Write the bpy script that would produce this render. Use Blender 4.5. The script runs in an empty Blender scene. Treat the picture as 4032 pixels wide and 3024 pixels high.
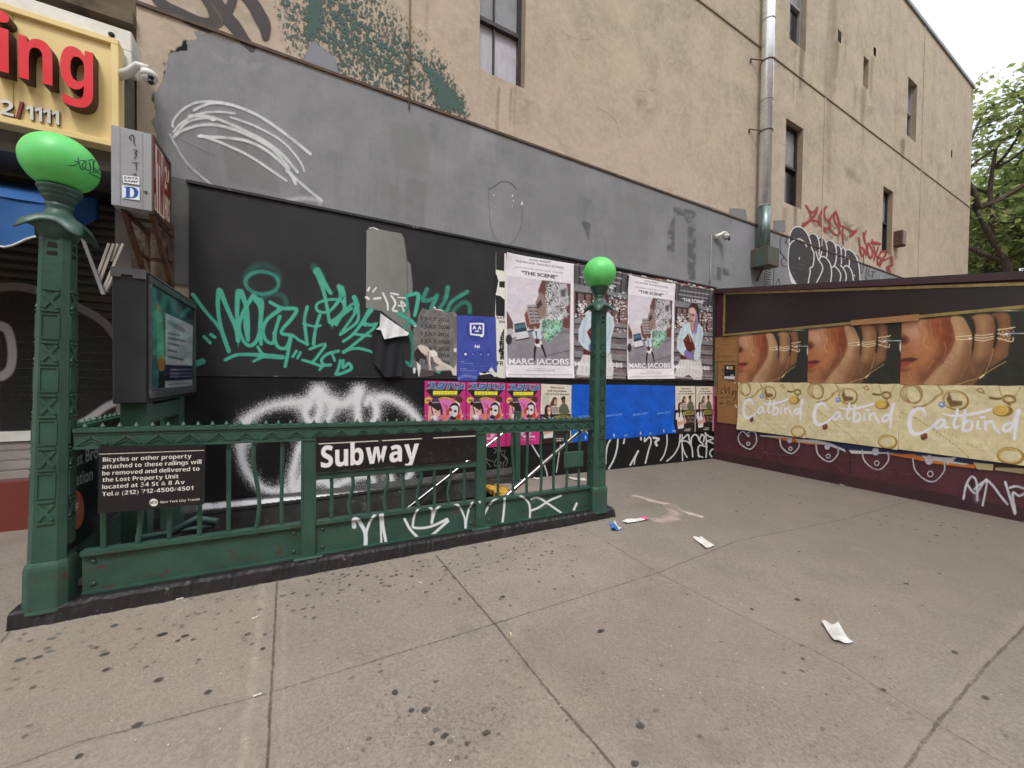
import bpy, bmesh, math, random
import numpy as np
from mathutils import Vector, Matrix
random.seed(7); RNG = np.random.default_rng(7)
SC = bpy.context.scene; COL = SC.collection
# ---------------------------------------------------------------- camera
F, YAW, PIT, ROL, H = 1491.0, math.radians(28.69), math.radians(-.932), math.radians(.705), 1.5
fw = np.array([math.sin(YAW)*math.cos(PIT), math.cos(YAW)*math.cos(PIT), math.sin(PIT)])
_r = np.array([math.cos(YAW), -math.sin(YAW), 0.]); _u = np.cross(_r, fw)
rt = math.cos(ROL)*_r + math.sin(ROL)*_u; up = -math.sin(ROL)*_r + math.cos(ROL)*_u
EYE = np.array([0., 0., H])
cam = bpy.data.cameras.new('camera'); cam.sensor_width = 36; cam.lens = F/4032*36
cam.clip_start = .05; cam.clip_end = 2000
camo = bpy.data.objects.new('camera', cam); COL.objects.link(camo)
m3 = Matrix((tuple(rt), tuple(up), tuple(-fw))).transposed()
camo.matrix_world = Matrix.Translation(EYE) @ m3.to_4x4(); SC.camera = camo
# ---------------------------------------------------------------- sky, sun, exposure
SUN_EL, SUN_AZ = math.radians(58), math.radians(205)      # azimuth clockwise from +Y: behind the camera, a little left
W = bpy.data.worlds.new('World'); SC.world = W; W.use_nodes = True
wt = W.node_tree; wt.nodes.clear()
def wn(t, **k):
    n = wt.nodes.new(t)
    for a, b in k.items(): setattr(n, a, b)
    return n
sky = wn('ShaderNodeTexSky', sky_type='NISHITA', sun_disc=False, sun_elevation=SUN_EL, sun_rotation=SUN_AZ, air_density=1.0, dust_density=3.0)
tc = wn('ShaderNodeTexCoord'); mp = wn('ShaderNodeMapping'); mp.inputs['Scale'].default_value = (1, 1, 2.4)
cl = wn('ShaderNodeTexNoise'); cl.inputs['Scale'].default_value = 1.7; cl.inputs['Detail'].default_value = 6; cl.inputs['Roughness'].default_value = .55
cr = wn('ShaderNodeValToRGB'); cr.color_ramp.elements[0].position = .3; cr.color_ramp.elements[1].position = .72
cr.color_ramp.elements[0].color = (4.9, 5.4, 6.0, 1); cr.color_ramp.elements[1].color = (8.0, 8.0, 7.9, 1)
mx = wn('ShaderNodeMix', data_type='RGBA'); mx.inputs['Factor'].default_value = .86
bg = wn('ShaderNodeBackground'); bg.inputs['Strength'].default_value = .1; wo = wn('ShaderNodeOutputWorld')
L = wt.links.new
L(tc.outputs['Generated'], mp.inputs['Vector']); L(mp.outputs[0], cl.inputs['Vector']); L(cl.outputs['Fac'], cr.inputs['Fac'])
# overcast sky: the zenith is about three times as bright as the horizon
sx_ = wn('ShaderNodeSeparateXYZ'); zc_ = wn('ShaderNodeMath', operation='MAXIMUM'); zc_.inputs[1].default_value = 0.
mm = wn('ShaderNodeMath', operation='MULTIPLY_ADD'); mm.inputs[1].default_value = 1.15; mm.inputs[2].default_value = .575
ov = wn('ShaderNodeMix', data_type='RGBA', blend_type='MULTIPLY'); ov.inputs[0].default_value = 1.
L(tc.outputs['Generated'], sx_.inputs[0]); L(sx_.outputs[2], zc_.inputs[0]); L(zc_.outputs[0], mm.inputs[0]); L(cr.outputs[0], ov.inputs[6]); L(mm.outputs[0], ov.inputs[7])
L(sky.outputs[0], mx.inputs[6]); L(ov.outputs[2], mx.inputs[7]); L(mx.outputs[2], bg.inputs['Color']); L(bg.outputs[0], wo.inputs[0])
sun = bpy.data.lights.new('sun', 'SUN'); sun.energy = .9; sun.angle = math.radians(12); sun.color = (1, .97, .93)
suno = bpy.data.objects.new('sun', sun); COL.objects.link(suno)
sd = Vector((math.sin(SUN_AZ)*math.cos(SUN_EL), math.cos(SUN_AZ)*math.cos(SUN_EL), math.sin(SUN_EL)))
suno.rotation_euler = sd.to_track_quat('Z', 'Y').to_euler()
SC.view_settings.view_transform = 'Standard'; SC.view_settings.look = 'None'
SC.view_settings.exposure = .97; SC.view_settings.gamma = 1
SC.cycles.max_bounces = 8; SC.cycles.transparent_max_bounces = 24
# ---------------------------------------------------------------- photo pixel -> point on a real plane
K = .025                                                    # the pavement falls gently along +X
def rays(x, y):
    x = np.asarray(x, float)[..., None]; y = np.asarray(y, float)[..., None]
    return (x-2016)*rt - (y-1512)*up + F*fw
def onp(pl, x, y):
    """pl: ('Y',v) or ('X',v) wall planes, ('G',dz) pavement"""
    d = rays(x, y)
    if pl[0] == 'Y': t = pl[1]/d[..., 1]
    elif pl[0] == 'X': t = pl[1]/d[..., 0]
    else: t = (pl[1]-H)/(d[..., 2]+K*d[..., 0])
    return d*t[..., None] + EYE
def proj(p):
    v = np.asarray(p, float)-EYE; z = v@fw
    return 2016+F*(v@rt)/z, 1512-F*(v@up)/z
def G(x): return -K*x
# ---------------------------------------------------------------- materials
def lin(c):
    c = np.asarray(c, float)/255.
    return np.where(c <= .04045, c/12.92, ((c+.055)/1.055)**2.4)
def L4(c): return tuple(float(v) for v in lin(c))+(1.,)
MATS = {}
class NT:
    def __init__(s, name):
        s.m = bpy.data.materials.new(name); s.m.use_nodes = True; s.t = s.m.node_tree
        s.b = s.t.nodes['Principled BSDF']; s.o = s.t.nodes['Material Output']
        s.geo = s.n('ShaderNodeNewGeometry')
    def n(s, t, **k):
        n = s.t.nodes.new(t)
        for a, b in k.items():
            if a in n.inputs.keys(): n.inputs[a].default_value = b
            else: setattr(n, a, b)
        return n
    def l(s, a, b): s.t.links.new(a, b)
    def pos(s, sc=(1, 1, 1)):
        mp = s.n('ShaderNodeMapping'); mp.inputs['Scale'].default_value = sc; s.l(s.geo.outputs['Position'], mp.inputs['Vector']); return mp.outputs[0]
    def noise(s, scale, det=3, rough=.5, sc=None, dist=0):
        nz = s.n('ShaderNodeTexNoise'); nz.inputs['Scale'].default_value = scale; nz.inputs['Detail'].default_value = det
        nz.inputs['Roughness'].default_value = rough; nz.inputs['Distortion'].default_value = dist
        s.l(s.pos(sc or (1, 1, 1)), nz.inputs['Vector']); return nz.outputs['Fac']
    def ramp(s, f, a, b, c0=(0, 0, 0, 1), c1=(1, 1, 1, 1)):
        r = s.n('ShaderNodeValToRGB'); e = r.color_ramp.elements; e[0].position = a; e[1].position = b; e[0].color = c0; e[1].color = c1
        s.l(f, r.inputs['Fac']); return r.outputs['Color']
    def mix(s, f, a, b, mode='MIX'):
        m = s.n('ShaderNodeMix', data_type='RGBA', blend_type=mode)
        for v, i in ((f, 0), (a, 6), (b, 7)):
            if hasattr(v, 'node'): s.l(v, m.inputs[i])
            else: m.inputs[i].default_value = v
        return m.outputs[2]
    def math(s, op, a, b=0.):
        m = s.n('ShaderNodeMath', operation=op)
        for v, i in ((a, 0), (b, 1)):
            if hasattr(v, 'node'): s.l(v, m.inputs[i])
            else: m.inputs[i].default_value = v
        return m.outputs[0]
    def bump(s, h, st=.3, d=.01, nrm=None):
        b = s.n('ShaderNodeBump'); b.inputs['Strength'].default_value = st; b.inputs['Distance'].default_value = d
        s.l(h, b.inputs['Height'])
        if nrm is not None: s.l(nrm, b.inputs['Normal'])
        s.l(b.outputs[0], s.b.inputs['Normal']); return b.outputs[0]
    def base(s, c):
        if hasattr(c, 'node'): s.l(c, s.b.inputs['Base Color'])
        else: s.b.inputs['Base Color'].default_value = c
def M(name, c1, c2=None, scale=6, rough=.7, bump=.15, bscale=60, metal=0, dirt=None, dlo=.55, dhi=.75, dscale=4, sc=None, spec=.5):
    """a general worn surface: two tones by noise, optional dirt/rust patches, fine bump"""
    if name in MATS: return MATS[name]
    s = NT(name); c2 = c2 or tuple(int(v*.86) for v in c1)
    col = s.mix(s.ramp(s.noise(scale, 4, .6, sc), .35, .65), L4(c1), L4(c2))
    if dirt: col = s.mix(s.ramp(s.noise(dscale, 6, .65), dlo, dhi), col, L4(dirt))
    s.base(col); s.b.inputs['Metallic'].default_value = metal; s.b.inputs['Specular IOR Level'].default_value = spec
    f = s.noise(scale*2.3, 3)
    s.l(s.math('ADD', s.math('MULTIPLY', f, .25), rough-.12), s.b.inputs['Roughness'])
    if bump: s.bump(s.noise(bscale, 3, .6), bump, .006)
    MATS[name] = s.m; return s.m
def vcol(name, rough=.6, spec=.3, grain=.06, gscale=220, bump=0, bscale=40):
    """printed / painted surface: colours come from the mesh's own colour attribute"""
    if name in MATS: return MATS[name]
    s = NT(name); a = s.n('ShaderNodeVertexColor', layer_name='Col')
    g = s.ramp(s.noise(gscale, 2), .3, .7, (1-grain,)*3+(1,), (1+grain,)*3+(1,))
    s.base(s.mix(1., a.outputs['Color'], g, 'MULTIPLY'))
    s.b.inputs['Roughness'].default_value = rough; s.b.inputs['Specular IOR Level'].default_value = spec
    if bump: s.bump(s.noise(bscale, 4, .6, dist=1.2), bump, .01)
    MATS[name] = s.m; return s.m
def spray(name, grain=.5, gscale=160, rough=.6):
    """paint sprayed on a wall: alpha attribute broken up by a fine speckle"""
    if name in MATS: return MATS[name]
    s = NT(name); a = s.n('ShaderNodeVertexColor', layer_name='Col')
    s.base(a.outputs['Color']); s.b.inputs['Roughness'].default_value = rough; s.b.inputs['Specular IOR Level'].default_value = .3
    nz = s.noise(gscale, 2, .7)
    al = s.math('ADD', s.math('MULTIPLY', a.outputs['Alpha'], 1.+grain), s.math('MULTIPLY', s.math('SUBTRACT', nz, .5), grain*2.4))
    al = s.math('SUBTRACT', al, grain*.5)
    r = s.ramp(al, .0, 1.0)
    s.l(r, s.b.inputs['Alpha']); MATS[name] = s.m; return s.m
# ---------------------------------------------------------------- objects
def tag(o, label=None, cat=None, group=None, kind=None):
    if label: o['label'] = label
    if cat: o['category'] = cat
    if group: o['group'] = group
    if kind: o['kind'] = kind
    return o
def thing(name, label, cat, loc=(0, 0, 0), group=None):
    o = bpy.data.objects.new(name, None); COL.objects.link(o); o.location = loc; o.empty_display_size = .1
    return tag(o, label, cat, group)
def world_loc(p):
    v = Vector((0, 0, 0))
    while p is not None: v += p.location; p = p.parent
    return v
class MB:
    def __init__(s): s.v = []; s.f = []; s.mi = []; s.m = 0; s.sm = []
    def add(s, vs, fs, smooth=False):
        b = len(s.v); s.v += [tuple(map(float, v)) for v in vs]
        for f in fs: s.f.append([b+i for i in f]); s.mi.append(s.m); s.sm.append(smooth)
        return s
    def box(s, x0, x1, y0, y1, z0, z1):
        return s.add([(x0,y0,z0),(x1,y0,z0),(x1,y1,z0),(x0,y1,z0),(x0,y0,z1),(x1,y0,z1),(x1,y1,z1),(x0,y1,z1)],
                     [(0,3,2,1),(4,5,6,7),(0,1,5,4),(1,2,6,5),(2,3,7,6),(3,0,4,7)])
    def bar(s, a, b, w, h=None, upv=(0, 0, 1)):
        """square bar from a to b"""
        h = h or w; a = Vector(a); b = Vector(b); d = (b-a).normalized(); u = Vector(upv)
        if abs(d.dot(u)) > .95: u = Vector((1, 0, 0))
        sd_ = d.cross(u).normalized(); u = sd_.cross(d)
        q = [sd_*w/2*i+u*h/2*j for i, j in ((-1,-1),(1,-1),(1,1),(-1,1))]
        return s.add([a+v for v in q]+[b+v for v in q], [(3,2,1,0),(4,5,6,7),(0,1,5,4),(1,2,6,5),(2,3,7,6),(3,0,4,7)])
    def tube(s, pts, r, n=10, cap=True, smooth=True):
        pts = [Vector(p) for p in pts]; rs = r if isinstance(r, (list, tuple)) else [r]*len(pts); vs = []; fs = []; pu = None
        for i, p in enumerate(pts):
            d = (pts[min(i+1, len(pts)-1)]-pts[max(i-1, 0)]).normalized()
            u = pu if pu is not None else (Vector((0, 0, 1)) if abs(d.z) < .9 else Vector((1, 0, 0)))
            sd_ = d.cross(u).normalized(); u = sd_.cross(d).normalized(); pu = u
            for k in range(n):
                a = 2*math.pi*k/n; vs.append(p+(sd_*math.cos(a)+u*math.sin(a))*rs[i])
        for i in range(len(pts)-1):
            for k in range(n): fs.append((i*n+k, i*n+(k+1) % n, (i+1)*n+(k+1) % n, (i+1)*n+k))
        s.add(vs, fs, smooth)
        if cap: b = len(s.v)-len(vs); s.f += [[b+k for k in range(n)][::-1], [len(s.v)-n+k for k in range(n)]]; s.mi += [s.m]*2; s.sm += [False]*2
        return s
    def lathe(s, prof, c, n=24, smooth=True, mod=None, rot=0., scale=(1, 1)):
        """prof: (r,z) list, c centre"""
        vs = []; fs = []
        for r, z in prof:
            for k in range(n):
                a = 2*math.pi*k/n+rot; q = (r, z) if mod is None else mod(r, z, a)
                vs.append((c[0]+q[0]*math.cos(a)*scale[0], c[1]+q[0]*math.sin(a)*scale[1], c[2]+q[1]))
        for i in range(len(prof)-1):
            for k in range(n): fs.append((i*n+k, i*n+(k+1) % n, (i+1)*n+(k+1) % n, (i+1)*n+k))
        fs.append(tuple(range(n))[::-1]); fs.append(tuple((len(prof)-1)*n+k for k in range(n)))
        return s.add(vs, fs, smooth)
    def prism(s, poly, axis, a, b):
        """poly of 2-D points extruded along axis from a to b; axis 0:(y,z) 1:(x,z) 2:(x,y)"""
        mk = {0: lambda p, t: (t, p[0], p[1]), 1: lambda p, t: (p[0], t, p[1]), 2: lambda p, t: (p[0], p[1], t)}[axis]
        n = len(poly)
        return s.add([mk(p, a) for p in poly]+[mk(p, b) for p in poly],
                     [tuple(range(n))[::-1], tuple(range(n, 2*n))]+[(i, (i+1) % n, n+(i+1) % n, n+i) for i in range(n)])
    def shear(s): s.v = [(x, y, z-K*x) for x, y, z in s.v]; return s
    def build(s, name, mats, parent=None, bevel=0, autosm=False):
        me = bpy.data.meshes.new(name); off = world_loc(parent)
        me.from_pydata([(x-off.x, y-off.y, z-off.z) for x, y, z in s.v], [], s.f)
        for m in (mats if isinstance(mats, (list, tuple)) else [mats]): me.materials.append(m)
        me.polygons.foreach_set('material_index', s.mi); me.polygons.foreach_set('use_smooth', s.sm)
        bm = bmesh.new(); bm.from_mesh(me); bmesh.ops.recalc_face_normals(bm, faces=bm.faces[:])
        if bevel:
            es = [e for e in bm.edges if len(e.link_faces) == 2 and e.calc_face_angle(0) > .6]
            bmesh.ops.bevel(bm, geom=es, offset=bevel, segments=1, affect='EDGES', clamp_overlap=True)
        bm.to_mesh(me); bm.free(); me.update()
        o = bpy.data.objects.new(name, me); COL.objects.link(o)
        if parent is not None: o.parent = parent
        return o
# ---------------------------------------------------------------- numpy painter (prints and spray paint, traced where they are in the place)
def vnoise(h, w, cell, seed=0, oct=1):
    rg = np.random.default_rng(seed); out = np.zeros((h, w)); amp = 1.; tot = 0
    for o in range(oct):
        c = max(cell/2**o, 1.01); gh, gw = int(h/c)+3, int(w/c)+3; g = rg.random((gh, gw))
        yy = np.arange(h)/c; xx = np.arange(w)/c; y0 = yy.astype(int); x0 = xx.astype(int)
        fy = yy-y0; fx = xx-x0; fy = (fy*fy*(3-2*fy))[:, None]; fx = (fx*fx*(3-2*fx))[None]
        a = g[np.ix_(y0, x0)]*(1-fx)+g[np.ix_(y0, x0+1)]*fx; b = g[np.ix_(y0+1, x0)]*(1-fx)+g[np.ix_(y0+1, x0+1)]*fx
        out += amp*(a*(1-fy)+b*fy); tot += amp; amp *= .5
    return out/tot
TXT = {}
def _face(s, A, a, d): return ''.join(chr(A+ord(c)-65) if 'A' <= c <= 'Z' else chr(a+ord(c)-97) if 'a' <= c <= 'z' else chr(d+ord(c)-48) if d and '0' <= c <= '9' else c for c in s)
def BB(s): return _face(s, 0x1D5D4, 0x1D5EE, 0x1D7EC)        # bold grotesque
def RG(s): return _face(s, 0x1D5A0, 0x1D5BA, 0x1D7E2)        # regular grotesque
def SB(s): return _face(s, 0x1D400, 0x1D41A, 0x1D7CE)        # bold roman
def SI(s): return _face(s, 0x1D468, 0x1D482, 0)              # bold italic roman
def text_tris(txt, bold=0.):
    key = (txt, bold)
    if key not in TXT:
        if len(txt) > 1 and any(ord(c) > 0x1D3FF for c in txt):         # compose from single glyphs (each styled glyph is slow to fetch)
            x, vs, ts, n = 0., [], [], 0
            for c in txt:
                if c == ' ': x += .27; continue
                v, t = text_tris(c, bold); v = v.copy(); v[:, 0] += x-v[:, 0].min()
                vs.append(v); ts.append(t+n); n += len(v); x = v[:, 0].max()+.085
            TXT[key] = (np.concatenate(vs), np.concatenate(ts)); return TXT[key]
        cu = bpy.data.curves.new('t', 'FONT'); cu.body = txt; cu.offset = bold; cu.resolution_u = 3
        ob = bpy.data.objects.new('t', cu); me = bpy.data.meshes.new_from_object(ob)
        me.calc_loop_triangles(); v = np.array([q.co[:2] for q in me.vertices]).reshape(-1, 2)
        t = np.array([q.vertices[:] for q in me.loop_triangles]).reshape(-1, 3).astype(int)
        bpy.data.objects.remove(ob); bpy.data.curves.remove(cu); bpy.data.meshes.remove(me)
        TXT[key] = (v, t)
    return TXT[key]
def cap_h(bold=0., txt='H'):
    c = next((c for c in txt if ord(c) > 0x1D3FF), 'H'); o = ord(c)
    H_ = 'H' if c == 'H' else 'H' if o < 0x1D400 else SB('H') if o < 0x1D434 else SI('H') if 0x1D468 <= o < 0x1D4A0 else RG('H') if 0x1D5A0 <= o < 0x1D5D4 or 0x1D7E2 <= o < 0x1D7EC else BB('H')
    v, t = text_tris(H_, bold); return v[:, 1].max()
class CV:
    """canvas over a rectangle of photo pixels; colours sRGB 0-255"""
    def __init__(s, x0, y0, x1, y1, step, bg=None):
        s.x0, s.y0, s.st = x0, y0, step; s.w = int(round((x1-x0)/step))+1; s.h = int(round((y1-y0)/step))+1
        s.c = np.zeros((s.h, s.w, 3)); s.a = np.zeros((s.h, s.w))
        s.X, s.Y = np.meshgrid(x0+np.arange(s.w)*step, y0+np.arange(s.h)*step)
        if bg is not None: s.c[:] = bg; s.a[:] = 1
    def put(s, m, col, sl=None):
        sl = sl or (slice(None), slice(None)); m = np.clip(m, 0, 1); col = np.asarray(col, float)
        a0 = s.a[sl]; na = m+a0*(1-m); c = s.c[sl]; d = np.maximum(na, 1e-6)[..., None]
        s.c[sl] = (col*m[..., None]+c*(a0*(1-m))[..., None])/d; s.a[sl] = na
    def box(s, xs, ys, pad):
        i0 = max(int((min(xs)-pad-s.x0)/s.st), 0); i1 = min(int((max(xs)+pad-s.x0)/s.st)+2, s.w)
        j0 = max(int((min(ys)-pad-s.y0)/s.st), 0); j1 = min(int((max(ys)+pad-s.y0)/s.st)+2, s.h)
        return (slice(j0, max(j1, j0)), slice(i0, max(i1, i0)))
    def sdf_poly(s, pts, sl):
        X, Y = s.X[sl], s.Y[sl]; d = np.full(X.shape, 1e9); ins = np.zeros(X.shape, bool); n = len(pts)
        for i in range(n):
            (ax, ay), (bx, by) = pts[i], pts[(i+1) % n]; ex, ey = bx-ax, by-ay; l2 = ex*ex+ey*ey+1e-9
            t = np.clip(((X-ax)*ex+(Y-ay)*ey)/l2, 0, 1); d = np.minimum(d, np.hypot(X-ax-t*ex, Y-ay-t*ey))
            c = ((ay > Y) != (by > Y)); xi = ax+(Y-ay)*ex/(ey if abs(ey) > 1e-9 else 1e-9); ins ^= c & (X < xi)
        return np.where(ins, d, -d)
    def poly(s, pts, col, soft=None, al=1., smooth=0, tex=None):
        if smooth: pts = spline(pts, smooth, True)
        soft = soft or s.st; sl = s.box([p[0] for p in pts], [p[1] for p in pts], soft*1.5)
        if s.X[sl].size == 0: return s
        m = np.clip(s.sdf_poly(pts, sl)/soft+.5, 0, 1)*al
        if tex is not None: m = m*tex(s.X[sl], s.Y[sl])
        if callable(col): col = col(s.X[sl], s.Y[sl])
        s.put(m, col, sl); return s
    def line(s, pts, w, col, soft=None, al=1., sm=6, closed=False, taper=None):
        """brush stroke of half-width w (or per-point list)"""
        ws = list(w) if isinstance(w, (list, tuple)) else [w]*len(pts)
        if sm and len(pts) > 2: p3 = spline([(p[0], p[1], q) for p, q in zip(pts, ws)], sm, closed)
        else: p3 = [(p[0], p[1], q) for p, q in zip(pts, ws)]
        if closed: p3 = list(p3)+[p3[0]]
        soft = soft or s.st; mw = max(q[2] for q in p3); sl = s.box([q[0] for q in p3], [q[1] for q in p3], mw+soft)
        X, Y = s.X[sl], s.Y[sl]
        if X.size == 0: return s
        d = np.full(X.shape, 1e9)
        for (ax, ay, aw), (bx, by, bw) in zip(p3[:-1], p3[1:]):
            sb = (max(min(ax, bx)-mw-soft, X[0, 0]), max(min(ay, by)-mw-soft, Y[0, 0]))
            i0 = int(max((sb[0]-X[0, 0])/s.st, 0)); i1 = int(min((max(ax, bx)+mw+soft-X[0, 0])/s.st+2, X.shape[1]))
            j0 = int(max((sb[1]-Y[0, 0])/s.st, 0)); j1 = int(min((max(ay, by)+mw+soft-Y[0, 0])/s.st+2, X.shape[0]))
            if i1 <= i0 or j1 <= j0: continue
            x, y = X[j0:j1, i0:i1], Y[j0:j1, i0:i1]; ex, ey = bx-ax, by-ay; l2 = ex*ex+ey*ey+1e-9
            t = np.clip(((x-ax)*ex+(y-ay)*ey)/l2, 0, 1)
            d[j0:j1, i0:i1] = np.minimum(d[j0:j1, i0:i1], np.hypot(x-ax-t*ex, y-ay-t*ey)-(aw+(bw-aw)*t))
        m = np.clip(-d/soft+.5, 0, 1); m = m*m*(3-2*m)*al
        s.put(m, col(X, Y) if callable(col) else col, sl); return s
    def ell(s, cx, cy, rx, ry, col, soft=None, al=1., ang=0.):
        soft = soft or s.st; r = max(rx, ry); sl = s.box([cx-r, cx+r], [cy-r, cy+r], soft)
        X, Y = s.X[sl]-cx, s.Y[sl]-cy
        if X.size == 0: return s
        ca, sa = math.cos(ang), math.sin(ang); u = (X*ca+Y*sa)/rx; v = (-X*sa+Y*ca)/ry
        m = np.clip((1-np.hypot(u, v))*min(rx, ry)/soft+.5, 0, 1)*al
        s.put(m, col, sl); return s
    def ring(s, cx, cy, rx, ry, w, col, ang=0., al=1., n=28, a0=0., a1=6.2832, soft=None):
        ca, sa = math.cos(ang), math.sin(ang); q = [a0+(a1-a0)*i/n for i in range(n+1)]
        return s.line([(cx+rx*math.cos(t)*ca-ry*math.sin(t)*sa, cy+rx*math.cos(t)*sa+ry*math.sin(t)*ca) for t in q], w, col, sm=0, al=al, soft=soft)
    def text(s, txt, p0, p1, hgt, col, bold=0., al=1., upv=None, ss=3):
        """txt with its baseline from p0 to p1 (photo px), capital height hgt px, upv: direction of 'up'"""
        v, t = text_tris(txt, bold)
        if len(t) == 0: return s
        x = (v[:, 0]-v[:, 0].min())/(v[:, 0].max()-v[:, 0].min()); y = v[:, 1]/cap_h(bold, txt)
        ux, uy = upv or (0, -1)
        px = p0[0]+(p1[0]-p0[0])*x+ux*hgt*y; py = p0[1]+(p1[1]-p0[1])*x+uy*hgt*y
        sl = s.box(px, py, 2*s.st); hh, ww = s.X[sl].shape
        if hh*ww == 0: return s
        m = np.zeros((hh*ss, ww*ss), bool); ox, oy = s.X[sl][0, 0], s.Y[sl][0, 0]
        qx = (px-ox)/s.st*ss+(ss-1)/2; qy = (py-oy)/s.st*ss+(ss-1)/2
        for a, b, c in t:
            xs = qx[[a, b, c]]; ys = qy[[a, b, c]]
            i0, i1 = max(int(xs.min()), 0), min(int(xs.max())+2, ww*ss); j0, j1 = max(int(ys.min()), 0), min(int(ys.max())+2, hh*ss)
            if i1 <= i0 or j1 <= j0: continue
            gx, gy = np.meshgrid(np.arange(i0, i1), np.arange(j0, j1))
            e = [(xs[(k+1) % 3]-xs[k])*(gy-ys[k])-(ys[(k+1) % 3]-ys[k])*(gx-xs[k]) for k in range(3)]
            m[j0:j1, i0:i1] |= ((e[0] >= 0) & (e[1] >= 0) & (e[2] >= 0)) | ((e[0] <= 0) & (e[1] <= 0) & (e[2] <= 0))
        s.put(m.reshape(hh, ss, ww, ss).mean((1, 3))*al, col, sl); return s
    def speck(s, pts, n, rr, col, seed=1, al=1., dens=None):
        """many small marks inside polygon pts"""
        rg = np.random.default_rng(seed); xs = [p[0] for p in pts]; ys = [p[1] for p in pts]
        for _ in range(n):
            x, y = rg.uniform(min(xs), max(xs)), rg.uniform(min(ys), max(ys))
            if inpoly(x, y, pts): 
                c = col[rg.integers(len(col))] if isinstance(col, list) else col
                s.ell(x, y, rg.uniform(*rr), rg.uniform(*rr), c, al=al, ang=rg.uniform(0, 3))
        return s
    def tone(s, f):
        s.c = np.clip(s.c*f[..., None], 0, 255); return s
    def sample(s, px, py):
        x = np.clip((np.asarray(px)-s.x0)/s.st, 0, s.w-1.001); y = np.clip((np.asarray(py)-s.y0)/s.st, 0, s.h-1.001)
        i, j = x.astype(int), y.astype(int); fx, fy = (x-i)[..., None], (y-j)[..., None]; c = np.concatenate([s.c, s.a[..., None]*255], 2)
        return (c[j, i]*(1-fx)+c[j, i+1]*fx)*(1-fy)+(c[j+1, i]*(1-fx)+c[j+1, i+1]*fx)*fy
def inpoly(x, y, p):
    r = False
    for i in range(len(p)):
        (ax, ay), (bx, by) = p[i], p[(i+1) % len(p)]
        if (ay > y) != (by > y) and x < ax+(y-ay)*(bx-ax)/(by-ay): r = not r
    return r
def spline(p, n, closed=False):
    p = np.asarray(p, float); m = len(p); out = []; segs = m if closed else m-1
    for i in range(segs):
        a, b, c, d = [p[(i+k) % m] if closed else p[min(max(i+k, 0), m-1)] for k in (-1, 0, 1, 2)]
        for k in range(n):
            t = k/n; out.append(.5*(2*b+(c-a)*t+(2*a-5*b+4*c-d)*t*t+(3*b-a-3*c+d)*t**3))
    if not closed: out.append(p[-1])
    return [tuple(q) for q in out]
def grid_mesh(name, P, C, mat, parent=None, keep=None, smooth=True):
    """P (h,w,3) points, C (h,w,4) sRGB 0-255 + alpha 0-255; keep: bool per vertex"""
    h, w = P.shape[:2]; idx = np.arange(h*w).reshape(h, w)
    q = np.stack([idx[:-1, :-1], idx[1:, :-1], idx[1:, 1:], idx[:-1, 1:]], -1).reshape(-1, 4)
    if keep is not None: q = q[keep.reshape(-1)[q].any(1)]
    used, inv = np.unique(q, return_inverse=True); q = inv.reshape(-1, 4)
    off = np.array(world_loc(parent)); V = P.reshape(-1, 3)[used]-off; c = C.reshape(-1, 4)[used]
    me = bpy.data.meshes.new(name); me.vertices.add(len(V)); me.vertices.foreach_set('co', V.astype(np.float32).ravel())
    me.loops.add(q.size); me.polygons.add(len(q)); me.loops.foreach_set('vertex_index', q.astype(np.int32).ravel())
    me.polygons.foreach_set('loop_start', np.arange(0, q.size, 4, dtype=np.int32))
    me.update(calc_edges=True); me.polygons.foreach_set('use_smooth', np.full(len(q), smooth))
    at = me.color_attributes.new('Col', 'FLOAT_COLOR', 'POINT')
    rgba = np.concatenate([lin(c[:, :3]), c[:, 3:]/255.], 1).astype(np.float32); at.data.foreach_set('color', rgba.ravel())
    me.materials.append(mat); me.validate(); me.update()
    o = bpy.data.objects.new(name, me); COL.objects.link(o)
    if parent is not None: o.parent = parent
    return o
def paint(name, cv, pl, mat, parent=None, thr=.015):
    """lay a canvas of paint on the plane it was sprayed on"""
    return grid_mesh(name, onp(pl, cv.X, cv.Y), np.concatenate([cv.c, cv.a[..., None]*255], 2), mat, parent, cv.a > thr)
# ================================================================ MATERIALS
GREEN = M('green_enamel', (56, 88, 75), (46, 76, 64), 5, .42, .4, 38, dirt=(86, 62, 46), dlo=.67, dhi=.72, dscale=13)
GREENW = M('green_enamel_worn', (56, 88, 75), (44, 74, 63), 6, .5, .6, 34, dirt=(80, 56, 44), dlo=.60, dhi=.66, dscale=15)
BLACKUP = M('black_board', (50, 49, 50), (42, 41, 43), 1.6, .68, .1, 30, spec=.3, dirt=(60, 59, 59), dlo=.6, dhi=.8, dscale=2.5)
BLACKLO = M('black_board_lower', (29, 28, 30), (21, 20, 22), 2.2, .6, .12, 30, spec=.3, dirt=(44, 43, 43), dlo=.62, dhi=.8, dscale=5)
KERBM = M('black_painted_stone', (42, 37, 39), (30, 27, 29), 9, .5, .7, 40, dirt=(120, 112, 104), dlo=.64, dhi=.70, dscale=17)
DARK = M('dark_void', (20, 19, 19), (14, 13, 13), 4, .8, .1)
MAROON = M('maroon_paint', (92, 48, 54), (80, 40, 46), 2.2, .45, .12, 40, dirt=(104, 66, 70), dlo=.6, dhi=.8, dscale=6, sc=(1, 1, .4))
BRASS = M('brass_trim', (176, 152, 96), (150, 124, 78), 9, .4, .2, 40, metal=.55)
STEEL = M('stainless_steel', (205, 203, 200), (180, 178, 176), 12, .25, .05, 60, metal=1)
GALV = M('galvanised_zinc', (246, 246, 248), (226, 228, 232), 4, .3, .08, 14, metal=.6)
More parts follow.
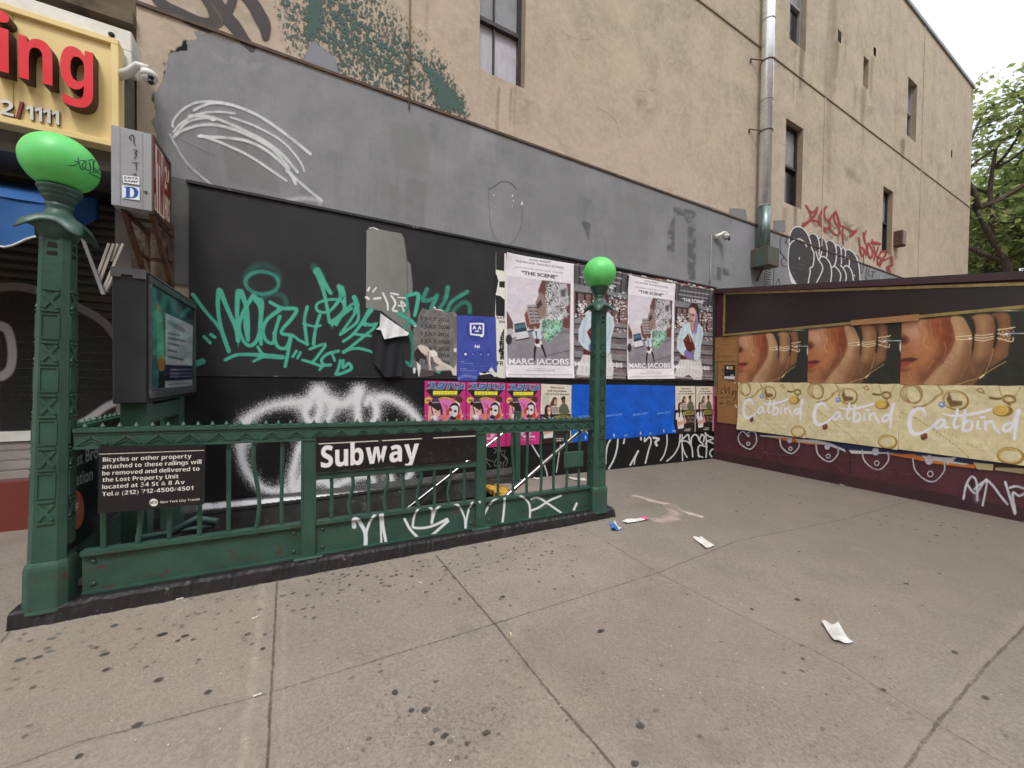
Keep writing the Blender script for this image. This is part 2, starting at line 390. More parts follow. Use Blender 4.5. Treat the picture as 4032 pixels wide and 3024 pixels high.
WHITE = M('white_enamel', (226, 224, 218), (206, 204, 198), 5, .5, .1, dirt=(150, 142, 130), dlo=.62, dhi=.8, dscale=4)
GREYM = M('grey_steel', (146, 146, 146), (130, 131, 131), 4, .5, .12, dirt=(100, 96, 92), dlo=.62, dhi=.8)
CHAR = M('charcoal_powder_coat', (52, 53, 54), (46, 47, 48), 5, .6, .15, 50)
RUST = M('rusty_iron', (104, 72, 54), (70, 50, 42), 14, .8, .5, 60)
GLASSM = M('dark_glass', (34, 36, 40), (26, 28, 32), 3, .16, 0, spec=.8)
def concrete():
    s = NT('pavement_concrete')
    big = s.ramp(s.noise(.55, 4, .6), .3, .7); mid = s.ramp(s.noise(2.6, 6, .7), .38, .64)
    col = s.mix(big, L4((138, 125, 113)), L4((122, 114, 103)))
    col = s.mix(s.math('MULTIPLY', mid, .55), col, L4((108, 98, 90)))
    fine = s.ramp(s.noise(55, 4, .75), .36, .66); col = s.mix(s.math('MULTIPLY', fine, .42), col, L4((176, 166, 152)))
    vo = s.n('ShaderNodeTexVoronoi'); vo.inputs['Scale'].default_value = 120; s.l(s.pos(), vo.inputs['Vector'])
    agg = s.ramp(vo.outputs['Distance'], .12, .3, (1, 1, 1, 1), (0, 0, 0, 1))
    col = s.mix(s.math('MULTIPLY', agg, .3), col, L4((92, 84, 78)))
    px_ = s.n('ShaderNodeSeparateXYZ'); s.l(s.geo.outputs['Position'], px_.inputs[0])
    old = s.ramp(s.math('ADD', s.math('MULTIPLY', px_.outputs[0], .1), s.math('MULTIPLY', s.noise(.4, 4), .25)), .34, .62)  # mask that turns the pavement darker towards +X, its edge broken by noise
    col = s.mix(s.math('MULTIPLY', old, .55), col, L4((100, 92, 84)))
    st = s.ramp(s.noise(1.5, 6, .7), .58, .72); col = s.mix(s.math('MULTIPLY', st, .45), col, L4((100, 92, 84)))
    s.base(col); s.b.inputs['Roughness'].default_value = .85; s.b.inputs['Specular IOR Level'].default_value = .3
    s.bump(s.math('ADD', s.noise(70, 4, .7), s.math('MULTIPLY', vo.outputs['Distance'], .6)), .35, .006); return s.m
def stucco():
    s = NT('tan_stucco')
    col = s.mix(s.ramp(s.noise(.28, 4, .6), .36, .64), L4((192, 177, 153)), L4((186, 169, 149)))
    col = s.mix(s.math('MULTIPLY', s.ramp(s.noise(1.6, 6, .68, dist=.6), .4, .62), .7), col, L4((160, 148, 130)))
    pk = s.n('ShaderNodeSeparateXYZ'); s.l(s.geo.outputs['Position'], pk.inputs[0])
    low = s.ramp(s.math('MULTIPLY', pk.outputs[2], .1), .5, .78, (1, 1, 1, 1), (0, 0, 0, 1))
    col = s.mix(s.math('MULTIPLY', low, s.math('MULTIPLY', s.ramp(s.noise(.9, 5, .65), .35, .6), .75)), col, L4((194, 174, 158)))
    dr = s.ramp(s.noise(1.1, 5, .6, (1.3, 1, .12)), .56, .76); col = s.mix(s.math('MULTIPLY', dr, .4), col, L4((150, 132, 110)))
    col = s.mix(s.math('MULTIPLY', s.ramp(s.noise(9, 6, .75), .46, .68), .45), col, L4((210, 198, 178)))
    s.base(col); s.b.inputs['Roughness'].default_value = .9; s.b.inputs['Specular IOR Level'].default_value = .2
    s.bump(s.math('ADD', s.noise(3.5, 6, .7, dist=.8), s.math('MULTIPLY', s.noise(40, 4, .7), .2)), .28, .03); return s.m
def wood(name, c1, c2, sc=(3, 1.6, 14)):
    s = NT(name); n1 = s.noise(1.1, 4, .6, sc, 1.6)
    w_ = s.math('FRACT', s.math('MULTIPLY', n1, 7.)); col = s.mix(s.ramp(w_, .1, .9), L4(c1), L4(c2))
    col = s.mix(s.math('MULTIPLY', s.noise(3, 4), .4), col, L4(tuple(int(v*.7) for v in c1)))
    s.base(col); s.b.inputs['Roughness'].default_value = .75; s.bump(w_, .15, .004); return s.m
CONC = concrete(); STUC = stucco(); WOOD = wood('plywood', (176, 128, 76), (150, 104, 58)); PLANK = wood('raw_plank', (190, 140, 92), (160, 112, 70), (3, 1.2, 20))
TANREV = M('tan_reveal', (168, 150, 126), (150, 132, 110), 3, .9, .3)
# ================================================================ PAVEMENT, STAIRWELL
PX0, PX1, PY0, PY1 = -.98, 2.5, 3.46, 4.96                  # stairwell opening
def sheet(xs, ys, hole, z):
    b = MB()
    for i in range(len(xs)-1):
        for j in range(len(ys)-1):
            if hole and (i, j) == hole: continue
            b.add([(xs[i], ys[j], G(xs[i])+z), (xs[i+1], ys[j], G(xs[i+1])+z), (xs[i+1], ys[j+1], G(xs[i+1])+z), (xs[i], ys[j+1], G(xs[i])+z)], [(0, 1, 2, 3)])
    return b
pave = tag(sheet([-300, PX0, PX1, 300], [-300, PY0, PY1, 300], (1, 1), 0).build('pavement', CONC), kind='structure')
# stairs go down towards -X
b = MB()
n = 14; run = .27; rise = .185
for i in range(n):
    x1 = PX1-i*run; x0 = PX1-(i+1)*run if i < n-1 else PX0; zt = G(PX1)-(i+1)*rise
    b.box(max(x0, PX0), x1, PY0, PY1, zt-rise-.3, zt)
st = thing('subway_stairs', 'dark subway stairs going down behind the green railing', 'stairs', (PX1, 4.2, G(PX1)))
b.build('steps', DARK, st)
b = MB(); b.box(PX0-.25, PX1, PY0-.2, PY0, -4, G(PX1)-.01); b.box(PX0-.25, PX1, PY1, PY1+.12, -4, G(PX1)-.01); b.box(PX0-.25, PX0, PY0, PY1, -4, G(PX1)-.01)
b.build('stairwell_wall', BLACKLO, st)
YEL = M('yellow_nosing', (206, 158, 62), (150, 108, 40), 8, .7, .4, dirt=(60, 48, 36), dlo=.5, dhi=.62, dscale=8)
b = MB(); b.box(PX1-.24, PX1+.0, PY0+.02, PY1-.02, G(PX1)-.05, G(PX1)+.012); b.build('edge_strip', YEL, st)
# ledge along the foot of the boarded wall inside the stairwell
b = MB(); b.box(-1.12, 2.86, 4.94, 5.055, -.2, .085)
b.add([(-1.12, 4.93, .085), (2.86, 4.93, .085), (2.86, 5.05, .135), (-1.12, 5.05, .135), (-1.12, 5.05, .05), (2.86, 5.05, .05), (2.86, 4.93, .05), (-1.12, 4.93, .05)],
      [(0, 1, 2, 3), (4, 5, 6, 7), (0, 3, 4, 7), (1, 6, 5, 2), (0, 7, 6, 1), (3, 2, 5, 4)])
LEDGE = M('ledge_concrete', (70, 67, 66), (52, 50, 50), 6, .7, .3, dirt=(104, 102, 100), dlo=.58, dhi=.7, dscale=8)
ledge = tag(b.build('concrete_ledge', LEDGE), 'long low concrete ledge under the black boards, white with overspray', 'ledge')
# ================================================================ TAN BUILDING
YW = 5.1; BX0, BX1, BZ0, BZ1 = -1.46, 25.62, -1.2, 14.42
bld = thing('tan_building', 'tall tan stucco building with grey painted base and small windows', 'building', (BX0, YW, 0))
WIN = [(2.19, 2.95, 5.94, 8.0, 'big'), (10.5, 11.29, 9.98, 12.2, 'a'), (10.44, 11.28, 5.95, 8.02, 'b'), (14.68, 15.05, 10.42, 11.3, 's'), (18.2, 19.05, 10.05, 12.05, 'c'),
       (16.38, 17.18, 5.75, 7.85, 'd'), (13.02, 13.22, 11.02, 11.34, 'h'), (15.36, 15.54, 11.6, 11.86, 'h'), (22.9, 23.05, 10.65, 10.95, 'h')]
xs = sorted({BX0, BX1} | {v for w in WIN for v in w[:2]}); zs = sorted({BZ0, BZ1} | {v for w in WIN for v in w[2:4]})
b = MB()
for i in range(len(xs)-1):
    for j in range(len(zs)-1):
        cx, cz = (xs[i]+xs[i+1])/2, (zs[j]+zs[j+1])/2
        if any(w[0] < cx < w[1] and w[2] < cz < w[3] for w in WIN): continue
        b.add([(xs[i], YW, zs[j]), (xs[i+1], YW, zs[j]), (xs[i+1], YW, zs[j+1]), (xs[i], YW, zs[j+1])], [(0, 1, 2, 3)])
D = 16.
b.add([(BX1, YW, BZ0), (BX1, YW+D, BZ0), (BX1, YW+D, BZ1), (BX1, YW, BZ1)], [(0, 1, 2, 3)])
b.add([(BX0, YW, BZ0), (BX0, YW, BZ1), (BX0, YW+D, BZ1), (BX0, YW+D, BZ0)], [(0, 1, 2, 3)])
b.add([(BX0, YW, BZ1), (BX1, YW, BZ1), (BX1, YW+D, BZ1), (BX0, YW+D, BZ1)], [(0, 1, 2, 3)])
b.add([(BX0, YW+D, BZ0), (BX1, YW+D, BZ0), (BX1, YW+D, BZ1), (BX0, YW+D, BZ1)], [(0, 1, 2, 3)])
b.build('wall', STUC, bld)
FRAME = M('dark_window_frame', (52, 44, 44), (42, 36, 37), 6, .5, .1)
BLIND = M('white_blind', (196, 194, 202), (180, 178, 188), 3, .6, .05, sc=(6, 1, 1)); SASHG = M('grey_sash', (150, 150, 152), (136, 136, 140), 5, .5, .05)
for x0, x1, z0, z1, kd in WIN:
    dp = .22 if kd not in 'h' else .14
    b = MB(); y1 = YW+dp
    b.add([(x0, YW, z0), (x1, YW, z0), (x1, YW, z1), (x0, YW, z1), (x0, y1, z0), (x1, y1, z0), (x1, y1, z1), (x0, y1, z1)], [(0, 1, 5, 4), (1, 2, 6, 5), (2, 3, 7, 6), (3, 0, 4, 7)])
    if kd in 'hs': b.add([(x0, y1, z0), (x1, y1, z0), (x1, y1, z1), (x0, y1, z1)], [(0, 1, 2, 3)])
    nm = 'window' if kd not in 'hs' else ('vent_hole' if kd == 'h' else 'blocked_window')
    w = b.build(nm, DARK if kd == 'h' else TANREV, bld)
    if kd in 'hs': continue
    f = MB(); t = .055 if kd == 'big' else .06; ya, yb = y1-.09, y1-.03; mz = z0+(z1-z0)*.5 if kd != 'big' else z0+.86
    for q in ((x0, x0+t, z0, z1), (x1-t, x1, z0, z1)): f.box(q[0], q[1], ya, yb, q[2], q[3])
    f.box(x0+t, x1-t, ya, yb, z0, z0+t*.8); f.box(x0+t, x1-t, ya, yb, z1-t, z1); f.box(x0+t, x1-t, ya-.015, yb, mz-.03, mz+.03)
    if kd == 'big': f.box((x0+x1)/2-.09, (x0+x1)/2-.07, ya+.01, yb, z0+t*.8, mz-.03); f.box((x0+x1)/2-.09, (x0+x1)/2-.07, ya+.01, yb, mz+.03, z1-t)
    f.build('frame', FRAME if kd in 'bigbd' else SASHG, w)
    p = MB(); p.m = 0; p.add([(x0+t, yb-.004, z0), (x1-t, yb-.004, z0), (x1-t, yb-.004, mz), (x0+t, yb-.004, mz)], [(0, 1, 2, 3)])
    p.m = 1; p.add([(x0+t, yb-.004, mz), (x1-t, yb-.004, mz), (x1-t, yb-.004, z1), (x0+t, yb-.004, z1)], [(0, 1, 2, 3)])
    p.build('pane', [BLIND, SASHG] if kd == 'big' else [GLASSM, SASHG], w)
LINE = M('brown_joint', (100, 80, 66), (72, 58, 50), 8, .8, .2)
b = MB(); b.box(BX0, 18.4, YW-.022, YW+.01, 5.112, 5.145); b.build('flashing', LINE, bld)
b = MB(); b.box(BX0, BX1-.02, YW-.022, YW+.01, 9.22, 9.245); b.build('string_course', M('tan_course', (158, 140, 118), (138, 120, 100), 5, .9, .2), bld)
b = MB(); b.box(BX0, BX1+.06, YW-.05, YW+.3, BZ1-.04, BZ1+.08); b.build('coping', GREYM, bld)
b = MB(); b.tube([(1.19, YW-.02, 5.02), (1.19, YW-.02, 9.2)], .012, 6); b.build('conduit', M('tan_conduit', (176, 158, 130), (150, 132, 108), 4, .7, .1), bld)
for q in ((19.6, 19.66, 5.2, BZ1-.04), (12.35, 12.4, 5.2, 9.2)): b = MB(); b.box(q[0], q[1], YW-.02, YW, q[2], q[3]); b.build('pilaster_edge', STUC, bld)
# meter box on the wall
mb_ = thing('wall_box', 'small brown metal box fixed to the tan wall below the slim window', 'box', (17.5, YW, 6.3))
b = MB(); b.box(17.3, 17.62, YW-.22, YW, 6.06, 6.56); b.build('box_body', RUST, mb_, .01); b = MB(); b.box(17.33, 17.59, YW-.235, YW-.221, 6.09, 6.53); b.build('box_door', M('box_door', (150, 128, 122), (132, 112, 106), 6, .6, .1), mb_)
vb = MB(); vb.box(9.62, 9.86, YW-.03, YW, 3.55, 4.42)
for k in range(14): vb.box(9.64, 9.84, YW-.055, YW-.03, 3.58+k*.06, 3.605+k*.06)
tag(vb.build('louvre_vent', GREYM), 'narrow louvred metal vent in the grey wall behind the shed roof', 'vent')
# drainpipe
dpipe = thing('drainpipe', 'shiny round metal drainpipe running down the tan wall into a green box', 'drainpipe', (9.25, 4.93, 4.5))
b = MB(); b.tube([(9.25, 4.93, 5.5), (9.25, 4.93, 10.2), (9.25, 4.93, 14.3)], .125, 20); b.build('pipe', GALV, dpipe)
b = MB(); b.tube([(9.25, 4.93, 4.5), (9.25, 4.93, 5.5)], .128, 20); b.build('lower_pipe', M('green_stained_zinc', (150, 164, 162), (70, 92, 86), 3, .4, .2, metal=.6, sc=(3, 3, .5)), dpipe)
for z in (5.5, 7.9, 9.7): b = MB(); b.lathe([(.127, z-.012), (.134, z-.008), (.134, z+.008), (.127, z+.012)], (9.25, 4.93, 0), 20); b.build('seam_ring', GREYM, dpipe)
for z in (7.2, 8.78, 10.6): b = MB(); b.lathe([(.13, z-.015), (.14, z-.012), (.14, z+.012), (.13, z+.015)], (9.25, 4.93, 0), 20); b.bar((9.12, 4.95, z), (8.86, 5.09, z+.03), .018); b.bar((8.86, 5.09, z+.03), (8.86, 5.09, z-.06), .03); b.build('pipe_bracket', RUST, dpipe)
b = MB(); b.box(9.03, 9.47, 4.7, 5.09, 4.1, 4.52); b.build('hopper_box', M('green_brown_box', (70, 92, 84), (96, 72, 54), 2.5, .6, .2), dpipe, .01)
b = MB(); b.bar((9.2, 4.9, 4.1), (9.3, 5.09, 3.85), .03); b.build('strut', RUST, dpipe)
# conduit and dome camera at the top of the boards
def dome_camera(p, label, s=1., arm=.28):
    t = thing('security_camera', label, 'camera', p)
    b = MB(); b.lathe([(.02, .0), (.075*s, -.01), (.08*s, -.035), (.078*s, -.06)], (p[0]+arm, p[1]-.1, p[2]), 20); b.build('housing', WHITE, t)
    b = MB(); q = [(.074*s*math.cos(a), -.06-.074*s*math.sin(a)) for a in np.linspace(0, 1.5, 8)]; b.lathe(q, (p[0]+arm, p[1]-.1, p[2]), 20); b.build('dome', M('camera_dome', (196, 196, 194), None, 4, .3, 0), t)
    for du, dv in ((.008, .03), (.008, -.012)):
        b = MB(); b.lathe([(.026*s, 0), (.026*s, .02), (.004, .022)], (0, 0, 0), 14)
        d = Vector((-.15, -.8, -.55)).normalized(); qn = d.to_track_quat('Z', 'Y').to_matrix(); c = Vector((p[0]+arm, p[1]-.1, p[2]-.075))+d*.062*s+Vector((du*4, 0, dv))
        b.v = [tuple(qn @ Vector(v)+c) for v in b.v]; b.build('lens', M('lens_black', (16, 16, 18), None, 4, .2, 0), t)
    b = MB(); b.tube([(p[0]-.05, p[1]+.02, p[2]-.06), (p[0]+.05, p[1]-.03, p[2]-.02), (p[0]+arm*.6, p[1]-.09, p[2]+.03), (p[0]+arm, p[1]-.1, p[2]+.01)], [.055*s, .05*s, .035*s, .05*s], 12); b.build('arm', WHITE, t)
    return t
dome_camera((7.72, 5.06, 4.62), 'small white dome camera on the grey wall above the last posters', .85, .16)
b = MB(); b.tube([(7.56, 5.085, 4.6), (7.56, 5.085, 3.7), (7.52, 5.06, 3.55)], .012, 6); tag(b.build('cable_conduit', GREYM), 'thin grey conduit running down from the small dome camera', 'conduit')
# ================================================================ BLACK BOARDS
YB = 5.06
hx0, hx1 = float(onp(('Y', YB), 744, 800)[0]), 7.745
up_b = thing('black_hoarding', 'wide matt black upper board with teal graffiti and pasted posters', 'hoarding', (hx0, YB, 1.5))
b = MB(); b.box(hx0, hx1, YB, YW-.004, 1.497, 3.462); b.build('board', BLACKUP, up_b)
b = MB(); b.box(hx0-.02, hx1, YB-.02, YW-.004, 3.463, 3.492); b.build('top_batten', M('batten_black', (40, 38, 38), (30, 28, 28), 6, .6, .2, dirt=(190, 190, 188), dlo=.6, dhi=.7, dscale=3), up_b)
lo_b = thing('black_hoarding', 'lower black board along the foot of the wall with white sprayed rings', 'hoarding', (hx0, YB, 0))
b = MB(); b.prism([(-1.46, -.2), (hx1, -.24), (hx1, 1.478), (-1.46, 1.478)], 1, YB+.006, YW-.004); b.build('board', BLACKLO, lo_b)
b = MB(); b.box(hx0, hx1, YB-.004, YW-.004, 1.479, 1.496); b.build('seam_batten', M('seam_black', (60, 58, 58), (24, 23, 23), 30, .6, .2, dirt=(180, 178, 176), dlo=.62, dhi=.7, dscale=9), lo_b)

# unseen houses added behind the camera to hide the low sky from this corner
for x0, x1, hh, lb in ((-46, -9, 19, 'unseen brown brick block added behind the viewer at the left to hide the low sky'), (-8.6, 14, 16, 'unseen brown brick block added straight behind the viewer to hide the low sky'), (14.4, 48, 21, 'tall unseen brown brick block added behind the viewer at the right to hide the low sky')):
    t = thing('unseen_brick_block', lb, 'building', ((x0+x1)/2, -23, 0), 'unseen brick blocks added across the street')
    b = MB(); b.box(x0, x1, -36, -22, -2, hh); b.build('wall', M('brown_brick', (128, 92, 76), (104, 74, 62), 3, .9, .4), t)
    b = MB(); b.box(x0-.2, x1+.2, -36, -21.6, hh, hh+.5); b.build('cornice', GREYM, t)
    for i in range(int((x1-x0)/3.2)):
        for k in range(int((hh-4.5)/3.2)): b = MB(); xx = x0+1+i*3.2; b.box(xx, xx+1.1, -22.0, -21.95, 4.4+k*3.2, 6.2+k*3.2); b.build('window', GLASSM, t)
# ================================================================ RAILING, LAMP POSTS, KERB
YR = 3.3
def shz(z, x): return z-K*x
kerb = MB(); b = kerb; rk = np.random.default_rng(3)
prof0 = [(3.20, -.1), (3.2, 0), (3.212, .082), (3.235, .096), (3.33, .097), (3.46, .095), (3.46, -.1)]; xs_ = list(np.linspace(-1.47, 3.13, 230)); vs = []; wy = 0
for i, x in enumerate(xs_):
    wy = wy*.7+rk.normal(0, .0022); chip = rk.uniform(.002, .009) if rk.random() < .2 else 0
    for j, (y, z_) in enumerate(prof0): vs.append((x, y+(wy+rk.normal(0, .0015) if j in (1, 2, 3) else 0)+(chip if j in (2, 3) else 0), z_+(rk.normal(0, .0018)-chip*.9 if j in (2, 3) else 0)))
n_ = len(prof0); b.add(vs, [(i*n_+j, i*n_+(j+1) % n_, (i+1)*n_+(j+1) % n_, (i+1)*n_+j) for i in range(len(xs_)-1) for j in range(n_)]+[tuple(range(n_))[::-1], tuple((len(xs_)-1)*n_+j for j in range(n_))])
b.prism([(4.96, .045), (3.461, .045), (3.461, -.1), (4.96, -.1)], 0, -1.42, -.96); b.shear()
tag(b.build('kerb', KERBM, None), 'black painted stone kerb under the green subway railing', 'kerb')
def octa(b, prof, c, f=.62):
    """chamfered square section: prof of (half width, z)"""
    vs = []
    for a, z in prof: vs += [(c[0]+u*a, c[1]+v*a, c[2]+z) for u, v in ((1, -f), (1, f), (f, 1), (-f, 1), (-1, f), (-1, -f), (-f, -1), (f, -1))]
    fs = [(i*8+k, i*8+(k+1) % 8, (i+1)*8+(k+1) % 8, (i+1)*8+k) for i in range(len(prof)-1) for k in range(8)]+[tuple(range(8))[::-1], tuple((len(prof)-1)*8+k for k in range(8))]
    b.add(vs, fs)
def lamp_post(x, z0, label, kz=1., kr=1., lean=0., kw=1.):
    t = thing('globe_lamp', label, 'street lamp', (x, YR, z0), 'green globe lamps of the subway entrance')
    c = (x, YR, z0)
    b = MB(); octa(b, [(q*kw, w) for q, w in ((.111, .03), (.111, .045), (.108, .055), (.108, .285), (.103, .31), (.094, .33))], c); b.build('plinth', GREENW, t, .005)
    aw = lambda z: (.091-(z-.33)*.0096)*kw
    b = MB(); octa(b, [(.091*kw, .331), (aw(2.28*kz), 2.28*kz)], c)
    for k in range(4):
        if k == 1: continue
        a = k*math.pi/2; nx, ny = math.cos(a), math.sin(a); tx, ty = -ny, nx
        def pt(u, z, o):
            r = aw(z)+o; return (x+nx*r+tx*u, YR+ny*r+ty*u, z0+z)
        def bar(u0, z0_, u1, z1_, w=.008, h=.007): b.bar(pt(u0, z0_, -.001), pt(u1, z1_, -.001), w, h, (nx, ny, 0))
        hw = .036; zc = .62
        while zc < 2.0*kz:
            bar(-hw, zc+.062, hw, zc+.062, .012, .02); bar(-hw, zc-.062, hw, zc-.062, .012, .02)
            bar(-hw*.85, zc+.046, hw*.85, zc-.046, .018, .016); bar(-hw*.85, zc-.046, hw*.85, zc+.046, .018, .016)
            if zc+.29 < 2.1*kz: bar(-hw, zc+.085, -hw, zc+.225, .008, .014); bar(hw, zc+.085, hw, zc+.225, .008, .014); bar(-hw, zc+.225, hw, zc+.225, .008, .014); bar(-hw, zc+.085, hw, zc+.085, .008, .014)
            zc += .31
    b.build('shaft', GREEN, t)
    for k in (0, 3):
        a = k*math.pi/2; nx, ny = math.cos(a), math.sin(a); tx, ty = -ny, nx
        for zz, hh in ((2.215*kz, .034), (2.165*kz, .024)):
            r = aw(zz)+.0012; b = MB()
            b.add([(x+nx*r+tx*u, YR+ny*r+ty*u, z0+zz+v) for u, v in ((-.022, -hh/2), (.022, -hh/2), (.015 if hh > .03 else .022, hh/2), (-.015 if hh > .03 else -.022, hh/2))], [(0, 1, 2, 3)]); b.build('vent_slot', DARK, t)
    def mod(r, z, a):
        if r > .085:
            e = (r-.085)/.06; lob = .5+.5*math.cos(4*(a-math.pi/4)); r2 = .085+(r-.085)*(.35+1.05*lob**1.6); return r2, (z-.06*e*e*(lob**2))*kz
        return r, z*kz
    b = MB(); b.lathe([(.075, 2.26), (.09, 2.31), (.128, 2.345), (.15, 2.34), (.152, 2.352), (.132, 2.374), (.09, 2.385), (.066, 2.40), (.052, 2.43), (.05, 2.452), (.06, 2.47)], c, 48, True, mod); b.build('capital', GREEN, t)
    m2 = lambda r, z, a: (r*kr, z*kz)
    b = MB(); b.lathe([(.048, 2.46), (.054, 2.475), (.074, 2.5), (.08, 2.51), (.078, 2.518), (.089, 2.525), (.093, 2.534), (.09, 2.543), (.1, 2.55), (.104, 2.561), (.1, 2.571), (.085, 2.575)], c, 32, True, m2); b.build('collar', GREEN, t)
    gl = NT('green_globe') if 'green_globe' not in MATS else None
    if gl:
        gl.base(gl.mix(gl.ramp(gl.noise(6, 4), .3, .7), L4((112, 220, 118)), L4((94, 204, 102)))); gl.base(gl.mix(gl.math('MULTIPLY', gl.ramp(gl.noise(16, 6, .7), .58, .74), .22), gl.b.inputs['Base Color'].links[0].from_socket, L4((96, 120, 90)))); gl.b.inputs['Roughness'].default_value = .42
        gl.b.inputs['Subsurface Weight'].default_value = .2; gl.b.inputs['Subsurface Radius'].default_value = (.05, .12, .05); gl.b.inputs['Subsurface Scale'].default_value = .3
        MATS['green_globe'] = gl.m
    R = .181*kr; b = MB(); q = [(max(R*math.sin(a), .001), R*math.cos(a)) for a in np.linspace(math.pi-.56, .006, 26)]; b.lathe(q, (x, YR, z0+2.722*kz), 40); b.build('globe', MATS['green_globe'], t); t.rotation_euler = (0, lean, 0)
    return t
LX, LZ, LKZ, LKR, LEAN = -1.336, .062, .985, .90, math.radians(1.15)
pL = lamp_post(LX, LZ, 'nearer globe lamp with black marker scribble, at the left end of the railing', LKZ, LKR, LEAN, .88)
pR = lamp_post(2.915, G(2.915)+.04, 'farther globe lamp at the right end of the railing, in front of the posters')
# front railing
rail = thing('subway_railing', 'front green iron railing with bars and zigzag top rail, carrying the Subway sign', 'railing', (0, YR, 0))
def toprail(b, x0, x1, y, along='x', zt=1.128):
    def bx(a0, a1, c0, c1, z0, z1):
        if along == 'x': b.box(a0, a1, y+c0, y+c1, z0, z1)
        else: b.box(y+c0, y+c1, a0, a1, z0, z1)
    bx(x0, x1, -.04, .04, zt-.022, zt); bx(x0, x1, -.028, .028, zt-.108, zt-.022); bx(x0, x1, -.038, .038, zt-.125, zt-.108)
    n = int((x1-x0)/.155); L_ = (x1-x0)/n
    for i in range(n):
        a = x0+i*L_
        for sgn in (-1, 1):
            for p, q, w in ((((a+.01), zt-.1), (a+L_*.5, zt-.045), .015), ((a+L_*.5, zt-.045), (a+L_-.01, zt-.1), .015), ((a+.03, zt-.1), (a+L_*.5, zt-.075), .008), ((a+L_*.5, zt-.075), (a+L_-.03, zt-.1), .008), ((a, zt-.036), (a+L_*.36, zt-.036), .006), ((a+L_*.64, zt-.036), (a+L_, zt-.036), .006)):
                if along == 'x': b.bar((p[0], y+sgn*.03, p[1]), (q[0], y+sgn*.03, q[1]), w)
                else: b.bar((y+sgn*.03, p[0], p[1]), (y+sgn*.03, q[0], q[1]), w)
    m = int((x1-x0)/.0775)
    for i in range(m):
        a = x0+(i+.5)*(x1-x0)/m; c = (a, y, zt) if along == 'x' else (y, a, zt)
        b.lathe([(.019, -.001), (.012, .012), (.003, .032)], c, 8)
b = MB(); toprail(b, -1.225, 2.835, YR); b.shear(); b.build('top_rail', GREEN, rail)
PA, PB_ = (-.02, .076), (1.423, 1.517)
def panel(x0, x1):
    b = MB(); b.box(x0, x1, YR-.006, YR+.006, .115, .345); b.box(x0, x1, YR-.034, YR+.034, .345, .372); b.box(x0, x1, YR-.02, YR+.02, .1, .116)
    for xx in (x0+.05, x1-.05):
        for zz in (.16, .3): b.lathe([(.014, 0), (.012, .008), (.003, .012)], (0, 0, 0), 8); b.v[-24:] = [(xx+v[0], YR-.006-v[2], zz+v[1]) for v in b.v[-24:]]
    b.shear(); return b
for x0, x1 in ((-1.2, PA[0]), (PA[1], PB_[0]), (PB_[1], 2.81)): panel(x0, x1).build('skirt_panel', GREENW, rail)
for x0, x1 in (PA, PB_):
    b = MB(); b.box(x0, x1, YR-.03, YR+.03, .1, 1.003); b.box(x0-.004, x0+.012, YR-.036, YR-.03, .38, 1.0); b.box(x1-.012, x1+.004, YR-.036, YR-.03, .38, 1.0); b.box(x0-.05, x1+.05, YR-.06, YR+.06, .096, .112); b.shear(); b.build('stiffener_post', GREEN, rail, .003)
b = MB(); b.box(PA[1], PB_[0], YR-.03, YR+.03, .694, .738); b.shear(); b.build('middle_rail', GREENW, rail, .004)
wob = [0, .022, 0, .004, 0, .03, .004, 0, .026, .003, .022, 0, .028, .004, .022, 0, 0, .03, .004, .022, .005, .024, .003]
for i, x in enumerate([-1.107, -.949, -.791, -.634, -.471, -.308, -.148, .189, .331, .467, .605, .746, .885, 1.025, 1.164, 1.31, 1.664, 1.826, 1.992, 2.162, 2.326, 2.493, 2.664]):
    zt = .695 if 7 <= i <= 15 else 1.004; b = MB(); n_ = 9; w = wob[i]*.6
    pts = [(x+w*math.sin(q/n_*6.283*.9)*(1 if i % 2 else -1), YR+w*.6*math.sin(q/n_*5), .37+(zt-.37)*q/n_) for q in range(n_+1)]
    b.tube(pts, .0145, 6, smooth=False); b.shear(); b.build('bar', GREEN, rail)
b = MB(); b.box(2.44, 2.70, YR-.03, YR-.012, .6, .77); b.shear(); b.build('latch_plate', GREEN, rail, .004)
# end railing across the left end
XE = -1.3
er = thing('end_railing', 'green end railing behind the nearer lamp, joining the black boards', 'railing', (XE, 4.1, 0))
b = MB(); toprail(b, 3.4, 5.0, XE, 'y'); b.shear(); b.build('top_rail', GREEN, er)
b = MB(); b.box(XE-.006, XE+.006, 3.4, 5.0, .115, .345); b.box(XE-.03, XE+.03, 3.4, 5.0, .345, .372); b.shear(); b.build('skirt_panel', GREENW, er)
for i in range(9):
    y = 3.55+i*.16; b = MB(); b.tube([(XE, y, .37), (XE, y, 1.004)], .0145, 6, smooth=False); b.shear(); b.build('bar', GREEN, er)
# slim post by the boards at the head of the stairs
b = MB(); b.box(2.74, 2.82, 4.86, 4.94, G(2.8), 1.0); b.box(2.68, 2.88, 4.82, 4.98, G(2.8), G(2.8)+.02)
tag(b.build('rail_post', GREEN, None, .004), 'slim green post behind the railing bars, against the pink posters', 'post')
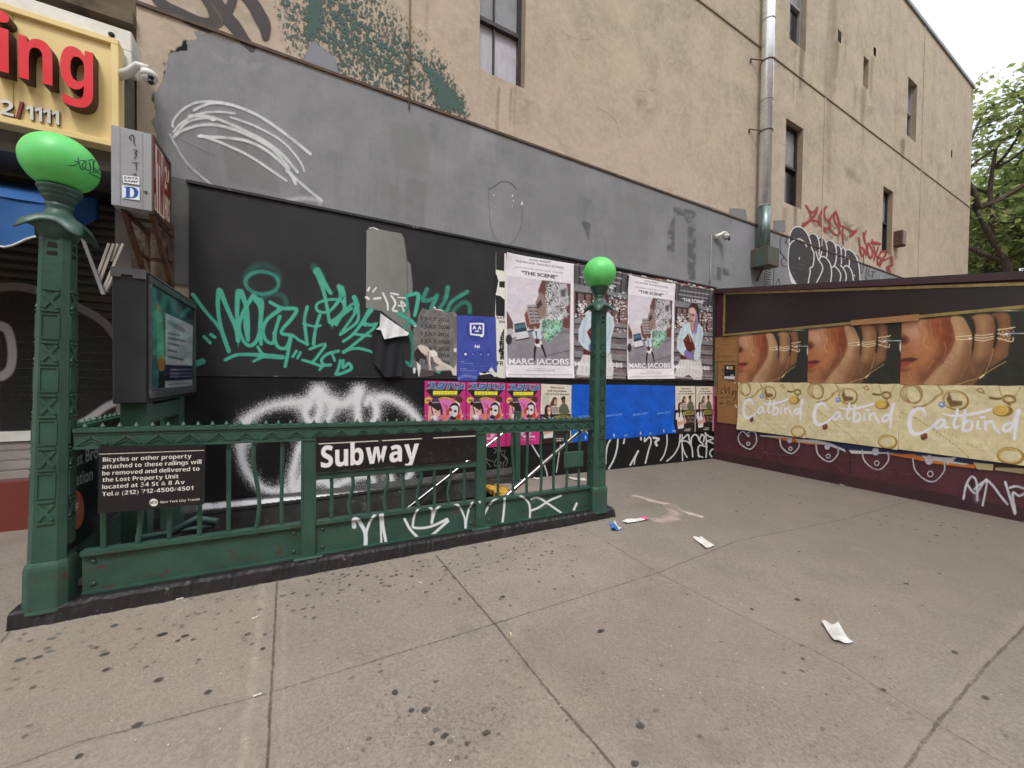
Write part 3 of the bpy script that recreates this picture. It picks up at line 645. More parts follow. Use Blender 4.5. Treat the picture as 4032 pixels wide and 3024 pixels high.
# handrails
def hrail(y, pts, label):
    t = thing('handrail', label, 'handrail', tuple(pts[0])); b = MB(); b.tube(pts, .021, 12); b.build('rail_tube', STEEL, t)
    b = MB()
    for p in (pts[1], pts[-2]): b.tube([p, (p[0], y+(.1 if y > 4 else -.1), p[2]-.06)], .011, 8)
    b.build('rail_bracket', STEEL, t)
def on(pl, x, y): return tuple(float(v) for v in onp(pl, x, y))
A = ('Y', 3.52); p0, p1 = on(A, 2270, 1710), on(A, 2020, 1930)
e = [p1[i]+(p1[i]-p0[i])*1.2 for i in range(3)]
hrail(3.52, [on(A, 2330, 1690), on(A, 2300, 1692), p0, p1, tuple(e)], 'nearer stainless steel handrail bending level beside the right lamp')
A = ('Y', 4.84); p0, p1 = on(A, 2001, 1690), on(A, 1612, 1996); q = tuple(p0[i]-(p1[i]-p0[i])*.16 for i in range(3)); e = tuple(p1[i]+(p1[i]-p0[i])*.5 for i in range(3))
hrail(4.84, [q, p0, p1, e], 'farther stainless steel handrail sloping down along the black boards')
# ================================================================ SIGNS ON THE RAILING (lettering is cut vinyl, part of each sign)
PRN = vcol('printed_sign', .35, .5, .03)
def plate(name, label, cat, cv, pl, q, thick, edge, nu=160, nv=80, keepback=True, parent=None, wr=0., mat=None, seed=0, face='face', group=None):
    """flat printed thing: quad q (photo px TL,TR,BR,BL) lying on plane pl; cv is the artwork"""
    c = np.array([onp(pl, *p) for p in q]); ax = 'XY'.index(pl[0])
    u = np.linspace(0, 1, nu)[None, :, None]; v = np.linspace(0, 1, nv)[:, None, None]
    P = (c[0]*(1-u)+c[1]*u)*(1-v)+(c[3]*(1-u)+c[2]*u)*v
    px, py = proj(P); C = cv.sample(px, py)
    t = thing(name, label, cat, tuple(c.mean(0)), group)
    b = MB(); i = ax; f = [tuple(x) for x in c]; k = [tuple(x[j]+(thick if j == i else 0) for j in range(3)) for x in c]
    b.add(f+k, [(0, 1, 2, 3), (7, 6, 5, 4), (0, 4, 5, 1), (1, 5, 6, 2), (2, 6, 7, 3), (3, 7, 4, 0)]); b.build('panel', edge, t)
    P = P.copy(); P[..., i] -= .0015*(1 if pl[1] > 0 else -1)
    grid_mesh(face, P, C, mat or PRN, t)
    return t
def CUT(f, o=(0, 0)): return lambda pts: [(o[0]+p[0]*f, o[1]+p[1]*f) for p in pts]
BLK = M('sign_black', (24, 23, 24), (19, 18, 19), 5, .35, .05)
YS = ('Y', YR-.05)
# Subway
cv = CV(1240, 1680, 1890, 1880, 1.2, (26, 22, 24))
z = CUT(.5606, (1200, 1500))
for a, b_ in ((100, 820), (905, 1198)): cv.line(z([(a, 442-(a-100)*.0515), (b_, 442-(b_-100)*.0515)]), 2.0, (226, 220, 206), sm=0)
cv.text(BB('Subway'), z([(113, 607)])[0], z([(803, 553)])[0], 84, (240, 234, 236), .014, upv=(.0, -1))
cv.ell(*z([(530, 428)])[0], 9, 9, (46, 42, 42))
cv.speck(z([(820, 500), (1190, 440), (1190, 545), (820, 575)]), 60, (2, 9), [(44, 40, 42), (52, 50, 52), (32, 28, 30)], 3, .5)
plate('subway_sign', 'black sign panel reading Subway in white under a thin white line', 'sign', cv, YS, z([(78, 399), (1202, 348), (1202, 553), (78, 646)]), .02, BLK, 420, 120)
# lost property notice
cv = CV(370, 1740, 820, 2040, .9, (30, 27, 29)); z = CUT(.5606, (0, 1550))
cv.line(z([(700, 425), (1432, 398)]), 1.3, (232, 228, 206), sm=0)
for s_, x0, y0, x1, y1, h_ in (('Bicycles or other property', 722, 478, 1345, 452, 36), ('attached to these railings will', 720, 527, 1415, 492, 36), ('be removed and delivered to', 718, 574, 1402, 540, 36),
        ('the Lost Property Unit', 720, 620, 1255, 594, 36), ('located at 34 St & 8 Av', 718, 670, 1298, 634, 36), ('Tel.# (212) 712-4500/4501', 718, 720, 1358, 676, 36), ('New York City Transit', 1126, 770, 1404, 748, 20)):
    cv.text(BB(s_), z([(x0, y0)])[0], z([(x1, y1)])[0], h_*.5606*.8, (240, 238, 226), -.004, upv=(.02, -1))
cv.ell(*z([(1080, 764)])[0], 17, 15, (236, 234, 226)); cv.text(BB('MTA'), z([(1056, 778)])[0], z([(1104, 772)])[0], 12, (30, 27, 29), 0)
cv.line(z([(1020, 440), (1010, 640), (1000, 720)]), 1.5, (40, 36, 38), al=.7)
notice = plate('notice_sign', 'black notice about bicycles attached to railings, beside the nearer lamp', 'sign', cv, ('Y', YR-.075), z([(698, 368), (1440, 362), (1430, 778), (686, 842)]), .012, BLK, 420, 240)
# station name on the end railing
cv = CV(255, 1680, 490, 2190, 1.2, (18, 18, 22)); z = CUT(.5606, (0, 1550))
sk = (.0, -1)
cv.text('st Broa', z([(536, 506)])[0], z([(716, 436)])[0], 50, (132, 132, 134), .02, upv=sk); cv.text('ation', z([(530, 648)])[0], z([(650, 604)])[0], 52, (140, 140, 140), .02, upv=sk)
cv.ell(*z([(530, 815)])[0], 33, 77, (160, 92, 66)); cv.text(BB('F'), z([(527, 830)])[0], z([(550, 825)])[0], 34, (200, 190, 180), .03)
plate('station_sign', 'black station name sign with an orange disc, half hidden behind the nearer lamp', 'sign', cv, ('X', XE+.05), [(262, 1775), (480, 1692), (480, 2010), (262, 2178)], -.015, BLK, 150, 250)
# stairwell corner clutter seen under the notice
b = MB(); b.tube([(-1.05, 3.62, .33), (-.6, 3.62, .34)], .018, 10); b.tube([(-.85, 3.6, .34), (-.72, 3.66, .40), (-.58, 3.6, .37)], .026, 10); tag(b.build('grab_bar', M('teal_grey_tube', (90, 120, 116), (70, 96, 92), 6, .4, .1)), 'short grey green tube behind the bars under the notice', 'bar')
# ================================================================ SHOP AT THE LEFT
YSH = 5.25
shop = thing('shop', 'shop with dark rolling shutter, red base and weathered fascia at the left', 'shop', (-2.5, 5.2, 0))
DIRTY = M('weathered_fascia', (112, 98, 78), (84, 72, 58), 3, .9, .4, dirt=(60, 52, 44), dlo=.55, dhi=.7, dscale=3)
b = MB(); b.box(-9, BX0-.004, 5.1, 5.9, 4.42, 14.4); b.box(-9, BX0-.004, 5.02, 5.1, 4.86, 4.98); b.build('upper_wall', DIRTY, shop)
b = MB(); b.box(-9, -1.475, 4.73, 5.6, 3.3, 4.419); b.build('fascia', M('grey_soffit', (112, 104, 94), (92, 86, 78), 4, .8, .2), shop)
b = MB(); b.box(-9, -1.50, 5.3, 5.6, 2.9, 3.3); b.build('shutter_housing', DARK, shop)
SHUT = M('brown_shutter', (60, 53, 46), (46, 41, 37), 2.5, .6, .15, dirt=(32, 29, 28), dlo=.5, dhi=.7, dscale=3)
b = MB(); z = .96
while z < 3.1:
    b.prism([(YSH, z), (YSH-.016, z+.012), (YSH-.022, z+.04), (YSH-.016, z+.068), (YSH, z+.08), (YSH+.02, z+.08), (YSH+.02, z)], 0, -6, -1.62); z += .082
b.build('rolling_shutter', SHUT, shop)
b = MB(); b.box(-6, -1.62, YSH-.05, YSH+.02, .865, .955); b.build('bottom_bar', WHITE, shop)
b = MB()
for zz in (.78, .69, .6, .51): b.prism([(YSH, zz), (YSH-.03, zz+.01), (YSH-.03, zz+.075), (YSH, zz+.085)], 0, -6, -1.62)
b.build('grey_slats', M('pale_slat', (158, 150, 144), (138, 132, 126), 4, .6, .1, dirt=(150, 84, 84), dlo=.64, dhi=.74, dscale=3), shop)
b = MB(); b.box(-9, -1.45, 5.15, 5.4, -.1, .5); b.build('red_base', M('red_base_paint', (120, 52, 42), (104, 44, 36), 2, .7, .15), shop)
b = MB(); b.box(-1.62, -1.50, 5.1, 5.4, .5, 3.3); b.build('jamb', M('grey_jamb', (122, 114, 108), (104, 98, 92), 4, .7, .2), shop)
b = MB(); b.box(-1.5, -1.2, 5.085, 5.1, .2, 3.3); b.build('peeling_strip', M('peeled_strip', (156, 138, 120), (110, 92, 80), 3, .9, .4, dirt=(84, 66, 58), dlo=.5, dhi=.62, dscale=4), shop)
b = MB(); b.box(-1.22, hx0-.002, 5.07, 5.1, 2.42, 3.5); b.build('grey_strip', M('grey_board', (104, 104, 103), (92, 92, 92), 2, .7, .2), shop)
# shutter graffiti (white rings)
cv = CV(0, 1020, 640, 1700, 4)
WG = (116, 110, 110); cv.poly([(-60, 1150), (60, 1140), (160, 1160), (300, 1215), (420, 1290), (500, 1430), (520, 1580), (470, 1620), (300, 1700), (-60, 1700)], (38, 33, 33), 8, .85)
cv.line([(-60, 1140), (60, 1128), (160, 1148), (300, 1205), (420, 1280), (500, 1420), (520, 1560)], 16, WG, 8)
cv.line([(-10, 1280), (30, 1300), (48, 1380), (40, 1450), (10, 1480), (-10, 1480)], 18, (170, 168, 168), 8)
cv.line([(250, 1685), (330, 1660), (420, 1600), (470, 1580)], 14, (180, 178, 180), 8); cv.line([(300, 1700), (440, 1640)], 8, (190, 188, 190), 8)
paint('shutter_graffiti', cv, ('Y', YSH-.026), spray('spray_fine', .25, 90), shop)
# sign box with raised letters
sg = thing('shop_sign', 'yellow shop sign box with raised red letters and white phone digits', 'sign', (-1.8, 4.7, 3.9))
YF = 4.62
CREAM = M('cream_sign', (238, 212, 146), (230, 204, 138), 2, .45, .04, dirt=(196, 168, 112), dlo=.62, dhi=.85, dscale=2)
sx = float(onp(('Y', YF), 470, 380)[0]); z1, z0 = 4.395, 3.47
b = MB(); b.box(-6, sx, YF, 4.725, z0, z1); b.build('sign_box', CREAM, sg)
b = MB(); t = .045
b.box(-6, sx+.004, YF-.03, YF-.001, z1-t, z1+.004); b.box(-6, sx+.004, YF-.03, YF-.001, z0-.004, z0+t); b.box(sx-t, sx+.004, YF-.03, YF-.001, z0+t, z1-t); b.build('sign_frame', CREAM, sg, .004)
b = MB(); b.box(-2.055, -2.05, YF-.003, YF-.0005, z0+t, z1-t); b.build('sheet_joint', M('joint_tan', (190, 160, 104), None, 5), sg)
REDL = M('red_letter_face', (232, 40, 52), (222, 34, 46), 3, .35, .03); BROWNR = M('brown_letter_return', (84, 52, 44), (66, 42, 38), 6, .6, .1)
def solid_text(txt, x0, x1, zb, caph, y0, y1, mats, name, parent, bold=.03, slant=0.):
    v, tr = text_tris(txt, bold); s = caph/cap_h(bold, txt); mn, mxx = v[:, 0].min(), v[:, 0].max(); sxx = (x1-x0)/(mxx-mn)
    pts = [(x0+(p[0]-mn)*sxx+slant*p[1]*s, zb+p[1]*s) for p in v]; b = MB(); n = len(pts); b.m = 0
    b.add([(p[0], y0, p[1]) for p in pts], [tuple(q) for q in tr])
    ed = {}
    for q in tr:
        for i in range(3): e = (q[i], q[(i+1) % 3]); k = (min(e), max(e)); ed[k] = None if k in ed else e
    b.m = 1
    for e in ed.values():
        if e: (ax, az), (bx, bz) = pts[e[0]], pts[e[1]]; b.add([(ax, y0, az), (bx, y0, bz), (bx, y1, bz), (ax, y1, az)], [(0, 1, 2, 3)])
    return b.build(name, mats, parent)
w4 = lambda px, py: onp(('Y', YF-.1), px, py)
def letter(txt, x0, x1, top, bot):
    """glyph fitted between two photo columns; top / bot are photo points on its upper and lower edge"""
    g = BB(txt); v, tr = text_tris(g, .0); yl, yh = v[:, 1].min(), v[:, 1].max(); zt, zb = float(w4(*top)[2]), float(w4(*bot)[2]); xa, xb = float(w4(*x0)[0]), float(w4(*x1)[0])
    k = (zt-zb)/(yh-yl); return solid_text(g, xa, xb, zb-yl*k, cap_h(.0, g)*k, YF-.1, YF-.002, [REDL, BROWNR], 'letter', sg, .0)
letter('i', (-40, 200), (37, 200), (0, 40), (34, 288)); letter('n', (72, 230), (206, 230), (72, 130), (72, 303)); letter('g', (237, 270), (366, 270), (290, 183), (312, 424))
for tx, x0_, x1_ in (('2', 0, 54), ('1', 100, 131), ('1', 136, 166), ('1', 168, 199), ('1', 202, 233)):
    yy = 447+x0_*.19; solid_text(BB(tx), float(onp(('Y', YF-.02), x0_, yy)[0]), float(onp(('Y', YF-.02), x1_, yy)[0]), float(onp(('Y', YF-.02), x0_, yy)[2]), .115, YF-.02, YF-.002, [WHITE, M('purple_return', (110, 92, 120), None, 4)], 'digit', sg, .0)
solid_text('/', float(onp(('Y', YF-.02), 62, 458)[0]), float(onp(('Y', YF-.02), 92, 458)[0]), float(onp(('Y', YF-.02), 62, 458)[2]), .125, YF-.02, YF-.002, [M('dark_red_digit', (132, 52, 48), None, 4), BROWNR], 'slash', sg, .05)
# white gutter beam over the sign
b = MB(); b.box(-6, float(onp(('Y', 4.74), 518, 200)[0]), 4.74, 4.99, 4.42, 4.60); bx_ = float(onp(('Y', 4.74), 518, 200)[0]); b.box(bx_-.07, bx_, 4.74, 4.9, 4.26, 4.42)
beam = thing('gutter_beam', 'white painted metal beam running above the yellow sign', 'beam', (-3, 4.8, 4.5)); b.build('beam_body', WHITE, beam, .006)
b = MB(); b.lathe([(.022, 0), (.022, .004)], (0, 0, 0), 12); b.v = [(bx_-.13+v[0], 4.738-v[2], 4.515+v[1]) for v in b.v]; b.build('hole', DARK, beam)
# camera on the sign
c = onp(('Y', 4.55), 585, 325); dome_camera((float(c[0])-.19, 4.63, float(c[2])+.09), 'white bracket camera sticking out beside the yellow sign', .72, .2)
# blue awning
AW = M('blue_canvas', (34, 88, 146), (26, 74, 130), 3, .8, .15, 90)
aw = thing('awning', 'blue canvas awning valance with white scalloped hem, behind the nearer lamp', 'awning', (-2.5, 4.4, 2.8))
xe = float(onp(('Y', 4.4), 200, 810)[0]); b = MB(); n = 60; vs = []; fs = []
for i in range(n+1):
    x = -4.2+(xe+4.2)*i/n; d = .055*math.sin((x-xe)/.42*2*math.pi+2.2)
    vs += [(x, 4.4+.015*math.sin(x*9), 2.825), (x, 4.395+.02*math.sin(x*11), 2.50+d)]
    if i: fs.append((2*i-2, 2*i-1, 2*i+1, 2*i))
b.add(vs, fs, True); b.add([(-4.2, 4.4, 2.825), (xe, 4.4, 2.825), (xe, 5.2, 3.2), (-4.2, 5.2, 3.2)], [(0, 1, 2, 3)]); b.add([(xe, 4.4, 2.825), (xe, 5.2, 3.2), (xe, 5.2, 3.0), (xe, 4.4, 2.52)], [(0, 1, 2, 3)]); b.build('canvas', AW, aw)
b = MB(); b.tube([(v[0], v[1]-.002, v[2]) for v in vs[1::2]], .008, 6); b.build('hem', WHITE, aw)
# ATM box sign on brackets
AX0, AX1, AY0, AY1, AZ0, AZ1 = -1.40, -1.15, 4.34, 4.83, 2.885, 3.535
atm = thing('box_sign', 'grey projecting box sign with red ATM 24 HRS face and stickers on its end', 'sign', (-1.28, 4.6, 3.2))
b = MB(); b.box(AX0, AX1, AY0, AY1, AZ0, AZ1); b.box(AX0+.05, AX0+.055, AY0-.004, AY0, AZ0+.01, AZ1-.01); b.box(AX1-.06, AX1-.055, AY0-.004, AY0, AZ0+.01, AZ1-.01); b.build('case', M('alu_case', (160, 160, 163), (148, 148, 151), 3, .45, .1, dirt=(118, 116, 114), dlo=.64, dhi=.8), atm, .004)
b = MB(); b.box(AX1, AX1+.012, AY0, AY1, AZ0, AZ0+.03); b.box(AX1, AX1+.012, AY0, AY1, AZ1-.03, AZ1); b.box(AX1, AX1+.012, AY0, AY0+.025, AZ0+.03, AZ1-.03); b.box(AX1, AX1+.012, AY1-.025, AY1, AZ0+.03, AZ1-.03); b.build('face_frame', M('brown_frame', (96, 66, 62), (80, 54, 50), 6, .5, .1), atm)
# face: canvas in metres (u along +Y from the front edge, v down)
def wall_canvas(cv, origin, du, dv, name, mat, parent, keep=None):
    P = np.array(origin)+cv.X[..., None]*np.array(du)+cv.Y[..., None]*np.array(dv)
    return grid_mesh(name, P, np.concatenate([cv.c, cv.a[..., None]*255], 2), mat, parent, keep)
LIT = vcol('lit_sign_face', .4, .4, .02); _b = LIT.node_tree.nodes['Principled BSDF']; LIT.node_tree.links.new(LIT.node_tree.nodes['Color Attribute'].outputs['Color'], _b.inputs['Emission Color']); _b.inputs['Emission Strength'].default_value = .25
cv = CV(0, 0, 49, 65, .25, (132, 38, 42)); cv.poly([(0, 0), (31, 0), (31, 65), (0, 65)], (244, 226, 204))
cv.text(BB('ATM'), (1.5, 57), (30, 57), 52, (146, 30, 36), .03); cv.text(BB('24'), (33, 30), (46, 30), 20, (240, 224, 206), .03); cv.text(BB('HRS'), (32.5, 58), (47, 58), 21, (240, 224, 206), .03)
wall_canvas(cv, (AX1+.004, AY0, AZ1), (0, .01, 0), (0, 0, -.01), 'face', PRN, atm)
cv = CV(440, 460, 610, 830, .8); INK = (52, 52, 60); z = CUT(.4521)
cv.line(z([(1145, 1215), (1125, 1195), (1150, 1175), (1165, 1190), (1165, 1230), (1175, 1260)]), 1.4, INK); cv.line(z([(1165, 1305), (1195, 1310), (1175, 1335), (1190, 1345), (1170, 1378)]), 1.4, INK)
cv.line(z([(1155, 1415), (1205, 1418)]), 1.3, INK, sm=0); cv.line(z([(1185, 1418), (1188, 1480)]), 1.3, INK, sm=0); cv.line(z([(1155, 1520), (1185, 1515), (1180, 1535)]), 1.3, INK)
cv.line([(505, 745), (572, 757)], 1.2, INK, al=0)
cv.poly(z([(1068, 1525), (1212, 1540), (1215, 1610), (1075, 1590)]), (238, 236, 236)); cv.text('INSTA', z([(1080, 1556)])[0], z([(1205, 1566)])[0], 9, (60, 60, 66), .03); cv.text('RAMP', z([(1085, 1582)])[0], z([(1205, 1594)])[0], 8, (60, 60, 66), .03)
z = CUT(.2893, (0, 700)); cv.poly(z([(1660, 98), (1898, 135), (1902, 308), (1664, 275)]), (232, 236, 242)); cv.text(SB('D'), z([(1690, 270)])[0], z([(1884, 282)])[0], 44, (44, 86, 160), .02)
cv.line(z([(1960, 190), (2000, 190), (1985, 215)]), 2, INK)
paint('stickers', cv, ('Y', AY0-.006), vcol('sticker', .5), atm, .5)
b = MB()
for xx in (-1.35, -1.17):


    b.bar((xx, 4.42, AZ0), (xx, 4.98, 2.36), .035); b.bar((xx, 4.98, AZ0+.1), (xx, 4.98, 2.36), .03); b.bar((xx, 4.42, AZ0-.01), (xx, 5.0, AZ0-.01), .03); b.bar((xx, 4.70, 2.62), (xx, 4.98, 2.62), .025)
b.bar((-1.35, 4.98, 2.62), (-1.17, 4.98, 2.62), .03); b.bar((-1.35, 4.98, 2.38), (-1.17, 4.98, 2.38), .03); b.bar((-1.36, 4.6, AZ0-.01), (-1.16, 4.6, AZ0-.01), .03); b.build('bracket', RUST, atm)
# leaning rack of pale bars, and the folded awning arm
b = MB(); Yk = 4.72
for a_, c_ in (((430, 958), (384, 1085)), ((448, 960), (392, 1112)), ((466, 960), (440, 1030)), ((486, 960), (402, 1155)), ((452, 1075), (416, 1150))): b.bar(on(('Y', Yk), *a_), on(('Y', Yk+.03), *c_), .018)
b.bar(on(('Y', Yk), 384, 1085), on(('Y', Yk), 408, 1156), .016); tag(b.build('metal_rack', M('pale_bar', (196, 190, 180), (170, 164, 156), 5, .5, .1)), 'small rack of pale metal bars hanging behind the dark screen cabinet', 'rack')
b = MB(); b.bar(on(('Y', 4.7), 313, 905), on(('Y', 4.68), 408, 1160), .022); b.build('awning_arm', GREYM, aw)
# ================================================================ SCREEN CABINET OVER THE END RAILING
KX0, KX1, KY0, KY1, KZ0, KZ1 = -1.175, -1.0, 3.645, 4.98, 1.285, 2.225
kio = thing('advert_cabinet', 'dark grey advert screen cabinet standing on green posts behind the nearer lamp', 'advert screen', (-1.08, 4.3, 1.0))
b = MB(); b.box(KX0, KX1, KY0, KY1, KZ0, KZ1); b.build('case', CHAR, kio, .006)
b = MB(); b.box(KX0-.004, KX1+.004, KY0-.012, KY1, KZ1+.001, KZ1+.012); zc = KZ1-.055
b.prism([(KX0-.004, KZ1), (KX0-.004, zc), (KX0+.05, zc), (KX0+.05, zc+.02), (KX0+.11, zc+.02), (KX0+.11, zc), (KX1+.004, zc), (KX1+.004, KZ1)], 1, KY0-.012, KY0-.001); b.build('cap', M('cap_grey', (112, 112, 112), (98, 98, 98), 4, .5, .1), kio)
b = MB()
for q in ((KY0+.03, KY1-.01, KZ1-.07, KZ1-.02), (KY0+.03, KY1-.01, KZ0+.03, KZ0+.1), (KY0+.03, KY0+.06, KZ0+.1, KZ1-.07), (KY1-.05, KY1-.01, KZ0+.1, KZ1-.07)): b.box(KX1, KX1+.022, *q)
b.build('bezel', M('bezel_grey', (84, 88, 88), (64, 70, 70), 6, .35, .1, dirt=(120, 126, 124), dlo=.6, dhi=.7, dscale=10), kio, .004)
cv = CV(560, 1090, 780, 1610, 1.2, (40, 70, 68)); z = CUT(.1808, (400, 1000)); y_ = CUT(.3617, (400, 1300))
cv.poly([(575, 1090), (650, 1140), (650, 1560), (575, 1580)], (56, 112, 106), 30); cv.poly([(655, 1130), (770, 1210), (770, 1300), (655, 1250)], (34, 48, 56), 6)
cv.poly([(655, 1160), (700, 1180), (735, 1250), (690, 1240)], (110, 140, 144), 14, .6); cv.poly([(720, 1250), (760, 1260), (745, 1300), (700, 1280)], (90, 120, 124), 12, .6)
cv.ell(628, 1170, 10, 26, (40, 50, 58), 8, ang=-.2); cv.ell(624, 1215, 8, 22, (150, 116, 92), 6, ang=-.2); cv.poly([(612, 1220), (640, 1240), (650, 1420), (620, 1430)], (96, 170, 132), 10)
cv.ell(636, 1434, 12, 34, (186, 124, 44), 5); cv.poly([(625, 1460), (648, 1460), (648, 1560), (625, 1560)], (30, 40, 42), 8)
cv.poly([(651, 1232), (760, 1282), (758, 1440), (651, 1436)], (178, 182, 186), 3); cv.poly([(651, 1437), (758, 1442), (757, 1496), (651, 1500)], (36, 38, 66), 3); cv.poly([(651, 1500), (757, 1494), (757, 1528), (651, 1537)], (168, 168, 176), 3)
for yy, x1_ in ((1312, 705), (1330, 728), (1352, 702), (1378, 694), (1404, 720)): cv.line([(664, yy), (x1_, yy+(x1_-664)*.22)], 4.5, (92, 94, 98), 2.5, sm=0, al=.8)
cv.line([(668, 1270), (720, 1300)], 9, (120, 124, 130), 4, sm=0, al=.8)
for yy in (1455, 1470, 1482): cv.line([(672, yy), (700, yy+1)], 4, (150, 150, 170), 2, sm=0, al=.7); cv.line([(705, yy), (750, yy)], 3, (130, 130, 150), 2, sm=0, al=.7)
cv.line([(662, 1515), (745, 1508)], 2.5, (130, 130, 138), 2, sm=0)
n1 = vnoise(cv.h, cv.w, 26, 5, 3); cv.tone(.75+.5*n1)
pl = ('X', KX1+.006); yy = np.linspace(KY0+.05, KY1-.04, 130)[None, :]; zz = np.linspace(KZ1-.06, KZ0+.09, 130)[:, None]
P = np.stack([np.full((130, 130), KX1+.006), yy+0*zz, zz+0*yy], -1); px, py = proj(P); grid_mesh('screen', P, cv.sample(px, py), vcol('screen_print', .12, .5, .02), kio)
b = MB(); b.box(KX0+.02, KX1-.01, 3.70, 3.83, .06, KZ0-.001); b.box(KX0+.02, KX1-.01, 4.55, 4.68, .06, KZ0-.001); b.box(KX0+.03, KX1-.02, 3.83, 4.55, KZ0-.16, KZ0-.02); b.build('support_post', GREEN, kio, .004)
# ================================================================ MAROON KIOSK SHED
XS = 7.75; SY0, SY1 = -.8, 5.055
def rz(y): return 2.68+.144*y
shed = thing('maroon_shed', 'maroon wooden kiosk shed with sloping roof and long blank black sign board', 'shed', (XS, 2.5, G(XS)))
b = MB(); b.prism([(SY0, -.3), (SY1, -.3), (SY1, rz(SY1)), (SY0, rz(SY0))], 0, XS, XS+1.7); b.build('wall', MAROON, shed)
b = MB(); b.prism([(SY0-.1, rz(SY0-.1)-.06), (SY1, rz(SY1)-.05), (SY1, rz(SY1)+.03), (SY0-.1, rz(SY0-.1)+.03)], 0, XS-.07, XS+1.8); b.build('roof_fascia', M('maroon_fascia', (74, 40, 46), (62, 34, 40), 3, .5, .15), shed)
b = MB(); b.prism([(SY0-.1, rz(SY0-.1)+.031), (SY1, rz(SY1)+.031), (SY1, rz(SY1)+.05), (SY0-.1, rz(SY0-.1)+.05)], 0, XS-.05, XS+1.8); b.build('roof_felt', M('roof_felt', (72, 70, 70), (56, 54, 54), 5, .9, .4), shed)
def sz(y): return 2.556+.157*y
b = MB(); b.prism([(-.55, 2.47), (4.84, 2.47), (4.84, sz(4.84)-.02), (-.55, sz(-.55)-.02)], 0, XS-.028, XS-.001); b.build('sign_board', M('brown_black_board', (48, 36, 33), (38, 30, 28), .8, .3, .05, dirt=(60, 50, 48), dlo=.64, dhi=.85, dscale=1.5), shed)
b = MB(); t = .045
b.prism([(-.6, sz(-.6)-.02), (4.88, sz(4.88)-.02), (4.88, sz(4.88)+.02), (-.6, sz(-.6)+.02)], 0, XS-.045, XS-.001); b.prism([(-.6, 2.425), (4.88, 2.43), (4.88, 2.47), (-.6, 2.468)], 0, XS-.045, XS-.001); b.prism([(4.84, 2.47), (4.88, 2.47), (4.88, sz(4.88)-.02), (4.84, sz(4.84)-.02)], 0, XS-.045, XS-.029+.028); b.build('brass_trim', BRASS, shed)
b = MB(); P_ = [onp(('X', XS-.06), *p) for p in ((3351, 1262), (3617, 1237), (3617, 1263), (3351, 1282))]; b.prism([(float(p[1]), float(p[2])) for p in P_], 0, XS-.072, XS-.046); b.build('plank', PLANK, shed)
def px_panel(q, x0, x1): return [(float(p[1]), float(p[2])) for p in (onp(('X', x0), *p) for p in q)]
b = MB(); b.prism(px_panel([(2808, 1331), (2960, 1316), (2960, 1421), (2808, 1422)], XS-.02, 0), 0, XS-.022, XS-.001); b.build('plywood_patch', WOOD, shed)
b = MB(); b.prism(px_panel([(2826, 1420), (2960, 1422), (2960, 1678), (2824, 1662)], XS-.014, 0), 0, XS-.016, XS-.001); b.build('plywood_patch', WOOD, shed)
b = MB(); b.prism(px_panel([(2808, 1420), (2824, 1420), (2822, 1560), (2808, 1560)], XS-.01, 0), 0, XS-.02, XS-.001); b.build('corner_post', M('olive_post', (132, 120, 92), (116, 104, 80), 4, .8, .2), shed)
b = MB(); b.box(XS-.015, XS-.001, SY0, SY1-.002, -.3, -.02); b.build('skirting', M('maroon_skirt', (70, 40, 44), (58, 34, 38), 3, .6, .2), shed)
for y in (4.0, 2.72, 1.44, .16): b = MB(); b.box(XS-.004, XS-.001, y, y+.012, .0, .5); b.build('board_joint', M('joint_maroon', (62, 34, 38), None, 5), shed)
# ================================================================ BEHIND: PALE BUILDING AND TREES
far = thing('pale_building', 'low pale building far behind the trees at the right', 'building', (60, 14, 0))
b = MB(); b.box(52, 70, 2, 30, -3, 7.2); b.build('wall', M('pale_render', (198, 204, 204), (184, 190, 190), .6, .8, .1), far)
b = MB()
for y in range(3, 30, 3):
    for zz in (1.2, 4.4): b.box(51.93, 51.99, y, y+1.4, zz, zz+1.7)
b.build('window', GLASSM, far); b = MB(); b.box(51.7, 70.2, 1.8, 30.2, 7.2, 7.5); b.build('roof', GREYM, far)
def leafmat(name, c1, c2):
    s = NT(name); a = s.n('ShaderNodeVertexColor', layer_name='Col'); s.base(a.outputs['Color'])
    s.b.inputs['Roughness'].default_value = .55; s.b.inputs['Specular IOR Level'].default_value = .35
    tr = s.n('ShaderNodeBsdfTranslucent'); s.l(a.outputs['Color'], tr.inputs['Color']); mx_ = s.n('ShaderNodeMixShader'); mx_.inputs[0].default_value = .55
    s.l(s.b.outputs[0], mx_.inputs[1]); s.l(tr.outputs[0], mx_.inputs[2]); s.l(mx_.outputs[0], s.o.inputs[0]); return s.m
LEAF = leafmat('leaf_green', 0, 0); BARK = M('bark', (98, 86, 74), (70, 60, 52), 6, .9, .6, 20, sc=(2, 2, .5))
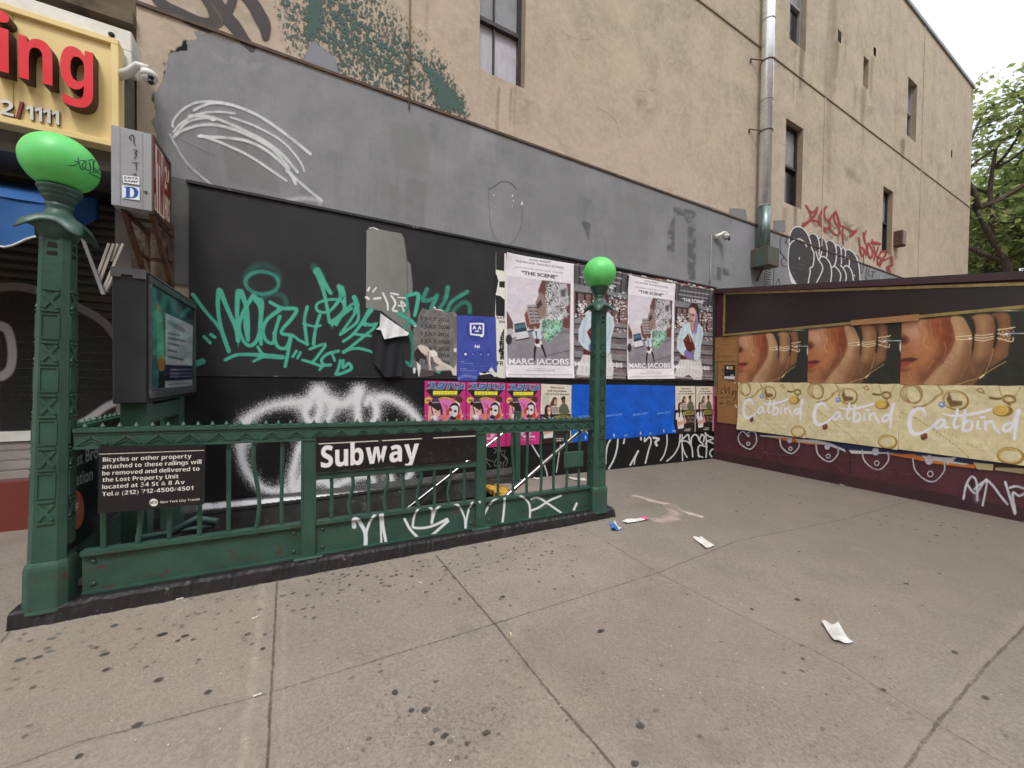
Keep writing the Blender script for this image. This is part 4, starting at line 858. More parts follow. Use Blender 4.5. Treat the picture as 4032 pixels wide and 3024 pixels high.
def tree(x, y, h, rad, label, seed, nleaf=9000, lean=(0, 0)):
    rg = np.random.default_rng(seed); z0 = G(x)-.2; t = thing('street_tree', label, 'tree', (x, y, z0), 'trees beyond the tan building')
    b = MB(); th = h*.3; top = Vector((x+lean[0]*.3, y+lean[1]*.3, z0+th)); b.tube([(x, y, z0), (x+lean[0]*.1, y+lean[1]*.1, z0+th*.5), top], [h*.03, h*.024, h*.021], 10)
    tips = []
    def limb(p, d, ln, r, lev):
        q = [p]; dd = d.normalized()
        for k in range(4):
            dd = (dd+Vector(rg.normal(0, .16, 3))+Vector((0, 0, .05))).normalized(); q.append(q[-1]+dd*ln/4)
        b.tube(q, [r*(1-.13*k) for k in range(5)], 6 if lev < 2 else 4)
        if lev >= 3: tips.extend(q[1:]); return
        if lev == 2: tips.extend(q[3:])
        for k in range(3 if lev else 4): limb(q[rg.integers(2, 5)], (dd+Vector(rg.normal(0, .62, 3))).normalized(), ln*rg.uniform(.55, .75), r*.55, lev+1)
    for k in range(6):
        a = k*math.pi/3+rg.uniform(-.4, .4); limb(top-Vector((0, 0, th*.12*(k % 3))), Vector((math.cos(a)*.9+lean[0]*.1, math.sin(a)*.9+lean[1]*.1, rg.uniform(.35, 1.2))), rad*rg.uniform(.7, .95), h*.012, 0)
    b.build('trunk', BARK, t)
    tp = np.array([tuple(v) for v in tips]); n = nleaf; c = tp[rg.integers(0, len(tp), n)]+rg.normal(0, rad*.06, (n, 3))*np.array([1.2, 1.2, .7])
    s = rg.gamma(6, .0155, n)[:, None]*rad/5; d1 = rg.normal(0, 1, (n, 3))*np.array([1, 1, .5]); d1 /= np.linalg.norm(d1, axis=1)[:, None]
    d2 = np.cross(d1, rg.normal(0, 1, (n, 3))*np.array([.5, .5, 1])); d2 /= np.linalg.norm(d2, axis=1)[:, None]
    V = np.stack([c-d1*s*1.1, c-d2*s*.65, c+d1*s*1.3, c+d2*s*.65], 1).reshape(-1, 3)-np.array([x, y, z0]); q = np.arange(4*n).reshape(n, 4)
    me = bpy.data.meshes.new('crown'); me.vertices.add(4*n); me.vertices.foreach_set('co', V.astype(np.float32).ravel()); me.loops.add(4*n); me.polygons.add(n)
    me.loops.foreach_set('vertex_index', q.astype(np.int32).ravel()); me.polygons.foreach_set('loop_start', np.arange(0, 4*n, 4, dtype=np.int32)); me.update(calc_edges=True)
    at = me.color_attributes.new('Col', 'FLOAT_COLOR', 'POINT'); base = np.array([[166, 178, 108], [144, 160, 98], [186, 192, 128], [126, 142, 88]])[rg.integers(0, 4, n)]*rg.uniform(.8, 1.1, (n, 1))
    at.data.foreach_set('color', np.concatenate([np.repeat(lin(base), 4, 0), np.ones((4*n, 1))], 1).astype(np.float32).ravel())
    me.materials.append(LEAF); me.update(); o = bpy.data.objects.new('crown', me); COL.objects.link(o); o.parent = t
    return t
def px_at(px, X):
    d = rays(px, 1500.); t_ = X/d[..., 0]; return float((d*t_)[1])
tree(31, px_at(4075, 31), 19.5, 6.2, 'leafy street tree with forked trunk rising nearest behind the shed roof', 3, 20000, (-.5, .8))
tree(42, px_at(3905, 42), 20, 6.4, 'second leafy tree farther back beside the corner of the tan building', 5, 12000)
tree(36, px_at(4210, 36), 25, 7.0, 'taller leafy tree at the right edge, its top against the sky', 9, 15000)
# ================================================================ POSTERS
PAPER = vcol('poster_print', .5, .35, .04, 300, .45, 8); RAG = spray('torn_paper', .0, 100, .6)
def poster(name, label, cat, cv, ref, pl, q, nu=110, nv=150, group=None, off=.004, wr=.004, curl=(0, 0, 0, 0), seed=1, rpl=None, ragged=False, mat=None):
    """pasted sheet. q / ref: photo px TL,TR,BR,BL of this sheet and of the one the artwork was traced on"""
    rpl = rpl or pl; rc = np.array([onp(rpl, *p) for p in ref]); oc = np.array([onp(pl, *p) for p in q])
    u = np.linspace(0, 1, nu)[None, :, None]; v = np.linspace(0, 1, nv)[:, None, None]
    bl = lambda c: (c[0]*(1-u)+c[1]*u)*(1-v)+(c[3]*(1-u)+c[2]*u)*v
    px, py = proj(bl(rc)); C = cv.sample(px, py); P = bl(oc).copy(); i = 'XY'.index(pl[0])
    n = (vnoise(nv, nu, nu/5., seed, 3)-.5)*wr*2+np.abs(vnoise(nv, nu, nu/9., seed+7, 2)-.5)*wr*1.6
    uu, vv = u[..., 0], v[..., 0]; n = n-off-wr*.9
    for a, (cu, cv_) in zip(curl, ((0, 0), (1, 0), (1, 1), (0, 1))):
        if a: n = n-a*np.clip(1-np.hypot((uu-cu)*1.0, (vv-cv_)*1.3)/.3, 0, 1)**2
    P[..., i] += n
    o = grid_mesh(name, P, C, mat or (RAG if ragged else PAPER), None, (C[..., 3] > 110) if ragged else None)
    return tag(o, label, cat, group)
HB = ('Y', YB-.002)
INKD = (46, 44, 48)
# ---- street scene poster
cv = CV(1984, 988, 2264, 1496, .9, (243, 236, 242)); z = CUT(.3134, (1980, 980))
def Z(x, y): return (1980+.3134*x, 980+.3134*y)
for s_, a, b_, h_, c in (('RACHEL SENNOTT', (332, 148), (600, 186), 24, (92, 88, 94)), ('TRUE WHITAKER  FRANCESCA SCORSESE', (150, 163), (758, 254), 24, (104, 100, 106)), ('SANDRA BERNHARD  MORGAN MAHER  STINKY RAT', (150, 235), (756, 318), 19, (150, 145, 152))):
    cv.text(s_, Z(*a), Z(*b_), h_*.3134, c, .01, upv=(0, -1))
cv.text('“THE SCENE”', Z(230, 318), Z(686, 378), 42*.3134, (54, 50, 54), .03, upv=(0, -1))
sky_ = lambda X, Y: np.stack([216+14*vnoise(X.shape[0], X.shape[1], 40, 3, 3), 209+12*vnoise(X.shape[0], X.shape[1], 40, 3, 3), 217+10*vnoise(X.shape[0], X.shape[1], 40, 4, 3)], -1)
cv.poly(z([(45, 335), (845, 445), (838, 1468), (52, 1455)]), sky_)
cv.poly(z([(48, 1150), (130, 1110), (320, 1050), (838, 985), (838, 1468), (52, 1455)]), lambda X, Y: np.stack([132+26*vnoise(X.shape[0], X.shape[1], 30, 9, 3)]*3, -1)+np.array([0, -5, 2]))
cv.poly(z([(440, 520), (490, 395), (560, 405), (845, 440), (838, 1000), (480, 960), (520, 860), (460, 700)]), (112, 72, 72), 3)
cv.poly(z([(405, 670), (465, 545), (540, 600), (530, 860), (450, 900), (420, 800)]), (150, 128, 120), 2); cv.poly(z([(420, 700), (470, 640), (490, 700), (430, 760)]), (70, 62, 64), 2)
cv.poly(z([(296, 708), (405, 698), (452, 935), (330, 948)]), (172, 158, 156), 2)
for r in range(5):
    for k in range(4): cv.line(z([(322+r*8+k*24+(14 if k > 1 else 0), 740+r*42), (334+r*8+k*24+(14 if k > 1 else 0), 738+r*42)]), 2.4, (92, 84, 88), sm=0)
cv.poly(z([(268, 830), (300, 770), (335, 940), (300, 1000)]), (132, 80, 74), 2); cv.poly(z([(45, 780), (85, 850), (120, 920), (125, 1010), (48, 1010)]), (110, 74, 72), 2); cv.poly(z([(300, 950), (470, 930), (480, 1000), (330, 1010)]), (120, 74, 72), 3)
cv.poly(z([(130, 930), (275, 908), (310, 1030), (322, 1110), (170, 1150), (150, 1060)]), (226, 224, 228), 2); cv.poly(z([(135, 945), (272, 922), (300, 1030), (150, 1055)]), (54, 72, 88), 2); cv.poly(z([(140, 965), (270, 940), (280, 985), (145, 1010)]), (88, 120, 138), 3)
cv.line(z([(165, 1150), (322, 1122)]), 2.5, (60, 56, 62), 2, sm=0); cv.poly(z([(48, 1010), (110, 1000), (125, 1080), (50, 1110)]), (190, 186, 188), 2); cv.ell(*Z(72, 1140), 12, 20, (58, 52, 58), 3); cv.poly(z([(300, 1035), (380, 1010), (385, 1035), (310, 1050)]), (58, 58, 66), 2)
cv.line(z([(480, 1360), (838, 1275)]), 1.3, (92, 86, 94), sm=0); cv.poly(z([(520, 1050), (838, 1010), (838, 1060), (560, 1090)]), (128, 122, 128), 3)
rg = np.random.default_rng(4)
def star(cx, cy, r, col, ed, an):
    p = []
    for k in range(10): rr = r if k % 2 == 0 else r*.55; a = an+k*math.pi/5; p.append((cx+rr*math.cos(a), cy+rr*math.sin(a)))
    cv.poly(z(p), col, 2); cv.line(z(p[:5]), 1.0, ed, sm=0)
    cv.line(z([(cx-r*.3, cy-r*.3), (cx+r*.2, cy+r*.1)]), 2.0, ed, 3, sm=0, al=.8)
cv.poly(z([(540, 400), (800, 440), (830, 620), (790, 780), (740, 860), (520, 880), (540, 780), (525, 640)]), (104, 98, 102), 4)
def swirl(lo, hi, seed):
    def f(X, Y):
        n1 = vnoise(X.shape[0], X.shape[1], 16, seed, 3); n2 = np.abs(np.sin(n1*9+vnoise(X.shape[0], X.shape[1], 12, seed+1, 2)*4))[..., None]; return np.array(lo)*(1-n2)+np.array(hi)*n2
    return f
cv.poly(z([(540, 400), (800, 440), (830, 620), (790, 780), (740, 860), (520, 880), (540, 780), (525, 640)]), swirl((48, 44, 48), (222, 218, 222), 61), 5)
for k in range(9): star(rg.uniform(550, 790), rg.uniform(430, 860), rg.uniform(44, 70), (168, 164, 168), (232, 230, 232), rg.uniform(0, 6))
cv.poly(z([(500, 860), (600, 830), (700, 850), (760, 800), (740, 890), (640, 910), (520, 910)]), swirl((120, 116, 118), (228, 226, 228), 65), 5)
cv.poly(z([(690, 500), (730, 440), (800, 450), (790, 520), (825, 620), (760, 610), (720, 640), (690, 570)]), (196, 192, 196), 4); cv.poly(z([(720, 520), (790, 500), (780, 600), (730, 600)]), (90, 86, 90), 10)
cv.poly(z([(482, 900), (560, 880), (640, 920), (690, 890), (755, 900), (738, 1000), (690, 1080), (630, 1110), (600, 1185), (530, 1170), (560, 1090), (490, 1030)]), swirl((64, 92, 78), (160, 200, 178), 63), 4)
for k in range(9):
    a = rg.uniform(0, 1); star(500+rg.uniform(20, 220)*(1-a*.5)+a*40, 900+a*260, rg.uniform(36, 54), (140+rg.uniform(-20, 30), 190+rg.uniform(-24, 20), 164+rg.uniform(-20, 20)), (206, 236, 220), rg.uniform(0, 6))
cv.poly(z([(362, 1050), (400, 1030), (450, 1010), (475, 900), (484, 930), (470, 1060), (490, 1100), (480, 1130), (440, 1140), (380, 1120)]), (206, 222, 232), 2)
cv.poly(z([(395, 1160), (480, 1150), (494, 1200), (470, 1235), (400, 1232)]), (234, 230, 232), 2); cv.ell(*Z(402, 985), 4.6, 6.5, (190, 150, 138), 1.5); cv.poly(z([(385, 975), (398, 962), (418, 970), (415, 982), (400, 972)]), (62, 44, 42), 1.2)
cv.poly(z([(395, 1160), (420, 1115), (460, 1150), (450, 1190), (410, 1195)]), (96, 44, 46), 1.5); cv.line(z([(412, 1090), (420, 1045), (404, 1040), (425, 1110)]), 1.3, (90, 44, 50))
cv.line(z([(405, 1232), (395, 1310), (392, 1398)]), [4.6, 4.2, 2.6], (44, 38, 44)); cv.line(z([(486, 1215), (510, 1280), (535, 1360)]), [4.6, 4, 2.8], (44, 38, 44))
cv.text('MARC JACOBS', Z(66, 1445), Z(826, 1452), 70*.3134, (246, 242, 246), .03, upv=(0, -1))
cv.line(z([(400, 1505), (535, 1508)]), .9, (176, 170, 176), sm=0); cv.text('APRIL 23 ON MARCJACOBS.COM', Z(282, 1538), Z(648, 1540), 16*.3134, (150, 145, 150), .01)
cv.line(z([(62, 1578), (855, 1582)]), 2.2, (190, 186, 190), 1.5, sm=0, al=.7)
street = cv; RS = [(1991, 996), (2257, 1040), (2258, 1489), (1988, 1485)]
GP = 'fashion posters pasted in a row on the black board'
poster('poster', 'white street scene fashion poster with silver balloons, leftmost and largest of the row', 'poster', street, RS, HB, RS, 230, 380, GP, .006, .005, (.03, .012, .02, .03), 11)
poster('poster', 'white street scene fashion poster with silver balloons, just right of the farther lamp', 'poster', street, RS, HB, [(2472, 1084), (2655, 1120), (2650, 1491), (2466, 1493)], 190, 300, GP, .007, .006, (.02, .02, .03, .03), 12)
# ---- bench portrait poster
cv = CV(2640, 1108, 2812, 1504, .7, (104, 98, 100)); z = CUT(.2653, (2600, 1080)); Z = lambda x, y: (2600+.2653*x, 1080+.2653*y)
n1 = vnoise(cv.h, cv.w, 30, 21, 4); n2 = vnoise(cv.h, cv.w, 6, 22, 2); cv.c = np.stack([86+70*n1, 76+60*n1, 78+58*n1], -1)*(.8+.4*n2[..., None])
cv.poly(z([(185, 160), (800, 260), (780, 500), (190, 380)]), (92, 88, 92), 3)
for k in range(11): cv.line(z([(215+k*56, 165+k*9), (210+k*54, 385+k*11)]), 1.7, (44, 40, 44), 1.5, sm=0)
cv.poly(z([(190, 380), (780, 500), (770, 590), (190, 480)]), lambda X, Y: np.stack([112+40*vnoise(X.shape[0], X.shape[1], 8, 2, 3)]*3, -1), 3); cv.line(z([(190, 490), (560, 520), (760, 570)]), 3, (50, 44, 48), 2, sm=0)
cv.poly(z([(190, 490), (770, 580), (765, 900), (180, 830)]), lambda X, Y: np.stack([96+60*vnoise(X.shape[0], X.shape[1], 10, 5, 3), 74+50*vnoise(X.shape[0], X.shape[1], 10, 5, 3), 74+44*vnoise(X.shape[0], X.shape[1], 10, 5, 3)], -1), 3)
for xx in (235, 320, 395, 610, 690): cv.line(z([(xx, 500+(xx-200)*.12), (xx-4, 800+(xx-200)*.1)]), 4 if xx == 235 else 2.6, (42, 36, 40), 1.5, sm=0)
cv.speck(z([(250, 560), (760, 640), (760, 1000), (190, 900)]), 150, (1.2, 3.4), (232, 228, 230), 6, .9); cv.speck(z([(560, 440), (770, 470), (760, 700), (580, 680)]), 50, (1.2, 3.6), (228, 226, 228), 7, .9); cv.speck(z([(255, 600), (410, 600), (400, 780), (255, 800)]), 50, (1.6, 4), (236, 232, 234), 8, .9)
for yy, h_ in ((820, 70), (935, 90), (1080, 90), (1210, 110), (1330, 60), (1440, 60)):
    cv.poly(z([(170, yy), (770, yy+55), (768, yy+55+h_*.75), (168, yy+h_*.75)]), lambda X, Y: np.stack([112+44*vnoise(X.shape[0], X.shape[1], 12, 31, 3)]*3, -1)+np.array([2, -2, 0]), 2); cv.line(z([(170, yy+h_*.8), (768, yy+55+h_*.8)]), 2, (44, 38, 42), 2, sm=0)
for yy, x0_, x1_ in ((240, 300, 710), (300, 275, 690)): cv.line(z([(x0_, yy), (x1_, yy+60)]), 2.6, (170, 166, 168), 1.5, sm=0, al=.8)
cv.text('“THE SCENE”', Z(318, 400), Z(652, 440), 50*.2653, (236, 232, 234), .03, upv=(0, -1))
cv.poly(z([(420, 560), (425, 480), (460, 435), (510, 430), (550, 470), (575, 560), (570, 700), (545, 740), (500, 640), (430, 600)]), (66, 44, 42), 2, smooth=4)
cv.poly(z([(422, 520), (460, 490), (500, 510), (525, 560), (525, 640), (500, 720), (468, 760), (440, 720), (425, 620)]), (206, 164, 150), 2.5, smooth=4)
cv.ell(*Z(480, 560), 12, 14, (222, 184, 170), 8); cv.line(z([(428, 585), (445, 590)]), 1.6, (60, 40, 40)); cv.line(z([(462, 592), (495, 600)]), 1.8, (58, 38, 38)); cv.line(z([(430, 605), (444, 610)]), 1.5, (50, 34, 36)); cv.line(z([(466, 612), (494, 618)]), 1.7, (50, 34, 36)); cv.line(z([(450, 610), (446, 660), (456, 668)]), 1.2, (156, 108, 98)); cv.line(z([(438, 698), (456, 692), (474, 702)]), 2.2, (130, 52, 58))
cv.poly(z([(440, 730), (500, 720), (505, 800), (480, 860), (450, 800)]), (190, 146, 132), 3)
cv.poly(z([(430, 700), (350, 740), (290, 830), (245, 950), (240, 1090), (290, 1170), (345, 1215), (370, 1130), (420, 1060), (520, 1100), (490, 1200), (500, 1270), (545, 1300), (590, 1220), (600, 1050), (635, 900), (625, 790), (560, 720), (540, 800), (470, 900), (445, 780)]), (206, 220, 228), 3)
for q in ([(330, 800), (300, 950), (290, 1100)], [(580, 800), (590, 930), (560, 1060)], [(500, 930), (490, 1040), (500, 1100)], [(400, 850), (390, 960)]): cv.line(z(q), 3.5, (180, 196, 208), 5, al=.7)
cv.poly(z([(520, 570), (545, 575), (556, 640), (545, 800), (540, 860), (500, 925), (505, 820), (520, 720)]), (148, 128, 190), 2.5); cv.poly(z([(345, 1160), (370, 1120), (440, 1150), (480, 1180), (480, 1240), (430, 1262), (370, 1220)]), (138, 118, 182), 2.5)
cv.poly(z([(290, 1180), (345, 1215), (400, 1240), (350, 1280), (290, 1265)]), (92, 46, 48), 2); cv.poly(z([(335, 980), (405, 885), (425, 880), (500, 1040), (510, 1110), (440, 1160), (390, 1130)]), (98, 42, 40), 2); cv.line(z([(415, 885), (450, 1000)]), 1.4, (220, 190, 180), sm=0); cv.line(z([(360, 985), (400, 950)]), 2, (150, 90, 84), 3)
cv.poly(z([(290, 1262), (420, 1270), (545, 1300), (590, 1240), (625, 1440), (610, 1570), (500, 1570), (420, 1490), (330, 1530), (200, 1510), (240, 1370)]), (226, 222, 222), 4)
for k in range(7): cv.line(z([(300+k*45, 1290), (270+k*52, 1480)]), 2, (198, 192, 194), 4, al=.6)
cv.text('MARC JACOBS', Z(190, 1402), Z(726, 1422), 55*.2653, (244, 242, 242), .03, upv=(0, -1)); cv.line(z([(220, 1530), (750, 1545)]), 2, (190, 186, 186), 1.5, sm=0, al=.8)
bench = cv; RB = [(2656, 1122), (2806, 1148), (2804, 1497), (2648, 1492)]
poster('poster', 'grey bench portrait fashion poster mostly hidden by the farther lamp', 'poster', bench, RB, HB, [(2258, 1044), (2470, 1085), (2466, 1493), (2259, 1489)], 190, 340, GP, .0035, .004, (.01, .01, .0, .01), 13)
poster('poster', 'grey bench portrait fashion poster at the right end, next to the maroon shed', 'poster', bench, RB, HB, RB, 180, 340, GP, .0035, .005, (.02, .02, .02, .0), 14)
# torn red and white paper edge over the row
cv = CV(2240, 1030, 2812, 1160, 1.6); rg = np.random.default_rng(8)
for k in range(60):
    x = 2262+k*9.1; y = 1038+(x-2262)*.186+rg.normal(0, 2.5); c = [(226, 218, 216), (178, 52, 48), (236, 232, 230), (120, 110, 110)][rg.integers(0, 4)]
    if k < 34 and rg.random() < .55: continue
    cv.poly([(x, y-3), (x+rg.uniform(6, 16), y+rg.uniform(-3, 2)), (x+rg.uniform(6, 14), y+rg.uniform(3, 8)), (x+1, y+4)], c, 1.6)
cv.line([(2262, 1041), (2540, 1092), (2806, 1143)], 2.2, (150, 138, 136), 2, sm=0, al=.9)
tag(paint('torn_paper', cv, ('Y', YB-.012), RAG, None, .4), 'ragged red and white torn paper edge above the row of posters', 'torn paper')
# ---- pink wrestling poster (artwork traced on the middle one)
cv = CV(1832, 1495, 1998, 1775, .55, (208, 56, 132)); z = CUT(.0934, (1830, 1495)); Z = lambda x, y: (1830+.0934*x, 1495+.0934*y)
cv.poly(z([(100, 430), (1620, 440), (1380, 740), (900, 790), (370, 770)]), INKD); cv.poly(z([(230, 150), (1640, 180), (1600, 440), (120, 430)]), (60, 40, 52), al=.55)
KB, KE = (62, 122, 168), (206, 196, 214)
for p in ([(210, 150), (490, 145), (480, 300), (515, 300), (460, 420), (330, 375), (110, 420), (300, 300), (360, 220), (215, 205)], [(660, 155), (915, 160), (900, 260), (800, 420), (500, 430), (590, 310), (720, 300), (770, 240), (600, 280), (610, 230)], [(990, 150), (1085, 155), (1075, 340), (1030, 430), (930, 445), (960, 320), (990, 290)],
          [(1160, 165), (1290, 165), (1240, 250), (1370, 440), (1270, 420), (1160, 320)], [(1335, 170), (1470, 175), (1470, 235), (1340, 235)], [(1355, 320), (1520, 300), (1560, 190), (1640, 180), (1665, 400), (1400, 430)]): cv.poly(z(p), KB); cv.line(z(p), .75, KE, sm=0, closed=True)
cv.poly(z([(405, 485), (1375, 495), (1370, 640), (405, 635)]), (246, 232, 84)); cv.text(BB('SUKEBAN'), Z(425, 628), Z(1360, 632), 13.2, (252, 240, 70), .06)
for s0 in (540, 690, 830, 975, 1110, 1240): cv.line(z([(s0, 500), (s0, 630)]), .5, (150, 140, 50), sm=0)
for a, b_ in ((430, 530), (700, 820), (840, 960), (1120, 1230)): cv.line(z([(a, 565), (b_, 565)]), .5, (150, 140, 50), sm=0)
cv.line(z([(410, 680), (1400, 685)]), 1.6, (150, 140, 76), 1., sm=0, al=.9)
cv.ell(*Z(880, 1500), 63, 71, (240, 190, 90)); cv.ell(*Z(880, 1500), 60, 68, (226, 120, 70)); cv.ell(*Z(880, 1500), 57, 65, (228, 130, 188))
def burst(cx, cy, r0, r1, n, c): cv.poly([(Z(cx, cy)[0]+(r1 if k % 2 else r0)*math.cos(k*math.pi/n), Z(cx, cy)[1]+(r1 if k % 2 else r0)*math.sin(k*math.pi/n)*.85) for k in range(2*n)], c)
burst(225, 870, 17, 12, 12, (244, 214, 92)); cv.poly(z([(140, 820), (330, 830), (320, 920), (145, 910)]), (170, 96, 110), 1.5)
cv.text(SB('V'), Z(785, 1110), Z(880, 1120), 14, (196, 60, 120), .02); cv.text(SB('S'), Z(870, 1190), Z(985, 1180), 14, (196, 60, 120), .02)
sk = (236, 196, 182)
cv.poly(z([(230, 1060), (330, 1080), (330, 1500), (240, 1600), (215, 1400)]), (232, 170, 168), 2)
cv.poly(z([(330, 1040), (420, 970), (600, 950), (680, 960), (760, 1150), (790, 1420), (700, 1440), (660, 1500), (430, 1480), (350, 1260)]), (58, 40, 38), 2, smooth=4)
cv.poly(z([(360, 1130), (470, 1200), (600, 1280), (690, 1240), (700, 1420), (640, 1500), (560, 1530), (440, 1480), (400, 1300)]), sk, 2, smooth=4); cv.ell(*Z(300, 1000), 8, 8, (60, 40, 42), 2); cv.ell(*Z(500, 880), 14, 10, (84, 74, 84), 2); cv.line(z([(390, 970), (500, 945), (620, 955)]), 1.2, (200, 200, 202))
cv.line(z([(470, 1325), (545, 1325)]), 1.5, (60, 40, 44)); cv.line(z([(660, 1300), (720, 1310)]), 1.3, (60, 40, 44)); cv.line(z([(540, 1520), (610, 1525)]), 1.5, (196, 84, 84)); cv.line(z([(610, 1300), (640, 1430)]), 1.4, (210, 160, 146), 2)
cv.ell(*Z(450, 1560), 13, 9, (238, 232, 226), 2); cv.poly(z([(720, 1560), (800, 1400), (900, 1420), (980, 1460), (960, 1640), (760, 1650)]), (234, 130, 110), 3)
cv.poly(z([(920, 1300), (980, 1190), (1060, 1180), (1080, 1290), (1040, 1460), (940, 1460)]), (186, 76, 48), 3); cv.poly(z([(1060, 1600), (1100, 1480), (1400, 1380), (1480, 1460), (1470, 1620), (1200, 1660)]), (186, 70, 36), 3)
cv.ell(*Z(1430, 840), 14, 14, (104, 60, 46), 2, ang=.4)
for q in (1350, 1410, 1470, 1520): cv.line(z([(q, 740), (q+30, 940)]), .9, (70, 40, 32), 1)
cv.poly(z([(1060, 1150), (1120, 1040), (1260, 960), (1380, 1010), (1450, 1120), (1440, 1340), (1380, 1350), (1340, 1120), (1180, 1090)]), (32, 28, 34), 2, smooth=4); cv.poly(z([(1270, 900), (1320, 890), (1480, 990), (1480, 1110), (1430, 1100), (1380, 1000)]), (224, 222, 214), 2)
cv.poly(z([(1070, 1270), (1140, 1120), (1260, 1060), (1380, 1110), (1410, 1240), (1370, 1440), (1240, 1540), (1120, 1540), (1060, 1420)]), (228, 226, 226), 2, smooth=4); cv.ell(*Z(1110, 1240), 4.5, 6.5, (92, 40, 48), 2); cv.ell(*Z(1285, 1295), 5.5, 4.6, (86, 30, 50), 1.5); cv.line(z([(1150, 1330), (1130, 1410), (1180, 1420)]), .9, (130, 126, 130)); cv.line(z([(1110, 1490), (1190, 1500)]), 1.9, (150, 50, 84)); cv.ell(*Z(1180, 1580), 12, 6, (44, 34, 38), 3)
cv.text('IC', Z(80, 1500), Z(160, 1500), 5, (236, 200, 220), .03, upv=(0, -1)); cv.text('SU', Z(1550, 1560), Z(1630, 1500), 9, (240, 210, 226), .03)
cv.ell(*Z(880, 2190), 46, 9, (244, 180, 80), 2); cv.text('QUEEN', Z(600, 2230), Z(1200, 2230), 9, (246, 220, 232), .04)
for k, ch in enumerate('決定戦'): cv.text(ch, Z(420+k*330, 2420), Z(620+k*330, 2420), 11, (240, 214, 228), .02)
cv.text('MAY 22', Z(420, 2520), Z(760, 2520), 7, (240, 214, 228), .03); cv.text('NEW YORK', Z(860, 2520), Z(1480, 2520), 8, (246, 226, 236), .04); cv.line(z([(420, 2620), (1500, 2620)]), .8, (230, 170, 200), sm=0)
pink = cv; RP = [(1836, 1503), (1990, 1507), (1990, 1757), (1836, 1767)]
GK = 'pink wrestling posters in a row on the lower board'
HL = ('Y', YB+.003)
poster('poster', 'pink wrestling poster at the left with its edge torn white', 'poster', pink, RP, HL, [(1671, 1499), (1834, 1503), (1834, 1768), (1671, 1780)], 150, 240, GK, .003, .003, (.012, 0, 0, .01), 15)
poster('poster', 'pink wrestling poster in the middle of the three', 'poster', pink, RP, HL, RP, 150, 240, GK, .005, .003, (0, .006, .01, 0), 16)
pink2 = CV(1832, 1495, 1998, 1775, .55); pink2.c = pink.c.copy(); pink2.a = pink.a.copy(); pink2.poly(z([(490, 1110), (760, 1100), (780, 1560), (470, 1580)]), (48, 44, 46), 2, smooth=3); pink2.ell(*Z(700, 1560), 9, 7, (150, 140, 140), 2)
poster('poster', 'pink wrestling poster at the right with one face blotted out black', 'poster', pink2, RP, HL, [(1993, 1508), (2127, 1510), (2126, 1748), (1993, 1757)], 140, 240, GK, .003, .003, (0, 0, .015, 0), 17)
# ---- therapist comedy poster (traced on the second, at the right)
cv = CV(2652, 1512, 2745, 1712, .36, (226, 216, 200)); z = CUT(.13259, (2640, 1500)); Z = lambda x, y: (2640+.13259*x, 1500+.13259*y)
cv.line(z([(158, 150), (728, 152), (722, 840)]), .4, (150, 140, 130), sm=0)
for s_, a, b_ in (("When you're", (308, 248), (582, 248)), ('both the problem', (262, 326), (632, 326)), ('...and so is the therapist', (190, 398), (686, 396))): cv.text(s_, Z(*a), Z(*b_), 6.2, (60, 50, 46), .02)
cv.poly(z([(180, 430), (300, 430), (290, 640), (170, 650)]), (204, 200, 188), 3)
cv.poly(z([(120, 860), (720, 840), (712, 1545), (120, 1570)]), (46, 38, 36))
HA, SK = (58, 40, 36), (206, 164, 148)
cv.poly(z([(355, 520), (380, 460), (420, 450), (446, 500), (446, 600), (440, 650), (400, 680), (320, 650), (330, 580)]), (86, 58, 48), 2, smooth=3); cv.poly(z([(395, 520), (440, 505), (444, 600), (420, 640), (392, 610)]), (198, 152, 136), 1.5, smooth=3); cv.poly(z([(340, 690), (380, 650), (450, 670), (480, 730), (490, 835), (350, 845)]), (226, 214, 204), 1.5)
for k in range(6): cv.line(z([(360, 690+k*27), (470, 695+k*26)]), .9, (70, 56, 58), .6, sm=0)
cv.poly(z([(480, 680), (500, 660), (500, 830), (480, 830)]), SK, 1.5)
cv.poly(z([(500, 680), (560, 600), (640, 620), (670, 700), (692, 830), (500, 835)]), (98, 102, 82), 2, smooth=2); cv.poly(z([(535, 500), (600, 470), (606, 570), (590, 610), (560, 600)]), (120, 84, 66), 1.5, smooth=3); cv.poly(z([(528, 470), (560, 430), (602, 435), (606, 490), (560, 495), (540, 540)]), (44, 32, 30), 1.5, smooth=3)
cv.poly(z([(215, 760), (230, 670), (280, 635), (335, 680), (352, 800), (370, 960), (385, 1080), (340, 1000), (250, 1080), (235, 980), (222, 900)]), HA, 2, smooth=3); cv.poly(z([(268, 720), (300, 680), (332, 720), (336, 820), (306, 890), (276, 830)]), (222, 184, 166), 1.5, smooth=3); cv.line(z([(290, 832), (322, 828)]), 1., (244, 236, 232), .6); cv.line(z([(276, 768), (292, 766)]), .8, (60, 44, 42)); cv.line(z([(312, 764), (330, 762)]), .8, (60, 44, 42))
cv.poly(z([(150, 980), (190, 930), (250, 960), (300, 900), (380, 930), (410, 1010), (380, 1130), (390, 1290), (385, 1400), (215, 1425), (200, 1290), (180, 1140), (145, 1150)]), (228, 222, 222), 2); cv.poly(z([(200, 1200), (340, 1190), (400, 1150), (380, 1050), (420, 1060), (465, 1180), (460, 1250), (330, 1290), (220, 1340)]), (212, 164, 150), 2)
cv.line(z([(265, 930), (250, 1060)]), 2.4, HA, 1.5); cv.line(z([(335, 900), (360, 1000), (378, 1080)]), 2.4, HA, 1.5)
